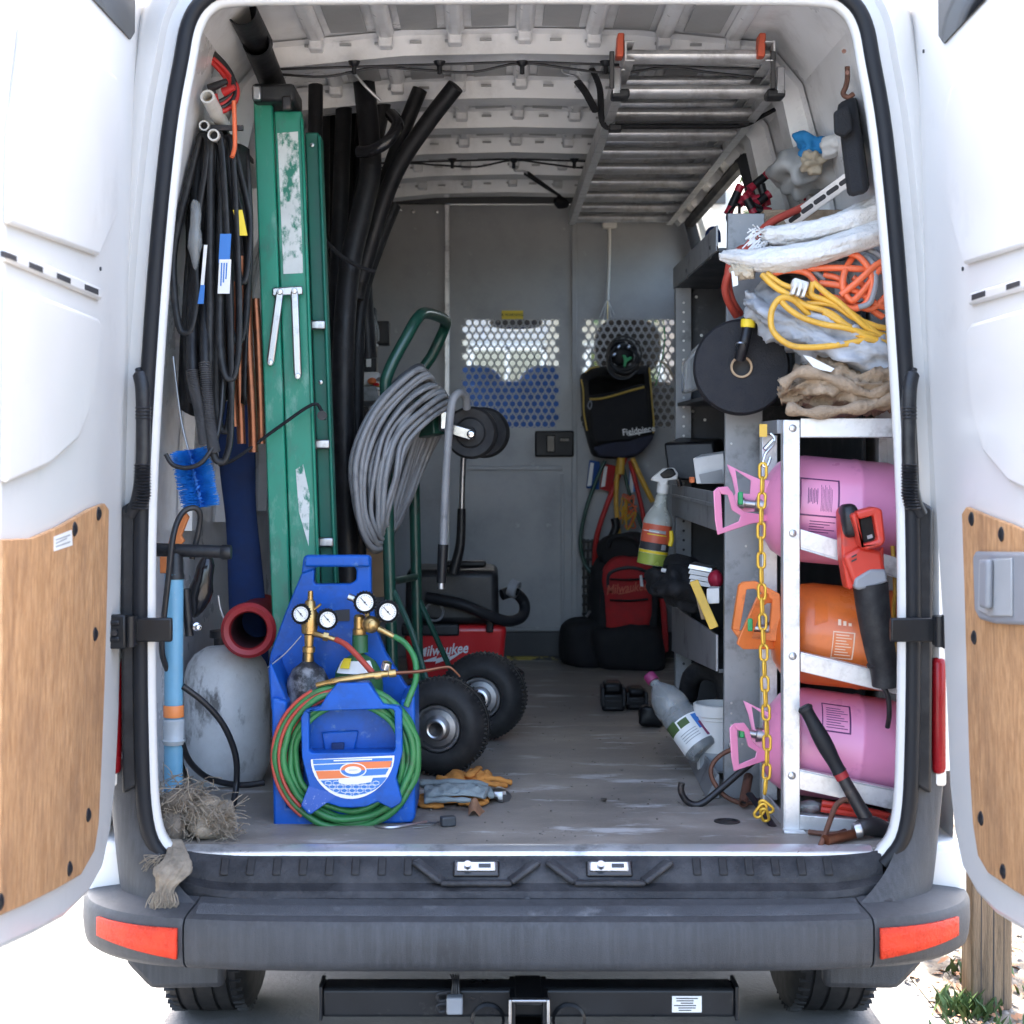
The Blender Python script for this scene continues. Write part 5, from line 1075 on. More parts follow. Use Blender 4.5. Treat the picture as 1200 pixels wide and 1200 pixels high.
tag(G().tube(PT((426, 338, 2.0), (428, 360, 2.0), (438, 384, 2.0), (440, 400, 2.0)), lambda t: .025-.012*t, 10, n=5, flat=.5).build('plastic_wrap', 'clear_plastic'), 'crumpled clear plastic wrap hanging by the foam pipes', 'wrap')
tag(pslab('cardboard_box', rect(428, 590, 452, 700), 1.8, .2, 'cardboard', None, .003), 'brown cardboard box behind the cable coil', 'box')
# ================================================================ the load: right side
def hexa(nm, P8, m, par, bev=.003):                  # solid from two quads
    return G()._a(P8, [(3, 2, 1, 0), (4, 5, 6, 7), (0, 1, 5, 4), (1, 2, 6, 5), (2, 3, 7, 6), (3, 0, 4, 7)]).build(nm, m, par, bevel=bev)
def wbox(x0, x1, y0, y1, z0, z1, nm, m, par=None, bev=.003, seg=2, rot=None):
    return G().box(((x0+x1)/2, (y0+y1)/2, (z0+z1)/2), (abs(x1-x0), abs(y1-y0), abs(z1-z0)), rot=rot).build(nm, m, par, bevel=bev, seg=seg)
# ---- steel shelving
SX = .48
sh = thing('shelving_unit', 'grey steel shelving unit along the right wall of the van', 'shelving', (.65, 1.0, .68))
up_ = pslab('end_panel', [(853, 250), (896, 250), (894, 490), (891, 936), (848, 936), (850, 490)], .50, .018, 'grey_metal', sh, .002)
for (x, y) in ((857, 824), (857, 836), (857, 850), (846+14, 700), (870, 872), (858, 912), (856, 873), (857, 520), (874, 640)):
    p = P(x, y, .4995); G().lathe([(0, .003), (.005, .0025), (.007, 0)] if y in (912, 873) else [(0, .0012), (.0026, .001), (.003, 0)], p, (0, -1, 0), 10).build('screw', 'steel', up_)
wbox(SX, .84, 1.45, 1.462, .68, 2.085, 'end_panel', 'dark_metal', sh, .001)
wbox(.835, .845, .52, 1.45, .68, 1.9, 'back_panel', 'dark_metal', sh, .001)
wbox(SX-.004, SX+.002, .52, 1.46, 2.022, 2.085, 'shelf_lip', 'grey_metal', sh, .001)
wbox(SX+.003, .83, .52, 1.448, 2.02, 2.03, 'shelf', 'dark_metal', sh, .001)
wbox(SX-.004, SX+.002, .52, 1.50, 1.335, 1.43, 'shelf_lip', 'grey_metal', sh, .001); wbox(SX-.009, SX-.004, .52, 1.50, 1.392, 1.402, 'lip_fold', 'grey_metal', sh, .001)
wbox(SX+.003, .83, .52, 1.448, 1.335, 1.345, 'shelf', 'dark_metal', sh, .001)
wbox(SX+.003, .83, .52, 1.448, 1.665, 1.675, 'shelf', 'dark_metal', sh, .001)
hexa('shelf_lip', [V((SX-.004, .52, .99)), V((SX+.002, .52, .99)), V((SX+.002, 1.50, .92)), V((SX-.004, 1.50, .92)), V((SX-.004, .52, 1.08)), V((SX+.002, .52, 1.08)), V((SX+.002, 1.5, 1.06)), V((SX-.004, 1.5, 1.06))], 'grey_metal', sh, .001)
wbox(SX+.003, .83, .52, 1.448, .985, .995, 'shelf', 'dark_metal', sh, .001)
hexa('base_lip', [V((SX-.03, .50, .682)), V((SX+.002, .50, .682)), V((SX+.002, 1.5, .682)), V((SX-.004, 1.5, .682)), V((SX-.004, .50, .74)), V((SX+.002, .50, .74)), V((SX+.002, 1.5, .75)), V((SX-.001, 1.5, .75))], 'grey_metal', sh, .001)
pu = wbox(SX-.002, SX+.045, 1.41, 1.447, .68, 2.02, 'upright', 'grey_metal', sh, .001)
for k in range(44):
    z = .75+k*.0285
    G().lathe([(0, .0008), (.0035, .0006), (.004, 0)], (SX+.022, 1.4098, z), (0, -1, 0), 8).build('bolt_hole', 'print_black' if z < 1.33 else 'label_white', pu)
for (x, y) in ((820, 437), (816, 348), (822, 393), (812, 482), (826, 492)): G().lathe([(0, .001), (.004, .0008), (.005, 0)], P(x, y, 1.449), (0, -1, 0), 8).build('bolt_hole', 'label_white', pu)
for (x, y) in ((832, 290), (841, 291), (833, 300), (804, 317), (806, 324)): 
    D = F_PX*(SX-.005-XC)/(x-VX); G().lathe([(0, .003), (.006, .002), (.008, 0)], V((SX-.0045, D-DCAM, ZC-(y-VY)*D/F_PX)), (-1, 0, 0), 10).build('screw', 'steel', sh)
# items on the shelves
o = hexa('black_case', [P(783, 562, 1.3), P(845, 566, 1.25), P(850, 560, 1.36), P(792, 556, 1.4), P(777, 519, 1.32), P(836, 517, 1.27), P(848, 514, 1.38), P(795, 512, 1.42)], 'black_plastic', None, .008); tag(o, 'black plastic case tilted up on the middle shelf', 'case')
o = hexa('paper_pack', [P(816, 567, .80), P(850, 567, .78), P(852, 562, .95), P(822, 562, .97), P(812, 537, .81), P(848, 531, .79), P(850, 528, .95), P(820, 533, .97)], 'paper', None, .003); tag(o, 'white paper packet in front of the black case on the middle shelf', 'packet')
pslab('window', [(819, 556), (846, 550), (848, 566), (822, 567)], .778, .002, 'label_grey', o, 0)
tag(pslab('orange_tab', rect(809, 559, 814, 566), .85, .03, 'label_orange', None, .002), 'small orange cap beside the white paper packet', 'cap')
o = thing('metal_boxes', 'stack of thin pale grey metal plates on the lower shelf', 'metal plates', P(822, 690, .85))
for i in range(4): hexa('plate', [P(806+i*.5, 666+i*6, .84), P(833+i*.5, 671+i*6, .82), P(838, 668+i*6, .95), P(812, 662+i*6, .97), P(808+i*.5, 661+i*6, .84), P(835+i*.5, 666+i*6, .82), P(840, 664+i*6, .95), P(814, 658+i*6, .97)], 'paper' if i else 'aluminium', o, .001)
yr = tag(hexa('spirit_level', [P(808, 682, .62), P(818, 679, .62), P(818, 679, .66), P(808, 682, .66), P(832, 738, .54), P(842, 734, .54), P(842, 734, .58), P(832, 738, .58)], 'yellow_tool', None, .002), 'yellow rule leaning diagonally on the lower shelf', 'rule')
G().lathe([(0, .001), (.004, .0008), (.005, 0)], P(817, 688, .619), (0, -1, 0), 10).build('hole', 'print_black', yr)
tag(hexa('wood_strip', [P(814, 695, .70), P(820, 693, .70), P(820, 693, .72), P(814, 695, .72), P(822, 726, .66), P(830, 726, .66), P(830, 726, .68), P(822, 726, .68)], 'canvas_tan', None, .002), 'pale wooden strip beside the yellow rule', 'slat')
o = hexa('small_box', [P(828, 708, .60), P(843, 707, .59), P(845, 704, .7), P(832, 704, .7), P(828, 690, .60), P(843, 689, .59), P(845, 687, .7), P(832, 687, .7)], 'paper', None, .002); tag(o, 'small pale box on the lower shelf against the end panel', 'box')
tag(G().blob(P(838, 680, .72), (.04, .06, .05), 12, 8, amp=.4, sc_=20, seed=2).build('dark_red_pouch', 'clamp_red'), 'dark red pouch beside the grey metal plates', 'pouch')
bg_ = G().blob(P(800, 690, 1.0), (.13, .15, .10), 30, 22, amp=.55, sc_=26, pw=.75, rot=(0, .45, .2), seed=3).blob(P(776, 683, 1.15), (.085, .10, .075), 26, 18, amp=.5, sc_=30, pw=.75, rot=(0, .4, 0), seed=9).build('tool_pouch', 'nylon_black', sharp=180); tag(bg_, 'black padded pouch hanging over the lip of the lower shelf', 'pouch')
G().tube(PT((776, 668, 1.08), (788, 670, 1.06), (797, 666, 1.08)), .006, 8).build('buckle', 'label_white', bg_)
tag(G().blob(P(800, 662, 1.2), (.10, .16, .06), 16, 10, amp=.5, sc_=14, seed=12).build('black_cloth', 'nylon_black', sharp=180), 'black cloth heaped behind the grey metal plates', 'cloth')
tag(G().tube(PT((806, 815, 1.1), (812, 792, 1.05), (828, 785, 1.0), (848, 795, .95), (852, 825, .95)), .028, 14, n=6).build('black_hose', 'rubber_dusty'), 'thick black hose looped above the white bucket on the bottom shelf', 'hose')
c = P(842, 888, .78); bk = G().lathe([(0, 0), (.056, 0), (.060, .13), (.062, .132), (.062, .140), (.066, .142), (.066, .17), (.062, .172), (.058, .172), (.05, .02), (0, .02)], (c.x, c.y, .70), (0, 0, 1), 32).build('bucket', 'white_cable'); tag(bk, 'white plastic bucket on the bottom shelf behind the end panel', 'bucket')
G().grid(lambda u, v: V((c.x+.0612*math.cos(-2.6+1.2*u), c.y+.0612*math.sin(-2.6+1.2*u), .705+.045*v)), 8, 2).build('bucket_label', 'label_grey', bk)
# clear bottle lying against the shelf
bt = thing('clear_bottle', 'clear plastic bottle with a purple cap leaning on the shelf base', 'bottle', P(800, 880, .85))
a, b = P(764, 796, .86), P(826, 882, .74); d = (b-a); L = d.length; k_ = K(.8)
G().lathe([(.012, 0), (.0135, .02), (.022, .03), (.040, .055), (.047, .085), (.047, .105), (.044, .11), (.047, .115), (.047, L-.01), (.040, L), (0, L)], a, d, 28).build('bottle_shell', 'clear_plastic', bt)
G().lathe([(0, -.016), (.0155, -.016), (.017, -.012), (.017, .008), (.014, .009)], a, d, 20).build('cap', 'purple', bt)
dn = d.normalized(); u = dn.cross(V((0, 1, 0))).normalized(); w_ = -(dn.cross(u)) if (dn.cross(u)).y > 0 else dn.cross(u)
def blab(t0, t1, a0, a1, m, r): return G().grid(lambda p, q: a+dn*(L*(t0+(t1-t0)*p))+(u*math.sin(a0+(a1-a0)*q)+w_*math.cos(a0+(a1-a0)*q))*r, 4, 10).build('bottle_label', m, bt)
blab(.60, .92, -1.4, 1.4, 'label_white', .0475); blab(.58, .70, -1.3, -.4, 'weed_green', .048); blab(.62, .80, .6, 1.35, 'label_blue', .048); blab(.72, .9, .75, 1.35, 'purple', .0484); blab(.62, .70, -.3, .3, 'weed_green', .048)
for k in range(4): blab(.76+k*.03, .768+k*.03, -.6, .45, 'label_grey', .0481)
# battery packs on the floor
for (x0, x1, y0, y1, Y, lbl) in ((706, 732, 803, 836, 1.83, 'larger black battery pack standing on the floor by the shelving'), (735, 758, 809, 834, 1.86, 'smaller black battery pack between the larger one and the clear bottle')):
    p0, p1 = P(x0, y1, Y), P(x1, y0, Y); t = thing('battery_pack', lbl, 'battery', V(((p0.x+p1.x)/2, Y+.05, .68)), 'black battery packs on the floor')
    xm = (p0.x+p1.x)/2; h = p1.z-p0.z; wd_ = p1.x-p0.x
    wbox(xm-wd_/2, xm+wd_/2, Y, Y+.11, .682, .682+h*.62, 'pack_body', 'battery_black', t, .008, 3); wbox(xm-wd_*.42, xm+wd_*.42, Y+.01, Y+.10, .682+h*.6, .682+h, 'pack_top', 'battery_black', t, .012, 3)
    for s in (-1, 1): wbox(xm+s*wd_*.47-.005, xm+s*wd_*.47+.005, Y-.006, Y+.09, .70, .682+h*.85, 'side_rib', 'black_plastic', t, .003)
    for k in range(2): wbox(xm-wd_*.36, xm+wd_*.36, Y-.004, Y+.01, .69+k*h*.25, .69+k*h*.25+.006, 'front_rib', 'black_plastic', t, .002)
tag(G().blob(P(762, 838, 1.55), (.07, .07, .06), 20, 14, amp=.25, sc_=36, pw=.4, seed=4).build('rounded_casing', 'battery_black'), 'small rounded black part under the neck of the clear bottle', 'part')
# bent steel bars
o = ptube('pry_bar', [(799, 917, .42), (798, 927, .42), (804, 938, .42), (814, 943, .42), (825, 940, .42), (845, 924, .43), (866, 906, .44), (882, 893, .45)], .0082, 'dark_steel', None, 10, 6); tag(o, 'black hooked pry bar on the floor with its hook towards the middle', 'pry bar')
tag(ptube('bent_rod', [(860, 877, .46), (846, 884, .46), (836, 894, .46), (833, 906, .455), (838, 919, .45), (850, 933, .44), (868, 941, .44), (884, 941, .44)], .0058, 'rust_steel', None, 8, 6), 'rusty bent rod curving behind the hooked pry bar', 'rod')
a, b = P(871, 942, .38), P(877, 910, .47); o = G().lathe([(.008, .01), (.008, 0), (.0115, 0), (.0115, (b-a).length)], a, b-a, 14).build('short_pipe', 'rust_steel'); tag(o, 'short dark pipe end at the foot of the aluminium rack', 'pipe'); G().lathe([(0, .011), (.0085, .011)], a, b-a, 12).build('bore', 'print_black', o)
tag(ptube('flat_bar', [(878, 930, .33), (893, 950, .27), (909, 973, .20)], .010, 'black_paint', None, 8, 4, flat=.4), 'flat black bar lying on the floor along the aluminium rack', 'bar')

# ---- aluminium cylinder rack
rk = thing('cylinder_rack', 'bright aluminium rack holding three gas cylinders at the right', 'rack', P(930, 975, .3))
YR = .17
def rail(x0, y0, x1, y1, h, Y, t=.03, nm='rail'): return hexa(nm, [P(x0, y0+h, Y), P(x1, y1+h, Y), P(x1, y1+h, Y)+V((0, t, 0)), P(x0, y0+h, Y)+V((0, t, 0)), P(x0, y0, Y), P(x1, y1, Y), P(x1, y1, Y)+V((0, t, 0)), P(x0, y0, Y)+V((0, t, 0))], 'aluminium_bright', rk, .0015)
post = rail(919.5, 492, 937.5, 492, 483, YR-.002, .004, 'post'); rail(918, 492, 920.5, 492, 483, YR-.001, .035, 'post_flange')
rail(1056, 492, 1074, 492, 490, YR, .035, 'post'); rail(893, 510, 911, 510, 428, .42, .035, 'post'); rail(1030, 500, 1044, 500, 440, .44, .035, 'post')
rail(938, 490, 1056, 490, 23, YR, .004); rail(938, 511, 1056, 511, 2, YR, .03)
rail(938, 620, 1056, 655, 22, YR+.001, .004); rail(938, 642, 1056, 677, 2, YR+.001, .03)
rail(938, 766, 1056, 794, 21, YR+.001, .004); rail(938, 764, 1056, 792, 2.4, YR+.001, .04)
rail(936, 903, 1056, 929, 22, YR+.001, .004); rail(936, 901, 1056, 927, 2, YR+.001, .03)
rail(936, 955, 1056, 965, 17, YR+.001, .03); rail(919, 974, 945, 976, 3, YR-.03, .03, 'foot')
for y0, y1 in ((492, 508), (955, 972)):              # side rails running back
    a, b = P(919, y0, YR+.03), P(919, y1, YR+.03); zt_, zb = a.z, b.z; wbox(P(894, 0, .42).x-.004, P(919, 0, YR).x+.004, YR+.034, .42, zb, zt_, 'side_rail', 'grey_metal' if y0 < 600 else 'aluminium_bright', rk, .001) if y0 < 600 else hexa('side_rail', [P(919, 973, YR+.03), P(922, 973, YR+.03), P(899, 944, .42), P(896, 944, .42), P(919, 955, YR+.03), P(922, 955, YR+.03), P(899, 930, .42), P(896, 930, .42)], 'aluminium_bright', rk, .001)
for (x, y) in ((929, 502), (929, 625), (929, 769), (928, 909)): G().lathe([(0, .004), (.005, .0035), (.0085, .001), (.009, 0)], P(x, y, YR-.0025), (0, -1, 0), 16).build('rivet', 'aluminium', post)
pslab('sticker', rect(890, 497, 899, 512), YR+.032, .0015, 'yellow_tool', rk, 0)

# ---- gas cylinders lying in the rack
def lying(px0, py0, px1, py1, Y, r, m, hm, pm2, lbl, top):
    a, b = P(px0, py0, Y), P(px1, py1, Y); ax = (b-a).normalized(); L = .34
    t = thing('refrigerant_cylinder', lbl, 'gas cylinder', V(((a.x+b.x)/2, Y, min(a.z, b.z)-r)), 'gas cylinders lying in the aluminium rack')
    bd = G().lathe([(0, .0), (r*.35, .0), (r*.62, .008), (r*.83, .026), (r*.95, .052), (r, .085), (r, .195), (r*1.012, .198), (r*1.016, .203), (r*1.012, .208), (r, .211), (r, L-.06), (r*.93, L-.025), (r*.75, L), (0, L+.01)], a, ax, 48).build('cylinder_body', m, t, sharp=50)
    up = V((0, 0, 1)); up = (up-ax*up.dot(ax)).normalized(); fw = V((0, -1, 0))
    def S(s, th, k=1.003): return a+ax*s+(fw*math.cos(th)+up*math.sin(th))*r*k
    def strip(s0, s1, t0, t1, n=8, nm='print', mm=None): return G().grid(lambda u, v: S(s0+(s1-s0)*u, t0+(t1-t0)*v), 2, n).build(nm, mm or pm2, bd)
    # collar guards: flat pressed plates with openings, one behind the other
    if m == 'orange_paint':
        plates = (([(858, 738), (866, 686), (871, 682), (886, 681), (914, 696), (916, 752), (866, 749)], [(867, 739), (875, 691), (884, 690), (905, 703), (902, 742)], .33, .020), ([(887, 701), (893, 696), (908, 695), (916, 700), (916, 707), (899, 707), (893, 712), (881, 748), (912, 752), (912, 761), (871, 761), (864, 755), (866, 748)], None, .255, .016))
        ox, oy = 0, 0
    else:
        plates = (([(852, 544), (868, 552), (889, 561), (902, 563), (902, 598), (866, 601), (857, 596), (856, 588), (862, 578), (858, 560)], [(862, 551), (880, 563), (879, 579), (866, 578)], .34, .006), ([(836, 576), (841, 571), (853, 570), (859, 578), (863, 592), (872, 600), (902, 604), (902, 610), (880, 614), (841, 627), (838, 610)], [(845, 579), (853, 580), (858, 598), (868, 604), (866, 611), (847, 619)], .25, .006))
        ox, oy = (0, 0) if top else (19, 277)
    for out_, in_, Yp, th_ in plates:
        o_ = [(x_+ox, y_+oy) for x_, y_ in out_]
        G().prism([P(x_, y_, Yp+.0012*(x_-870)*(1 if Yp > .3 else -1)*-1) for x_, y_ in (hole(o_, [(x_+ox, y_+oy) for x_, y_ in in_]) if in_ else o_)], (0, th_, 0)).build('collar_guard', hm, t, bevel=.002)
    G().lathe([(.018, .015), (.018, -.02), (.010, -.022), (.010, -.045), (.013, -.047), (.013, -.06), (0, -.062)], a, ax, 14).build('valve', 'steel', t)
    G().box(a-ax*.065+up*.012+fw*.06, (.012, .012, .03), rot=(0, 0, 0)).build('valve_knob', 'green_valve', t, bevel=.003)
    return t, bd, S, strip
def pbox(strip, s0, s1, t0, t1, lw=.0025):            # printed frame with lines of small print
    tw = lw/.125
    strip(s0, s1, t1-tw*1.4, t1); strip(s0, s1, t0, t0+tw*1.4); strip(s0, s0+lw, t0, t1); strip(s1-lw*1.6, s1, t0, t1)
PB = (('top pink gas cylinder lying in the aluminium rack above the orange one', (895, 592, 1052, 606), .325), ('bottom pink gas cylinder lying in the rack behind the hammer', (896, 862, 1052, 884), .325))
for i, (lbl, q, Y) in enumerate(PB):
    t, bd, S, strip = lying(q[0], q[1], q[2], q[3], Y, .1245, 'pink_paint', 'pink_paint', 'pink_print', lbl, i == 0)
    if i == 0:
        pbox(strip, .06, .150, -.10, .62); 
        for k in range(7): strip(.078+k*.0035, .0795+k*.0035, .12+.02*(k % 3), .42-.03*(k % 2), 5)
        for k in range(9): strip(.108+k*.003, .109+k*.003, .0+.01*(k % 2), .50-.04*(k % 3), 5)
        for k in range(5): strip(.086, .144-.012*(k % 3), -.20-k*.05, -.185-k*.05, 2)
    else:
        pbox(strip, .105, .172, .38, .98)
        for k in range(9): strip(.115, .164-.008*(k % 3), .46+k*.05, .475+k*.05, 2)
t, bd, S, strip = lying(906, 738, 1052, 752, .325, .118, 'orange_paint', 'orange_handle', 'orange_print', 'orange gas cylinder lying in the middle of the aluminium rack', False)
pbox(strip, .115, .165, -.35, .18, .0018)
for k in range(8): strip(.122, .158-.006*(k % 3), -.28+k*.055, -.262+k*.055, 2)
for k in range(3): strip(.125+k*.012, .132+k*.012, .30, .42-.03*k, 3)
G().grid(lambda u, v: S(.072+.03*u, .25+.5*v+.1*u), 2, 8).build('paint_patch', 'orange_paint', bd)  # small overlay in the same orange as the cylinder body

# ---- yellow chain with its snap hook
ch = thing('chain', 'yellow chain hanging down the front of the gas cylinder rack', 'chain', P(896, 955, .19))
cp_ = catmull(PT((894, 552, .17), (892, 620, .165), (893, 700, .16), (896, 790, .16), (899, 880, .175), (896, 935, .185)), 40)
def link(c, d, face, L=.0430, W=.0225, r=.0036):
    d = d.normalized(); u = d.cross(face).normalized(); h = L/2-W/2; pts = []
    for k in range(6): a = math.pi*k/5; pts.append(c+d*(h+math.sin(a)*(W/2-r))+u*math.cos(a)*(W/2-r))
    for k in range(6): a = math.pi*k/5; pts.append(c-d*(h+math.sin(a)*(W/2-r))-u*math.cos(a)*(W/2-r))
    return G().tube(pts, r, 6, closed=True, n=1).build('link', 'chain_yellow', ch, sharp=180)
acc = 0; last = cp_[0]; i_ = 0; link(last, V((0, 0, -1)), V((0, 1, 0)))
for p in cp_[1:]:
    acc += (p-last).length
    if acc >= .0318:
        i_ += 1; link(p, p-last, V((.35, 1, 0)) if i_ % 2 == 0 else V((1, -.42, 0))); acc = 0
    last = p
for (x, y, d) in ((898, 945, (.6, 0, -.5)), (891, 950, (-.5, .1, -.7)), (896, 955, (.2, .3, -.6))): link(P(x, y, .18), V(d), V((.2, 1, .3)))
sn = thing('snap_hook', 'silver snap hook holding the yellow chain at the top of the rack', 'snap hook', P(898, 545, .18))
ptube('hook_body', [(903, 508, .19), (908, 514, .185), (905, 522, .18), (897, 532, .175), (894, 545, .172), (899, 546, .172), (903, 536, .176)], .0036, 'chrome', sn); G().cyl(P(906, 516, .18), P(896, 527, .175), .006, seg=10).build('gate', 'chrome', sn)

# ---- reciprocating saw hanging on the rack
YS = .085
sw = thing('reciprocating_saw', 'red and black reciprocating saw hanging nose down on the aluminium rack', 'saw', P(1025, 800, .12))
pslab('housing', [(985, 600), (989, 594), (1000, 600), (1008, 640), (1026, 648), (1036, 640), (1037, 668), (1004, 684), (999, 692), (993, 690), (987, 655)], YS+.02, .055, 'tool_red', sw, .010, 3)
pslab('gearbox', [(988, 652), (1008, 640), (1034, 645), (1039, 672), (1002, 690)], YS+.005, .07, 'tool_red', sw, .010, 3)
for k in range(2): pslab('vent', [(998, 652+k*5), (1004, 649+k*5), (1004, 651+k*5), (998, 654+k*5)], YS+.0035, .003, 'print_black', sw, 0)
fr_ = pslab('battery_guard', hole([(998, 604), (1003, 600), (1026, 594), (1034, 597), (1038, 634), (1034, 640), (1016, 645), (1010, 641)], [(1007, 609), (1024, 604), (1029, 633), (1012, 638)]), YS-.03, .05, 'tool_red', sw, .005)
pslab('battery_foot', [(1007, 608), (1025, 603), (1030, 634), (1012, 639)], YS-.006, .03, 'battery_black', sw, .002)
pslab('contact', [(1016, 628), (1022, 626), (1023, 630), (1017, 632)], YS-.008, .004, 'label_grey', sw, 0)
G().blob(P(995, 610, YS+.03), (.040, .07, .075), 16, 10, pw=.6, rot=(0, -.1, 0)).build('grip_pad', 'black_plastic', sw)
pslab('collar', [(1001, 688), (1002, 678), (1020, 667), (1038, 667), (1041, 682), (1024, 688), (1006, 692)], YS, .08, 'grey_plastic', sw, .008, 3)
G().tube(PT((1020, 684, YS+.04), (1024, 720, YS+.04), (1031, 760, YS+.042), (1036, 785, YS+.045), (1037, 804, YS+.047)), lambda t: .046-.013*t, 18, n=5, flat=.85).build('rubber_boot', 'rubber_dusty', sw)
G().lathe([(.033, 0), (.0355, .004), (.0335, .010)], P(1034, 776, YS+.045), (.1, 0, -1), 20).build('boot_ridge', 'rubber_dusty', sw)
ptube('shoe', [(1030, 800, YS+.03), (1040, 814, YS+.03), (1042, 836, YS+.04), (1040, 852, YS+.06)], .006, 'dark_steel', sw)
tag(ptube('yellow_rope', [(1046, 640, .22), (1049, 690, .20), (1047, 720, .20), (1052, 770, .2)], .005, 'yellow_cable'), 'short yellow cord behind the red saw at the door edge', 'cord')

# ---- hammer, pry bar, pliers, pipe on the floor at the right
hm = thing('hammer', 'hammer with a black rubber grip leaning head down on the rack', 'hammer', P(1020, 975, .12))
a, b, c2, d2 = P(943, 829, .13), P(984, 905, .115), P(988, 912, .114), P(1021, 970, .10)
G().tube([a, a.lerp(b, .3), a.lerp(b, .7), b], lambda t: .0165-.002*math.sin(t*9)+.001*t, 14, n=6).build('rubber_grip', 'rubber', hm)
G().lathe([(0, -.004), (.012, -.004), (.0168, .001), (.0168, .006)], a, b-a, 16).build('grip_end', 'rubber_dusty', hm); G().tube([b, c2], .0155, 14, n=1).build('grip_ring', 'red_rubber', hm); G().tube([c2, d2], lambda t: .0135+.003*t, 14, n=3).build('shaft', 'dark_steel', hm)
G().tube(PT((1004, 973, .085), (1012, 969, .09), (1022, 968, .10), (1034, 972, .115), (1044, 978, .13)), lambda t: .014+.008*math.sin(t*3.1), 12, n=4).build('hammer_head', 'dark_steel', hm)
G().lathe([(0, 0), (.016, .001), (.018, .005), (.018, .016), (.012, .02)], P(1000, 974, .08), (1, .1, .2), 14).build('striking_face', 'steel', hm)
tag(G().tube([gmap(967, 985, .012), gmap(985, 981, .013), gmap(1012, 975, .014)], lambda t: .0125-.002*t, 12).build('copper_tube', 'copper'), 'short copper coloured pipe lying beside the hammer head', 'pipe')
tag(ptube('bent_bar', [(957, 1002, .005), (966, 980, .04), (974, 958, .08), (980, 944, .10), (990, 937, .11), (999, 941, .12), (1006, 947, .14)], .0062, 'rust_steel', None, 10, 6), 'rusty bent bar leaning over the sill strip in front of the rack', 'bar')
pl = thing('pliers', 'red handled pliers lying on the bottom rail of the rack', 'pliers', P(1000, 955, .2))
for (x0, y0, x1, y1) in ((963, 941, 1042, 956), (962, 948, 1040, 962)): G().tube(PT((x0, y0, .19), ((x0+x1)/2, (y0+y1)/2-1, .185), (x1, y1, .19)), .0075, 8).build('handle', 'tool_red', pl)
G().bar(P(1040, 957, .19), P(1056, 962, .19), .03, .012).build('jaw', 'steel', pl)
tag(G().blob(P(945, 944, .22), (.075, .05, .04), 18, 12, amp=.9, sc_=28, seed=7).build('plastic_bag', 'clear_plastic', sharp=25), 'crumpled clear bag of fittings at the bottom of the rack', 'bag')
tag(G().tube([gmap(948, 975, .006), gmap(975, 978, .007), gmap(990, 974, .006)], .006, 8).build('rusty_rod', 'rust_steel'), 'short rusty rod on the floor in front of the rack', 'rod')
tag(ptube('steel_tube', [(1038, 876, .25), (1056, 874, .25)], .010, 'steel'), 'short steel tube end beside the bottom pink cylinder', 'tube')

# ---- black roll hanging above the rack, with a torch stuck in its core
YT = .36; c_ = P(869, 430, YT); rr = 56.5*K(YT)
tr_ = G().lathe([(.024, .02), (.026, .0), (.034, -.002), (rr*.6, 0), (rr-.006, .0), (rr, .008), (rr, .075), (rr-.004, .08), (.03, .08)], c_, (.12, 1, .0), 64).build('tape_roll', 'tape_black', sharp=40); tag(tr_, 'large black roll with a cardboard core above the pink cylinders', 'roll')
G().lathe([(.021, .05), (.021, -.005), (.0255, -.006), (.0265, .0)], c_, (.12, 1, 0), 30).build('core', 'cardboard', tr_); G().lathe([(0, .03), (.021, .03)], c_, (.12, 1, 0), 20).build('bore', 'print_black', tr_)
fl_ = thing('flashlight', 'black flashlight with a yellow ring stuck in the core of the black roll', 'flashlight', P(868, 425, .33))
G().tube(PT((878, 368, .33), (876, 385, .325), (872, 402, .32), (867, 420, .34)), lambda t: .0145-.002*math.sin(t*3), 14).build('barrel', 'black_plastic', fl_); G().lathe([(.0155, 0), (.0172, .002), (.0172, .018), (.0155, .02)], P(877, 374, .328), (-.06, 0, -1), 18).build('yellow_ring', 'label_yellow', fl_)
G().lathe([(.0125, 0), (.0135, .0), (.0135, .004)], P(868, 404, .315), (-.15, -.5, -1), 16).build('bezel', 'steel', fl_)
# ---- heap on the rack: drop cloth, plastic, cords, sleeves
def drape(nm, m, pts, prof, lbl, cat, amp=.012, fr=16, seed=0, th=.006, grp=None):
    """folded cloth: a lofted sheet along pts with a section prof (half width, half height) and running folds"""
    cen = catmull(pts, 16); N = len(cen)
    def f(u, v):
        i = round(u*(N-1)); q = u*(len(prof)-1); j = min(int(q), len(prof)-2); t_ = q-j
        w, h = prof[j][0]*(1-t_)+prof[j+1][0]*t_, prof[j][1]*(1-t_)+prof[j+1][1]*t_
        d = (cen[min(i+1, N-1)]-cen[max(i-1, 0)]).normalized(); s_ = d.cross(V((0, 0, 1))).normalized(); n_ = s_.cross(d)
        a = v*2*math.pi; p = cen[i]+s_*math.cos(a)*w+n_*math.sin(a)*h
        fold = abs(noise.noise(V((math.cos(a)*1.6+seed, math.sin(a)*1.6, u*3)))) *2-.5 + .6*math.sin(a*5+u*7+3*noise.noise(V((u*4, seed, 1))))
        cr = abs(noise.noise(V((math.cos(a)*2.2+seed, math.sin(a)*2.2, u*9))))
        fine = abs(noise.noise(V((math.cos(a)*5, math.sin(a)*5+seed, u*26))))
        return p+(s_*math.cos(a)+n_*math.sin(a))*amp*(fold-1.5*math.sqrt(cr)+.9-.8*math.sqrt(fine))
    g = G().grid(f, N-1, 72, cv=True); M_ = 72
    g.f += [tuple(range(M_)), tuple((N-1)*M_+k for k in range(M_-1, -1, -1))]
    o = g.build(nm, m, sharp=180); return tag(o, lbl, cat, grp)
DC = 'beige drop cloth layers'
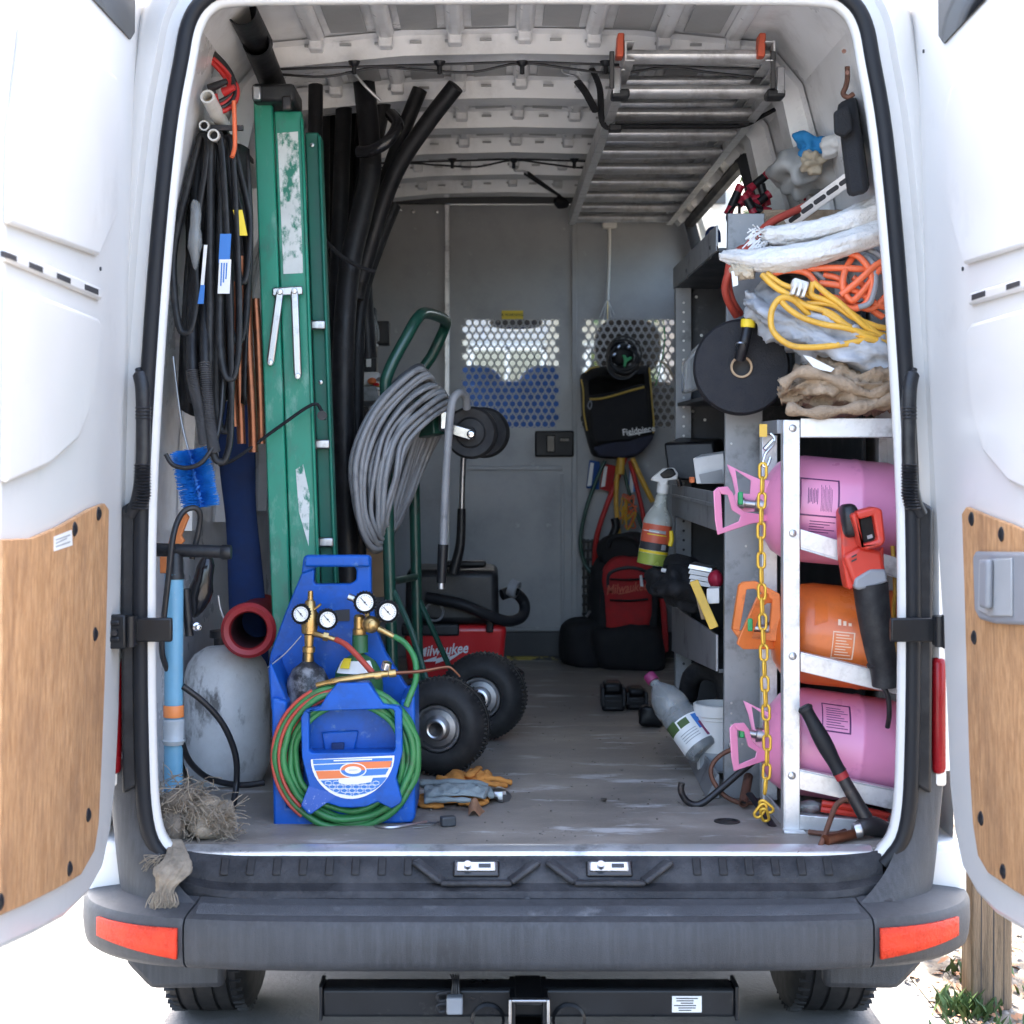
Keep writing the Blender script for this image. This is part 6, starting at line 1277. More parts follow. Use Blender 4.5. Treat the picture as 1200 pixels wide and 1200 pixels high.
drape('drop_cloth', 'canvas_tan', PT((918, 462, .30), (960, 452, .27), (1010, 458, .26), (1052, 455, .28)), [(.06, .02), (.10, .05), (.12, .055), (.12, .05)], 'beige canvas drop cloth folded on top of the aluminium rack', 'drop cloth', .020, seed=2)
for i, (pts, lbl) in enumerate(((((922, 478, .17), (950, 484, .155), (990, 480, .15), (1025, 474, .15), (1052, 462, .16)), 'lower rolled edge of beige canvas hanging over the rack top'), (((916, 452, .19), (940, 436, .18), (980, 446, .16), (1020, 462, .155), (1050, 446, .17)), 'upper fold of beige canvas under the grey plastic'))):
    tag(G().tube(PT(*pts), lambda t: .016+.005*math.sin(t*23+i), 14, n=10, flat=.8).build('canvas_fold', 'canvas_tan', sharp=180), lbl, 'drop cloth', DC)
drape('plastic_sheet', 'grey_bag', PT((886, 352, .34), (930, 376, .28), (990, 408, .25), (1056, 424, .26)), [(.05, .035), (.09, .055), (.10, .065), (.10, .06)], 'crumpled grey plastic sheeting under the yellow cord', 'plastic sheet', .018, seed=5)
tag(pslab('paper_label', [(941, 416), (950, 418), (978, 432), (974, 436), (955, 432)], .165, .002, 'label_white', None, 0), 'crushed white and green label poking out between plastic and canvas', 'label')
yc = thing('extension_cable', 'yellow extension cord looped over the grey plastic sheeting', 'cord', P(970, 405, .2))
for i, pts in enumerate((
    [(893, 322, .22), (908, 336, .20), (925, 346, .19), (945, 358, .18), (975, 368, .17), (1005, 392, .165), (1036, 404, .17), (1060, 412, .18)],
    [(898, 320, .22), (916, 333, .21), (940, 342, .20), (958, 354, .20), (964, 372, .20), (950, 370, .19), (930, 352, .18), (914, 350, .175), (904, 366, .17), (906, 388, .165), (925, 404, .16), (950, 407, .158), (985, 404, .158), (1018, 398, .16), (1034, 404, .165), (1060, 402, .18)],
    [(912, 348, .18), (922, 360, .175), (940, 372, .17), (965, 380, .168), (990, 384, .160), (1020, 392, .165), (1060, 398, .18)],
    [(953, 331, .18), (970, 345, .172), (985, 356, .168), (998, 368, .165), (1022, 388, .17), (1060, 400, .19)], [(953, 331, .18), (951, 345, .18), (968, 352, .178), (990, 362, .175), (1012, 378, .17), (1036, 396, .17), (1060, 405, .18)],
    [(945, 356, .19), (975, 357, .18), (1000, 372, .172), (1020, 380, .172), (1034, 384, .175), (1060, 386, .19)], [(965, 366, .172), (990, 380, .165), (1015, 394, .16), (1038, 402, .165), (1060, 409, .18)])):
    ptube('cord_run', pts, .0072, 'yellow_cable', yc, 10, 7)
oc_ = thing('extension_cable', 'orange and grey extension cord coiled on the heap at the right', 'cord', P(990, 360, .2))
for i, (pts, m) in enumerate((
    ([(895, 326, .24), (920, 317, .22), (945, 320, .21), (958, 335, .20)], 'orange_cable'), ([(900, 318, .25), (925, 312, .23), (950, 316, .22), (966, 328, .22)], 'grey_cable'),
    ([(940, 315, .22), (975, 314, .20), (1005, 315, .19), (1040, 318, .2)], 'orange_cable'),
    ([(990, 296, .20), (1005, 300, .19), (1018, 315, .18), (1022, 335, .178), (1015, 355, .18), (1000, 362, .18), (985, 358, .18)], 'orange_cable'),
    ([(1000, 300, .21), (990, 318, .19), (988, 338, .185), (998, 352, .18), (1012, 340, .18), (1030, 316, .18), (1042, 306, .19)], 'orange_cable'),
    ([(1006, 360, .175), (1020, 354, .172), (1026, 330, .175), (1022, 308, .185), (1012, 300, .2)], 'grey_cable'),
    ([(985, 346, .182), (1005, 330, .176), (1025, 312, .176), (1045, 300, .19)], 'orange_cable'),
    ([(960, 332, .2), (985, 335, .195), (1010, 345, .19), (1030, 358, .19), (1045, 360, .2)], 'orange_cable'),
    ([(960, 345, .21), (990, 352, .2), (1020, 362, .19), (1040, 345, .19)], 'orange_cable'),
    ([(1005, 290, .22), (1025, 296, .20), (1045, 312, .2)], 'grey_cable'), ([(965, 322, .22), (985, 328, .21), (995, 345, .2)], 'orange_cable'), ([(1000, 325, .21), (1014, 338, .2), (1020, 360, .2), (1035, 372, .2)], 'orange_cable'))):
    ptube('cord_run', pts, .0078 if m[0] == 'o' else .0066, m, oc_, 10, 7)
pg = G().box(P(937, 334, .18), (.036, .03, .022), rot=(0, .3, 0)).build('plug', 'white_cable', oc_, bevel=.005)
for k in range(3): G().box(P(930+k*6, 338+k*1.5, .172), (.007, .03, .03), rot=(0, .3, 0)).build('plug_rib', 'white_cable', pg, bevel=.002)
SL = 'white cloth sleeves on top of the heap'
drape('cloth_sleeve', 'white_cloth', PT((897, 276, .30), (930, 276, .27), (965, 270, .24), (1000, 258, .22), (1040, 240, .22)), [(.034, .020), (.04, .026), (.04, .028), (.04, .03), (.04, .03)], 'upper white cloth sleeve with a frayed cuff on top of the heap', 'sleeve', .0026, seed=1, grp=SL)
drape('cloth_sleeve', 'white_cloth', PT((846, 300, .30), (868, 303, .27), (905, 305, .23), (950, 298, .20), (990, 286, .19), (1040, 270, .20)), [(.014, .010), (.026, .019), (.042, .031), (.04, .029), (.038, .028), (.038, .028)], 'lower white cloth sleeve whose tip points into the aisle', 'sleeve', .0026, seed=8, grp=SL)
fr_t = G()
for k in range(40): a = P(rng(884, 900), rng(268, 288), .27); fr_t.tube([a, a+V((-.008, -.01, rng(-.01, .01))), a+V((rng(-.03, -.01), -.012, rng(-.022, .008)))], .0018, 4, n=2)
fr_o = fr_t.build('frayed_cuff', 'paper'); tag(fr_o, 'frayed white threads at the cuff of the upper sleeve', 'threads', None); fr_o['kind'] = 'stuff'
tag(drape('cloth_sleeve', 'tan_cloth', PT((858, 312, .27), (868, 318, .26), (884, 318, .25)), [(.012, .010), (.02, .018), (.02, .016)], 'small tan cloth end hanging below the lower white sleeve', 'cloth', .004, seed=4), 'small tan cloth end hanging below the lower white sleeve', 'cloth')
tag(pslab('paper_tag', [(857, 318), (864, 316), (865, 334), (859, 336)], .25, .002, 'label_white', None, 0), 'small white tag on the red hose below the sleeves', 'tag')
rh = thing('red_hose', 'red rubber hose looping over the front of the shelving', 'hose', P(865, 372, .4))
ptube('hose_run', [(948, 240, .45), (925, 250, .42), (902, 262, .40), (882, 282, .38), (866, 302, .38), (855, 318, .38), (850, 336, .40), (853, 352, .42), (863, 370, .45)], .0095, 'red_hose', rh, 10, 6)
ptube('hose_run', [(884, 290, .42), (868, 292, .41), (856, 306, .41), (853, 330, .42), (858, 352, .43), (868, 368, .46)], .009, 'red_hose', rh, 10, 6)
# slotted strut, clamps, bag, gloves on the shelf top
st_ = thing('slotted_strut', 'white slotted metal strut leaning on the heap at the upper right', 'strut', P(930, 265, .35))
a, b = P(922, 262, .46), P(1000, 205, .34); d = (b-a); dn = d.normalized(); fw = V((0, -1, 0)); sd_ = dn.cross(fw).normalized()
pb_ = G().bar(a, b, .006, .030, up=sd_).build('strut_face', 'aluminium_bright', st_, bevel=.001)
G().bar(a+sd_*.015+V((0, .014, 0)), b+sd_*.015+V((0, .014, 0)), .028, .004, up=sd_).build('strut_flange', 'aluminium_bright', st_, bevel=.001)
nrm = dn.cross(sd_).normalized(); nrm = nrm if nrm.y < 0 else -nrm
for k in range(5):
    c = a+d*(.13+.19*k)+nrm*.0034; g = G(); pts = []
    for j in range(12): an = 2*math.pi*j/12; pts.append(c+dn*((.012 if math.cos(an) > 0 else -.012)+math.cos(an)*.006)+sd_*math.sin(an)*.006)
    g.prism(pts, nrm*.0006).build('slot', 'print_black', pb_)
CG = 'red and black spring clamps on the shelf top'
for i, (p0, p1, q0, q1, Y, lbl) in enumerate((((868, 217), (853, 251), (866, 240), (880, 226), 1.0, 'red and black clamp standing leftmost in front of the bright window'), ((901, 203), (878, 222), (892, 216), (898, 240), .95, 'topmost red and black clamp above the shelf'), ((902, 227), (884, 240), (890, 232), (872, 236), .92, 'red and black clamp just below the topmost one'), ((872, 228), (884, 250), (885, 246), (902, 249), .9, 'lowest red and black clamp lying on the shelf edge'), ((935, 219), (947, 232), (950, 220), (962, 248), .75, 'red and black clamp behind the slotted strut'))):
    t = thing('spring_clamp', lbl, 'clamp', P(*p1, Y), CG)
    for (u0, u1) in ((p0, p1), (q0, q1)):
        a, b = P(*u0, Y), P(*u1, Y)
        if (u0, u1) == (p0, p1):
            G().tube([a, a.lerp(b, .35), a.lerp(b, .65), b], lambda t: .013-.003*math.sin(t*3.14), 10, n=3).build('handle', 'clamp_red', t); G().tube([a.lerp(b, .25)-V((0, .004, 0)), a.lerp(b, .75)-V((0, .004, 0))], .0118, 10, n=1).build('grip_inset', 'black_plastic', t)
        else:
            G().tube([a, b], .011, 10, n=1).build('handle', 'clamp_red' if i % 2 == 0 else 'black_plastic', t); G().lathe([(0, -.003), (.013, -.003), (.014, .004), (.014, .018), (.010, .02)], b, a-b, 12).build('handle_end', 'clamp_red', t)
    G().bar(P((p0[0]+p1[0])/2, (p0[1]+p1[1])/2, Y+.01), P((q0[0]+q1[0])/2, (q0[1]+q1[1])/2, Y+.01), .012, .02).build('bar', 'black_plastic', t, bevel=.002)
tag(ptube('blue_loop_cable', [(828, 288, 1.3), (829, 272, 1.3), (836, 267, 1.3), (842, 272, 1.3), (843, 284, 1.3)], .005, 'blue_dark'), 'small dark blue cable loop standing before the window', 'cable')
tag(ptube('thin_cable', [(858, 268, .9), (852, 255, .92), (858, 244, .95), (866, 240, .95), (866, 254, .9)], .004, 'black_cable'), 'thin black cord loop below the leftmost clamp', 'cord')
tag(G().blob(P(945, 198, .70), (.17, .20, .13), 40, 28, amp=.6, sc_=24, seed=11).build('grey_cloth_bag', 'deadening', sharp=180), 'limp grey cloth bag on the shelf top near the wall', 'bag')
tag(G().blob(P(951, 192, .58), (.06, .05, .05), 24, 18, amp=.7, sc_=70, seed=3).build('yarn_ball', 'tan_cloth', sharp=180), 'small tan tuft on the grey cloth bag', 'tuft')
tag(G().blob(P(955, 171, .62), (.09, .06, .055), 30, 20, amp=.8, sc_=42, seed=6, rot=(0, .2, 0)).build('blue_cloth', 'blue_cloth', sharp=180), 'bright blue cloth glove lying on the grey bag', 'glove')
tag(G().blob(P(984, 170, .55), (.09, .06, .05), 30, 20, amp=.8, sc_=42, seed=16, rot=(0, -.3, 0)).build('pale_cloth', 'paper', sharp=180), 'pale crumpled cloth beside the blue glove', 'cloth')
hb_ = thing('black_bag', 'black bag hanging from a rusty hook on the right rear pillar', 'bag', P(1002, 230, .2))
hexa('bag_body', [P(993, 232, .14), P(1018, 226, .12), P(1020, 222, .30), P(996, 228, .32), P(980, 122, .18), P(1002, 112, .16), P(1005, 112, .30), P(984, 120, .32)], 'nylon_black', hb_, .012)
pslab('bag_flap', [(978, 130), (996, 122), (1000, 152), (990, 160), (979, 156)], .13, .02, 'nylon_black', hb_, .006)
text('·—·', .02, face_cam(P(985, 137, .1285)), 'label_white', hb_, 'flap_mark') if False else None
ptube('hook', [(993, 78, .20), (993, 92, .20), (991, 102, .19), (988, 110, .19), (994, 114, .18), (1000, 110, .18)], .006, 'rust_steel', hb_)
tag(wbox(.60, .83, .56, .80, 2.09, 2.13, 'cardboard_box', 'canvas_tan', None, .003), 'flat brown cardboard tray under the slotted strut', 'box')

# ---- aluminium extension ladder under the roof
al = thing('extension_ladder', 'aluminium extension ladder strapped flat under the roof', 'ladder', (.43, 1.75, 2.43))
ZL = 2.452
for sec, (z0, h, x0, x1, ya, yb, r0) in enumerate(((ZL, .055, .235, .640, .56, 2.98, .70), (ZL+.062, .05, .255, .620, .52, 2.90, .585))):
    for x, s in ((x0, 1), (x1, -1)):
        g = G().box((x, (ya+yb)/2, z0), (.005, yb-ya, h)); g.box((x+s*.012, (ya+yb)/2, z0+h/2-.002), (.02, yb-ya, .004)); g.box((x+s*.012, (ya+yb)/2, z0-h/2+.002), (.02, yb-ya, .004))
        g.build('rail', 'aluminium_bright', al, bevel=.001)
    for k in range(9):
        y = r0+k*.285
        if y < yb: G().tube([V((x0+.004, y, z0)), V((x1-.004, y, z0))], .031, 16, n=1, flat=.55, twist=(0, 1, 0)).build('rung', 'aluminium_bright', al)
for s, px in ((0, 727), (1, 893)):
    c = P(px, 60, .53); G().prism([P(px-5, 66, .53), P(px-3, 38, .53), P(px+5, 38, .53), P(px+4, 66, .53)], (0, .05, 0)).build('end_cap', 'label_red', al, bevel=.004)
    G().box((.235 if not s else .64, .57, ZL-.005), (.022, .05, .07)).build('end_bracket', 'steel', al, bevel=.004); G().box((.245 if not s else .63, .575, ZL-.035), (.045, .06, .022)).build('end_foot', 'black_plastic', al, bevel=.006)
    G().bar(P(717 if not s else 906, 60, .52), P(717 if not s else 906, 104, .54), .012, .01).build('lock_lever', 'black_plastic', al, bevel=.002)
G().box((.44, .93, ZL-.034), (.36, .03, .006)).build('guide_strip', 'black_plastic', al)
s1 = thing('ratchet_strap', 'black strap crossing the aluminium ladder near its rear end', 'strap', P(780, 140, .95), 'black straps on the aluminium ladder')
yy = .96; G().tube([V((.19, yy-.14, 2.54)), V((.215, yy-.08, 2.50)), V((.232, yy, ZL-.034)), V((.3, yy, ZL-.038)), V((.45, yy, ZL-.038)), V((.60, yy, ZL-.036)), V((.66, yy, ZL-.01)), V((.72, yy+.05, 2.48))], .009, 6, n=6, flat=.5).build('strap', 'nylon_black', s1); G().box((.262, yy, ZL-.042), (.035, .045, .018)).build('buckle', 'black_plastic', s1, bevel=.004)
G().tube(PT((677, 96, .82), (686, 108, .86), (698, 130, .92)), .012, 8, n=4, flat=.6).build('strap_tail', 'nylon_black', s1); ptube('hook_wire', [(658, 80, .84), (661, 86, .84), (676, 90, .83), (680, 97, .82)], .003, 'steel', s1)
s2 = thing('ratchet_strap', 'black strap hooked across the far end of the aluminium ladder', 'strap', P(720, 240, 2.9), 'black straps on the aluminium ladder')
G().tube(PT((617, 203, 2.55), (640, 219, 2.65), (655, 229, 2.75), (668, 238, 2.8), (720, 243, 2.8), (800, 247, 2.8)), lambda t: .014-.009*min(1, t*1.8), 8, n=6, flat=.6).build('strap', 'nylon_black', s2); G().blob(P(657, 237, 2.72), (.06, .05, .05), 12, 8, amp=.4, sc_=30).build('knot', 'nylon_black', s2); ptube('hook_wire', [(603, 195, 2.55), (604, 200, 2.55), (615, 201, 2.55), (619, 205, 2.55)], .004, 'steel', s2)

# ---- things hanging on the partition
jb = thing('junction_box', 'white electrical box with a loose white cable high on the partition', 'electrical box', P(714, 268, 3.22))
pslab('box_body', rect(706, 250, 723, 267), 3.205, .04, 'white_cable', jb, .006, 3)
for k in range(4): pslab('terminal', rect(708+k*3.6, 251, 710+k*3.6, 254), 3.2035, .004, 'label_grey', jb, 0)
ptube('cable', [(714, 267, 3.22), (714, 290, 3.22), (713, 325, 3.225), (712, 352, 3.225)], .0075, 'white_cable', jb)
for (dx, dy) in ((-9, 20), (-5, 23), (0, 22), (4, 20), (8, 17)): ptube('wire', [(712, 351, 3.225), (712+dx*.4, 358, 3.22), (712+dx, 352+dy, 3.215)], .002, 'white_cable' if dx else 'brass', jb, 5)
T = lambda cx, cy: (650+cx*.1583, 370+cy*.1583)
YG = 3.10
tb = thing('tool_bag', 'black zipped tool bag with yellow piping hanging on the partition', 'tool bag', P(725, 540, YG+.05))
def pil(u, v):                                       # pillow-shaped bag front and back from an outline
    return None
outl = [T(198, 450), T(225, 415), T(290, 385), T(400, 372), (T(560, 368)), T(680, 366), T(705, 385), T(722, 600), T(742, 820), T(735, 890), T(690, 965), T(620, 1030), T(520, 1058), T(400, 1058), T(300, 1040), T(268, 980), T(240, 880), T(212, 760), T(205, 600)]
A = catmull([P(x, y, YG) for x, y in outl], 3, True); N = len(A); cen = sum(A, V())/N
def bagf(u, v):
    p = A[round(u*N) % N]; s_ = math.cos((v-.5)*math.pi); k = min(1, s_*1.35)**.5 if v not in (0, 1) else 0
    y = (v-.5)*.16
    q = cen.lerp(p, 1 if .12 < v < .88 else (.93 if v > .01 and v < .99 else .80)); return V((q.x, YG+.06+y*(1.0), q.z))
g = G().grid(bagf, N, 10, cu=True); g.f += [tuple(i*11 for i in range(N)), tuple(i*11+10 for i in range(N-1, -1, -1))]
bb = g.build('bag_body', 'nylon_black', tb, sharp=180)
pslab('front_pocket', [T(245, 590), T(450, 560), T(650, 500), T(690, 520), T(715, 870), T(560, 930), T(300, 950), T(270, 870)], YG-.032, .03, 'nylon_black', tb, .012, 3)
pslab('base_patch', [T(285, 975), T(420, 935), T(735, 880), T(728, 910), T(690, 965), T(610, 1030), T(510, 1052), T(330, 1045)], YG-.026, .03, 'nylon_navy', tb, .012, 3)
G().tube(PT((*T(258, 618), YG-.036), (*T(350, 612), YG-.037), (*T(470, 582), YG-.037), (*T(570, 552), YG-.036), (*T(662, 528), YG-.034)), .010, 8, n=4, flat=.5).build('zip', 'zip_yellow', tb)
G().tube(PT((*T(262, 630), YG-.04), (*T(246, 665), YG-.042), (*T(262, 690), YG-.042), (*T(274, 655), YG-.042)), .003, 6, closed=True).build('zip_pull', 'grey_plastic', tb)
for pts in (((195, 470), (212, 560), (215, 700), (228, 790), (240, 850)), ((700, 385), (712, 520), (725, 680), (735, 800), (730, 870)), ((225, 420), (270, 388), (330, 376))): G().tube(PT(*[(*T(*q), YG-.016) for q in pts]), .0035, 6).build('piping', 'zip_yellow', tb)
text('Fieldpiece', .036, face_cam(P(*T(622, 850), YG-.0335), roll=R(-8)), 'white_print', tb, 'lettering', sx=.92, bold=.02)
pslab('underline', [T(545, 882), T(702, 852), T(702, 860), T(545, 890)], YG-.0345, .001, 'white_print', tb, 0)
pslab('side_buckle', [T(192, 745), T(214, 742), T(216, 780), T(196, 782)], YG+.02, .02, 'black_plastic', tb, .003)
cc = thing('cable_coil', 'small coil of thin black cable with a green clip on the tool bag', 'cable', P(731, 450, YG-.06))
for i in range(7):
    r = 17+rng(-1.5, 4); cx, cy = 730+rng(-1.5, 2), 418+rng(-3, 8)
    ptube('cable_turn', [(cx+r*math.cos(t*.7), cy+(r*1.05)*math.sin(t*.7), YG-.06+.01*math.sin(t+i)) for t in range(9)], .0042, 'black_cable', cc, 6, 5, closed=True)
pslab('green_clip', [T(498, 290), T(525, 292), T(535, 315), T(568, 300), T(572, 318), T(535, 345), T(522, 385), T(508, 375), T(512, 330)], YG-.085, .012, 'green_valve', cc, .003)
for (x, y) in ((432, 298), (465, 240), (540, 240)): G().cyl(P(*T(x, y), YG-.08), P(*T(x+14, y-18), YG-.075), .006, seg=8).build('metal_end', 'steel', cc)
G().blob(P(728, 414, YG-.035), (.10, .04, .10), 16, 10, amp=.3, sc_=20).build('cable_core', 'rubber', cc)
hgp = thing('hanging_leads', 'bundle of red, yellow and black leads hanging under the tool bag', 'leads', P(715, 670, 3.15))
for pts, r, m in (([(733, 535, 3.12), (722, 565, 3.11), (710, 595, 3.11), (699, 630, 3.12), (697, 662, 3.14)], .011, 'red_cable'), ([(709, 540, 3.15), (698, 565, 3.15), (686, 600, 3.15), (680, 635, 3.15), (685, 660, 3.15), (694, 672, 3.14)], .008, 'handtruck_green'), ([(726, 536, 3.11), (723, 560, 3.10), (722, 590, 3.1), (725, 626, 3.1)], .010, 'yellow_cable'), ([(741, 537, 3.11), (752, 562, 3.1), (765, 588, 3.1)], .011, 'yellow_cable'), ([(738, 540, 3.13), (746, 570, 3.13), (752, 595, 3.13), (757, 625, 3.13)], .009, 'red_cable'), ([(730, 545, 3.14), (738, 580, 3.14), (750, 612, 3.14), (758, 630, 3.14)], .007, 'handtruck_green'), ([(728, 536, 3.1), (727, 556, 3.09)], .016, 'yellow_cable')):
    ptube('lead', pts, r, m, hgp, 8, 5)
for i in range(4): ptube('orange_wire', [(735+rng(-12, 12), 600+rng(-20, 22), 3.09+.01*i) for _ in range(9)], .0032, 'orange_cable' if i % 2 else 'yellow_cable', hgp, 6, 6)
G().tube(PT((720, 607, 3.1), (722, 618, 3.1), (716, 632, 3.1)), .018, 10).build('plug', 'black_plastic', hgp)
for (pts, m, lbl) in (([(691, 539), (703, 541), (702, 574), (687, 572)], 'seat_blue', 'blue packet hanging leftmost under the tool bag'), ([(707, 543), (722, 546), (716, 577), (703, 573)], 'nylon_red', 'dark red packet hanging beside the blue one'), ([(738, 545), (744, 545), (746, 575), (736, 580)], 'label_blue', 'narrow blue packet behind the hanging leads')):
    o = pslab('packet', pts, 3.17, .012, m, None, .003); tag(o, lbl, 'packet', 'packets hanging under the tool bag'); pslab('clear_edge', [(pts[0][0]+1, pts[0][1]+3), (pts[0][0]+5, pts[0][1]+4), (pts[3][0]+6, pts[3][1]-3), (pts[3][0]+1, pts[3][1]-2)], 3.168, .002, 'label_white', o, 0)
tag(ptube('green_wire', [(778, 383, 3.2), (779, 400, 3.2), (774, 430, 3.2), (768, 452, 3.2)], .0028, 'green_valve'), 'thin green wire running down over the right perforated screen', 'wire')
tag(ptube('wooden_stick', [(774, 423, 3.2), (782, 430, 3.2), (790, 444, 3.2)], .0055, 'tan_cloth'), 'short tan stick caught in the right perforated screen', 'stick')
# ---- backpack on the floor against the partition
Bp = lambda cx, cy: (660+cx*.2332, 520+cy*.2333)
bp = thing('backpack', 'red and black tool backpack standing on the floor at the partition', 'backpack', P(737, 783, 3.0))
YBp = 2.86
G().blob(P(736, 700, YBp+.14), (.30, .22, .46), 26, 18, amp=.12, sc_=9, pw=.7).build('bag_body', 'nylon_black', bp, sharp=180)
G().blob(P(*Bp(322, 760), YBp+.03), (.205, .12, .30), 26, 18, amp=.10, sc_=12, pw=.5).build('front_pocket', 'nylon_red', bp, sharp=180)
G().blob(P(*Bp(330, 1015), YBp+.05), (.29, .20, .20), 24, 16, amp=.2, sc_=8, pw=.5, seed=2).build('base', 'nylon_black', bp, sharp=180)
G().blob(P(*Bp(300, 540), YBp+.12), (.20, .17, .14), 20, 14, amp=.25, sc_=10, pw=.7, seed=4).build('top_flap', 'nylon_black', bp, sharp=180)
G().tube(PT((*Bp(225, 520), YBp+.03), (*Bp(245, 475), YBp+.01), (*Bp(300, 462), YBp), (*Bp(360, 480), YBp+.01), (*Bp(380, 520), YBp+.03)), .010, 8, n=4).build('carry_loop', 'nylon_black', bp)
G().tube(PT((*Bp(225, 720), YBp-.02), (*Bp(235, 650), YBp-.03), (*Bp(330, 622), YBp-.035), (*Bp(425, 650), YBp-.03), (*Bp(440, 730), YBp-.02)), .007, 8, n=5).build('zip', 'print_black', bp)
for cy in (680, 785): G().tube(PT((*Bp(235, cy), YBp-.03), (*Bp(330, cy+4), YBp-.038), (*Bp(425, cy-4), YBp-.03)), .011, 6, n=4, flat=.4).build('webbing', 'nylon_black', bp)
pslab('zip_pull', [Bp(384, 662), Bp(396, 660), Bp(404, 718), Bp(388, 716)], YBp-.05, .006, 'white_print', bp, .001)
for cx in (200, 452): G().tube(PT((*Bp(cx, 640), YBp-.005), (*Bp(cx+4, 780), YBp-.01), (*Bp(cx-2, 920), YBp-.02)), .014, 6, n=4, flat=.4).build('side_strap', 'nylon_black', bp)
text('Milwaukee', .052, face_cam(P(*Bp(318, 726), YBp-.041), roll=R(-7)), 'nylon_red' if False else 'clamp_red' if False else 'label_red', bp, 'lettering', shear=.35, sx=.72, bold=.012); 
pslab('lightning_mark', [Bp(272, 752), Bp(325, 745), Bp(370, 726), Bp(335, 748), Bp(280, 758)], YBp-.037, .001, 'label_red', bp, 0)
G().tube(PT((*Bp(495, 780), YBp+.05), (*Bp(505, 850), YBp+.04), (*Bp(512, 960), YBp+.03), (*Bp(514, 1040), YBp+.05)), .012, 8).build('red_trim', 'nylon_red', bp); G().tube(PT((*Bp(135, 840), YBp-.02), (*Bp(118, 870), YBp-.02)), .006, 6).build('buckle', 'steel', bp)
tag(G().blob(P(688, 752, 3.0), (.20, .22, .20), 22, 14, amp=.35, sc_=8, pw=.7, seed=21).build('black_duffel', 'nylon_black', sharp=180), 'slumped black bag on the floor left of the red backpack', 'bag')
gt = thing('black_grille', 'black plastic grille leaning on the partition behind the backpack', 'grille', P(690, 725, 3.2))
for k in range(4): pslab('slat', rect(683+k*5, 632, 685.5+k*5, 722), 3.19, .012, 'battery_black', gt, .001)
for k in range(9): pslab('cross_slat', rect(682, 633+k*10.6, 702, 636+k*10.6), 3.178, .011, 'battery_black', gt, .001)
# ---- spray bottle hanging on the shelf edge
sb = thing('spray_bottle', 'spray bottle of green liquid hanging on the edge of the shelving', 'spray bottle', P(765, 664, 1.22))
a, b = P(763, 662, 1.22), P(776.5, 574, 1.22); ax = b-a; L = ax.length
G().lathe([(0, 0), (.034, 0), (.041, .006), (.042, .02), (.042, L*.55), (.041, L*.60), (.036, L*.66), (.028, L*.71), (.022, L*.76), (.018, L*.84), (.016, L*.92), (.013, L*.93), (.013, L)], a, ax, 28).build('bottle_shell', 'cloudy_plastic', sb)
G().lathe([(.0423, .002), (.0424, .022), (.0423, .034)], a, ax, 28).build('liquid', 'liquid_green', sb)
sf = V((0, -1, 0)); an = ax.normalized(); su = an.cross(sf).normalized(); sw_ = -su.cross(an)
def slb(t0, t1, a0, a1, m, r=.0428): return G().grid(lambda u, v: a+an*(L*(t0+(t1-t0)*u))+(su*math.sin(a0+(a1-a0)*v)+sf*math.cos(a0+(a1-a0)*v))*r, 2, 14).build('bottle_label', m, sb)
slb(.20, .54, -1.35, 1.35, 'label_red'); slb(.20, .30, -1.35, 1.35, 'print_black', .0432); slb(.16, .195, -1.35, 1.35, 'label_yellow', .043); slb(.40, .412, -.7, .7, 'label_yellow', .0432); slb(.43, .47, -.6, .6, 'label_grey', .0432); slb(.22, .29, .4, .8, 'label_grey', .0435); slb(.44, .45, -1.1, .1, 'label_white', .0435)
G().lathe([(.017, -.01), (.017, .016), (.012, .018), (.012, .03)], b, ax, 18).build('collar', 'white_cable', sb)
q = lambda x, y: (x, y); pslab('spray_head', [(763, 563), (764, 560), (778, 549), (790, 548), (795, 555), (794, 562), (783, 563), (781, 570), (772, 570), (772, 565)], 1.205, .03, 'white_cable', sb, .005)
pslab('trigger_pad', [(773, 556), (782, 549), (789, 549), (793, 556), (786, 560), (777, 561)], 1.200, .04, 'black_gloss', sb, .004); G().tube(PT((789, 556, 1.22), (795, 562, 1.22), (797, 570, 1.22)), .007, 8).build('trigger', 'black_gloss', sb)
tag(ptube('yellow_hook', [(786, 622, 1.2), (787, 632, 1.2), (785, 640, 1.2)], .007, 'label_yellow'), 'small yellow clip on the shelf edge beside the spray bottle', 'clip')
tag(pslab('clear_packet', [(801, 424), (822, 400), (826, 455), (801, 462)], 1.0, .06, 'clear_plastic', None, .01), 'clear plastic packet on the upper shelf left of the black roll', 'packet')
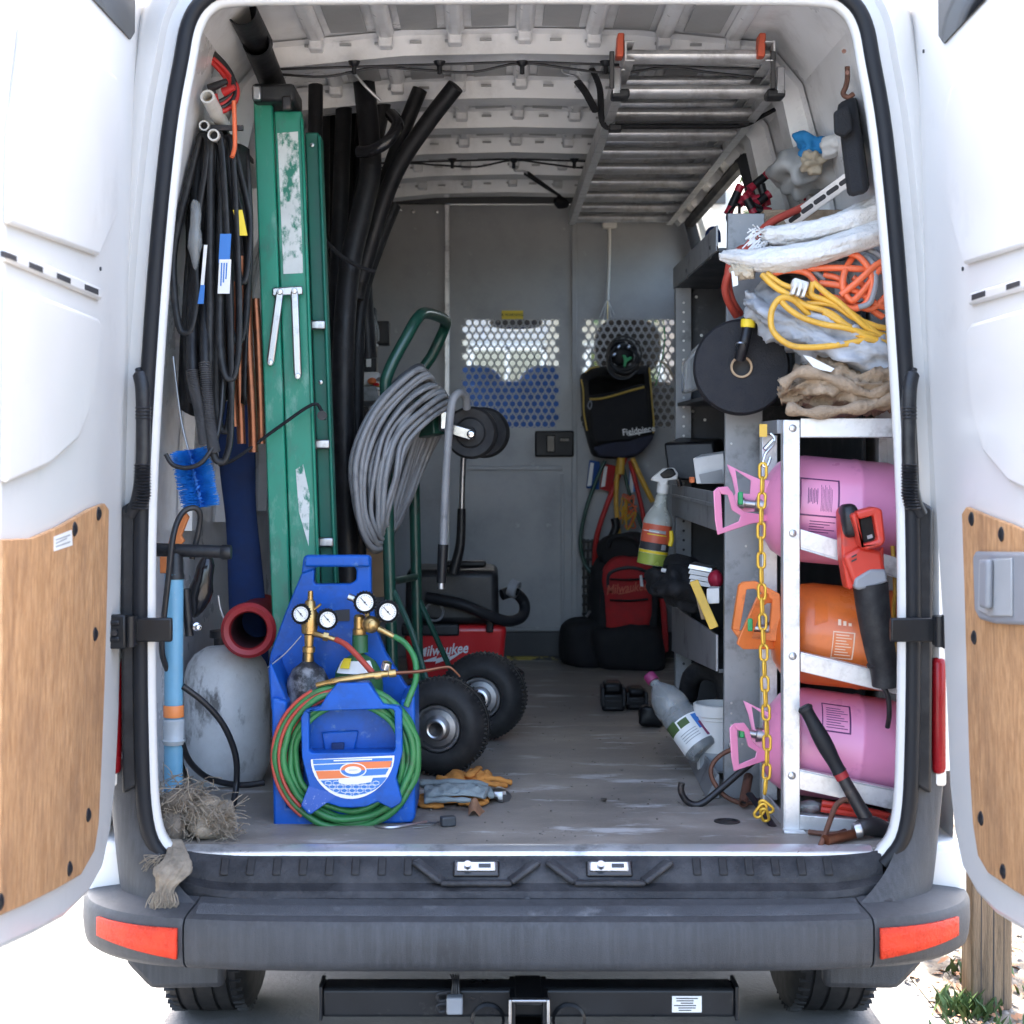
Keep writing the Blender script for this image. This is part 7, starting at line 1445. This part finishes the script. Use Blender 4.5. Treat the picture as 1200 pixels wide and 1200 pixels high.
# ================================================================ outside
po = P(1156, 1178, 1.02)
pt = G(); pt.box((po.x, 1.02, .45), (.112, .10, .9)); pt = pt.build('wooden_post', 'post_wood', bevel=.006); tag(pt, 'weathered square wooden post standing in the gravel right of the van', 'post')
for dx, w_ in ((.004, .004), (-.03, .0025), (.032, .002)): G().prism([V((po.x+dx-w_/2, .9694, .02)), V((po.x+dx+w_/2, .9694, .02)), V((po.x+dx+.004, .9694, .8)), V((po.x+dx+.002, .9694, .8))], (0, .001, 0)).build('crack', 'print_black', pt)
def pebble(n, x0, x1, y0, y1, s0, s1, m, nm):
    g = G(); base = [(0, 0, 1), (.9, 0, .1), (.28, .85, .1), (-.72, .53, .1), (-.72, -.53, .1), (.28, -.85, .1)]
    for _ in range(n):
        s = rng(s0, s1); c = V((rng(x0, x1), rng(y0, y1), .003)); a = rng(0, 6.28); k = rng(.6, 1.3)
        g._a([c+V(((x*math.cos(a)-y*math.sin(a)*k)*s, (x*math.sin(a)+y*math.cos(a)*k)*s, z*s*.7)) for x, y, z in base], [(0, i, i % 5+1) for i in range(1, 6)])
    o = g.build(nm, m, sharp=60); o['kind'] = 'stuff'; tag(o, 'pale gravel spread over the ground right of the driveway' if nm == 'gravel' else 'scattered dark gravel chips beside the driveway', 'gravel')
pebble(9000, 1.15, 2.6, .3, 4.5, .005, .016, 'pebble', 'gravel'); pebble(700, 1.13, 2.2, .3, 3.5, .004, .012, 'rust_steel', 'gravel_chips') if False else None
g = G()
for _ in range(900):
    c = V((1.12+abs(random.gauss(0, .32)), rng(.4, 3.5), rng(.006, .02))); a = rng(0, 6.28); s = rng(.008, .028); u = V((math.cos(a), math.sin(a), rng(-.3, .5)))*s; v_ = V((-math.sin(a), math.cos(a), rng(-.4, .4)))*s*.45
    g._a([c-u, c+v_+V((0, 0, s*.3)), c+u, c-v_], [(0, 1, 2, 3)])
o = g.build('leaf_litter', 'dry_leaf', sharp=180); o['kind'] = 'stuff'; tag(o, 'brown leaf litter along the edge of the driveway', 'leaf litter')
g = G()
for (cx, cy, n, r) in ((1.22, .95, 160, .07), (1.34, 1.25, 90, .06), (1.20, .68, 120, .08), (1.42, .75, 140, .1), (1.55, 1.1, 90, .08), (1.3, 1.9, 90, .1)):
    for _ in range(n):
        c = V((random.gauss(cx, r*.6), random.gauss(cy, r*.6), .0)); a = rng(0, 6.28); h = rng(.02, .07); w_ = rng(.002, .007); d = V((math.cos(a), math.sin(a), 0)); b = V((-d.y, d.x, 0)); t = c+d*h*.6+V((0, 0, h))
        g._a([c-b*w_, c+b*w_, c+d*h*.25+V((0, 0, h*.6))+b*w_*1.3, t, c+d*h*.25+V((0, 0, h*.6))-b*w_*1.3], [(0, 1, 2, 3, 4)])
o = g.build('weeds', 'weed_green', sharp=180); o['kind'] = 'stuff'; tag(o, 'small green weeds growing in the gravel by the wooden post', 'weeds')
def tree(x, y, h, cr, lbl, seed):
    random.seed(seed); t = thing('tree', lbl, 'tree', (x, y, 0), 'trees in front of the van')
    G().tube([V((x, y, 0)), V((x+.05, y, h*.3)), V((x-.1, y+.1, h*.6)), V((x, y, h*.9))], lambda u: .16*(1-u*.8), 10).build('trunk', 'bark', t)
    lg = G()
    for k in range(7):
        a = rng(0, 6.28); z = h*rng(.35, .7); lg.tube([V((x, y, z)), V((x+math.cos(a)*cr*.4, y+math.sin(a)*cr*.4, z+.5)), V((x+math.cos(a)*cr*.8, y+math.sin(a)*cr*.8, z+.9))], lambda u: .06*(1-u*.8), 6, n=3)
    lm = lg.build('limbs', 'bark', t); lm['kind'] = 'stuff'; cl = G()
    for _ in range(45):
        cc_ = V((random.gauss(0, .5)*cr, random.gauss(0, .5)*cr, h*.72+random.gauss(0, .16)*h)); rr_ = rng(.3, .7)
        for _ in range(110):
            q = cc_+V((random.gauss(0, .5), random.gauss(0, .5), random.gauss(0, .4)))*rr_+V((x, y, 0)); s = rng(.04, .09); q.x = max(q.x, 1.2) if seed == 13 else q.x; u = V((rng(-1, 1), rng(-1, 1), rng(-1, 1))).normalized()*s; v_ = u.cross(V((rng(-1, 1), rng(-1, 1), rng(-1, 1)))).normalized()*s*.5
            cl._a([q-u, q+v_, q+u, q-v_], [(0, 1, 2, 3)])
    c = cl.build('crown', 'leaf_green', t, sharp=180); c['kind'] = 'stuff'
tree(2.4, 20, 6, 2.2, 'leafy green tree far ahead, right of the van seen through the screens', 5); tree(3.6, 11.5, 6.4, 1.4, 'bushy green tree glimpsed through the right side window', 8)
tree(2.35, 3.7, 5.0, 1.2, 'leafy tree standing right of the van that shades the gravel by the post', 13)

hs = thing('house', 'cream house with a brown roof ahead of the van, seen through the screens', 'house', (.5, 19, 0))
wl = G().box((.5, 19.2, 1.9), (13, .4, 3.8)).build('wall', 'house_wall', hs)
G().prism([V((-6.4, 18.5, 3.7)), V((7.4, 18.5, 3.7)), V((6.6, 21, 5.4)), V((-5.6, 21, 5.4))], (0, .15, .12)).build('roof', 'house_roof', hs)
for x in (-3.2, .15, 1.75, 4.6):
    f = G(); 
    for dx, dz, sx_, sz_ in ((-.5, 0, .08, 1.2), (.5, 0, .08, 1.2), (0, .6, 1.08, .08), (0, -.6, 1.08, .08), (0, 0, .06, 1.2)): f.box((x+dx, 18.97, 2.35+dz), (sx_, .08, sz_))
    fw_ = f.build('window', 'white_cable', hs); G().box((x, 18.985, 2.35), (1.0, .02, 1.16)).build('pane', 'dark_glass', fw_)
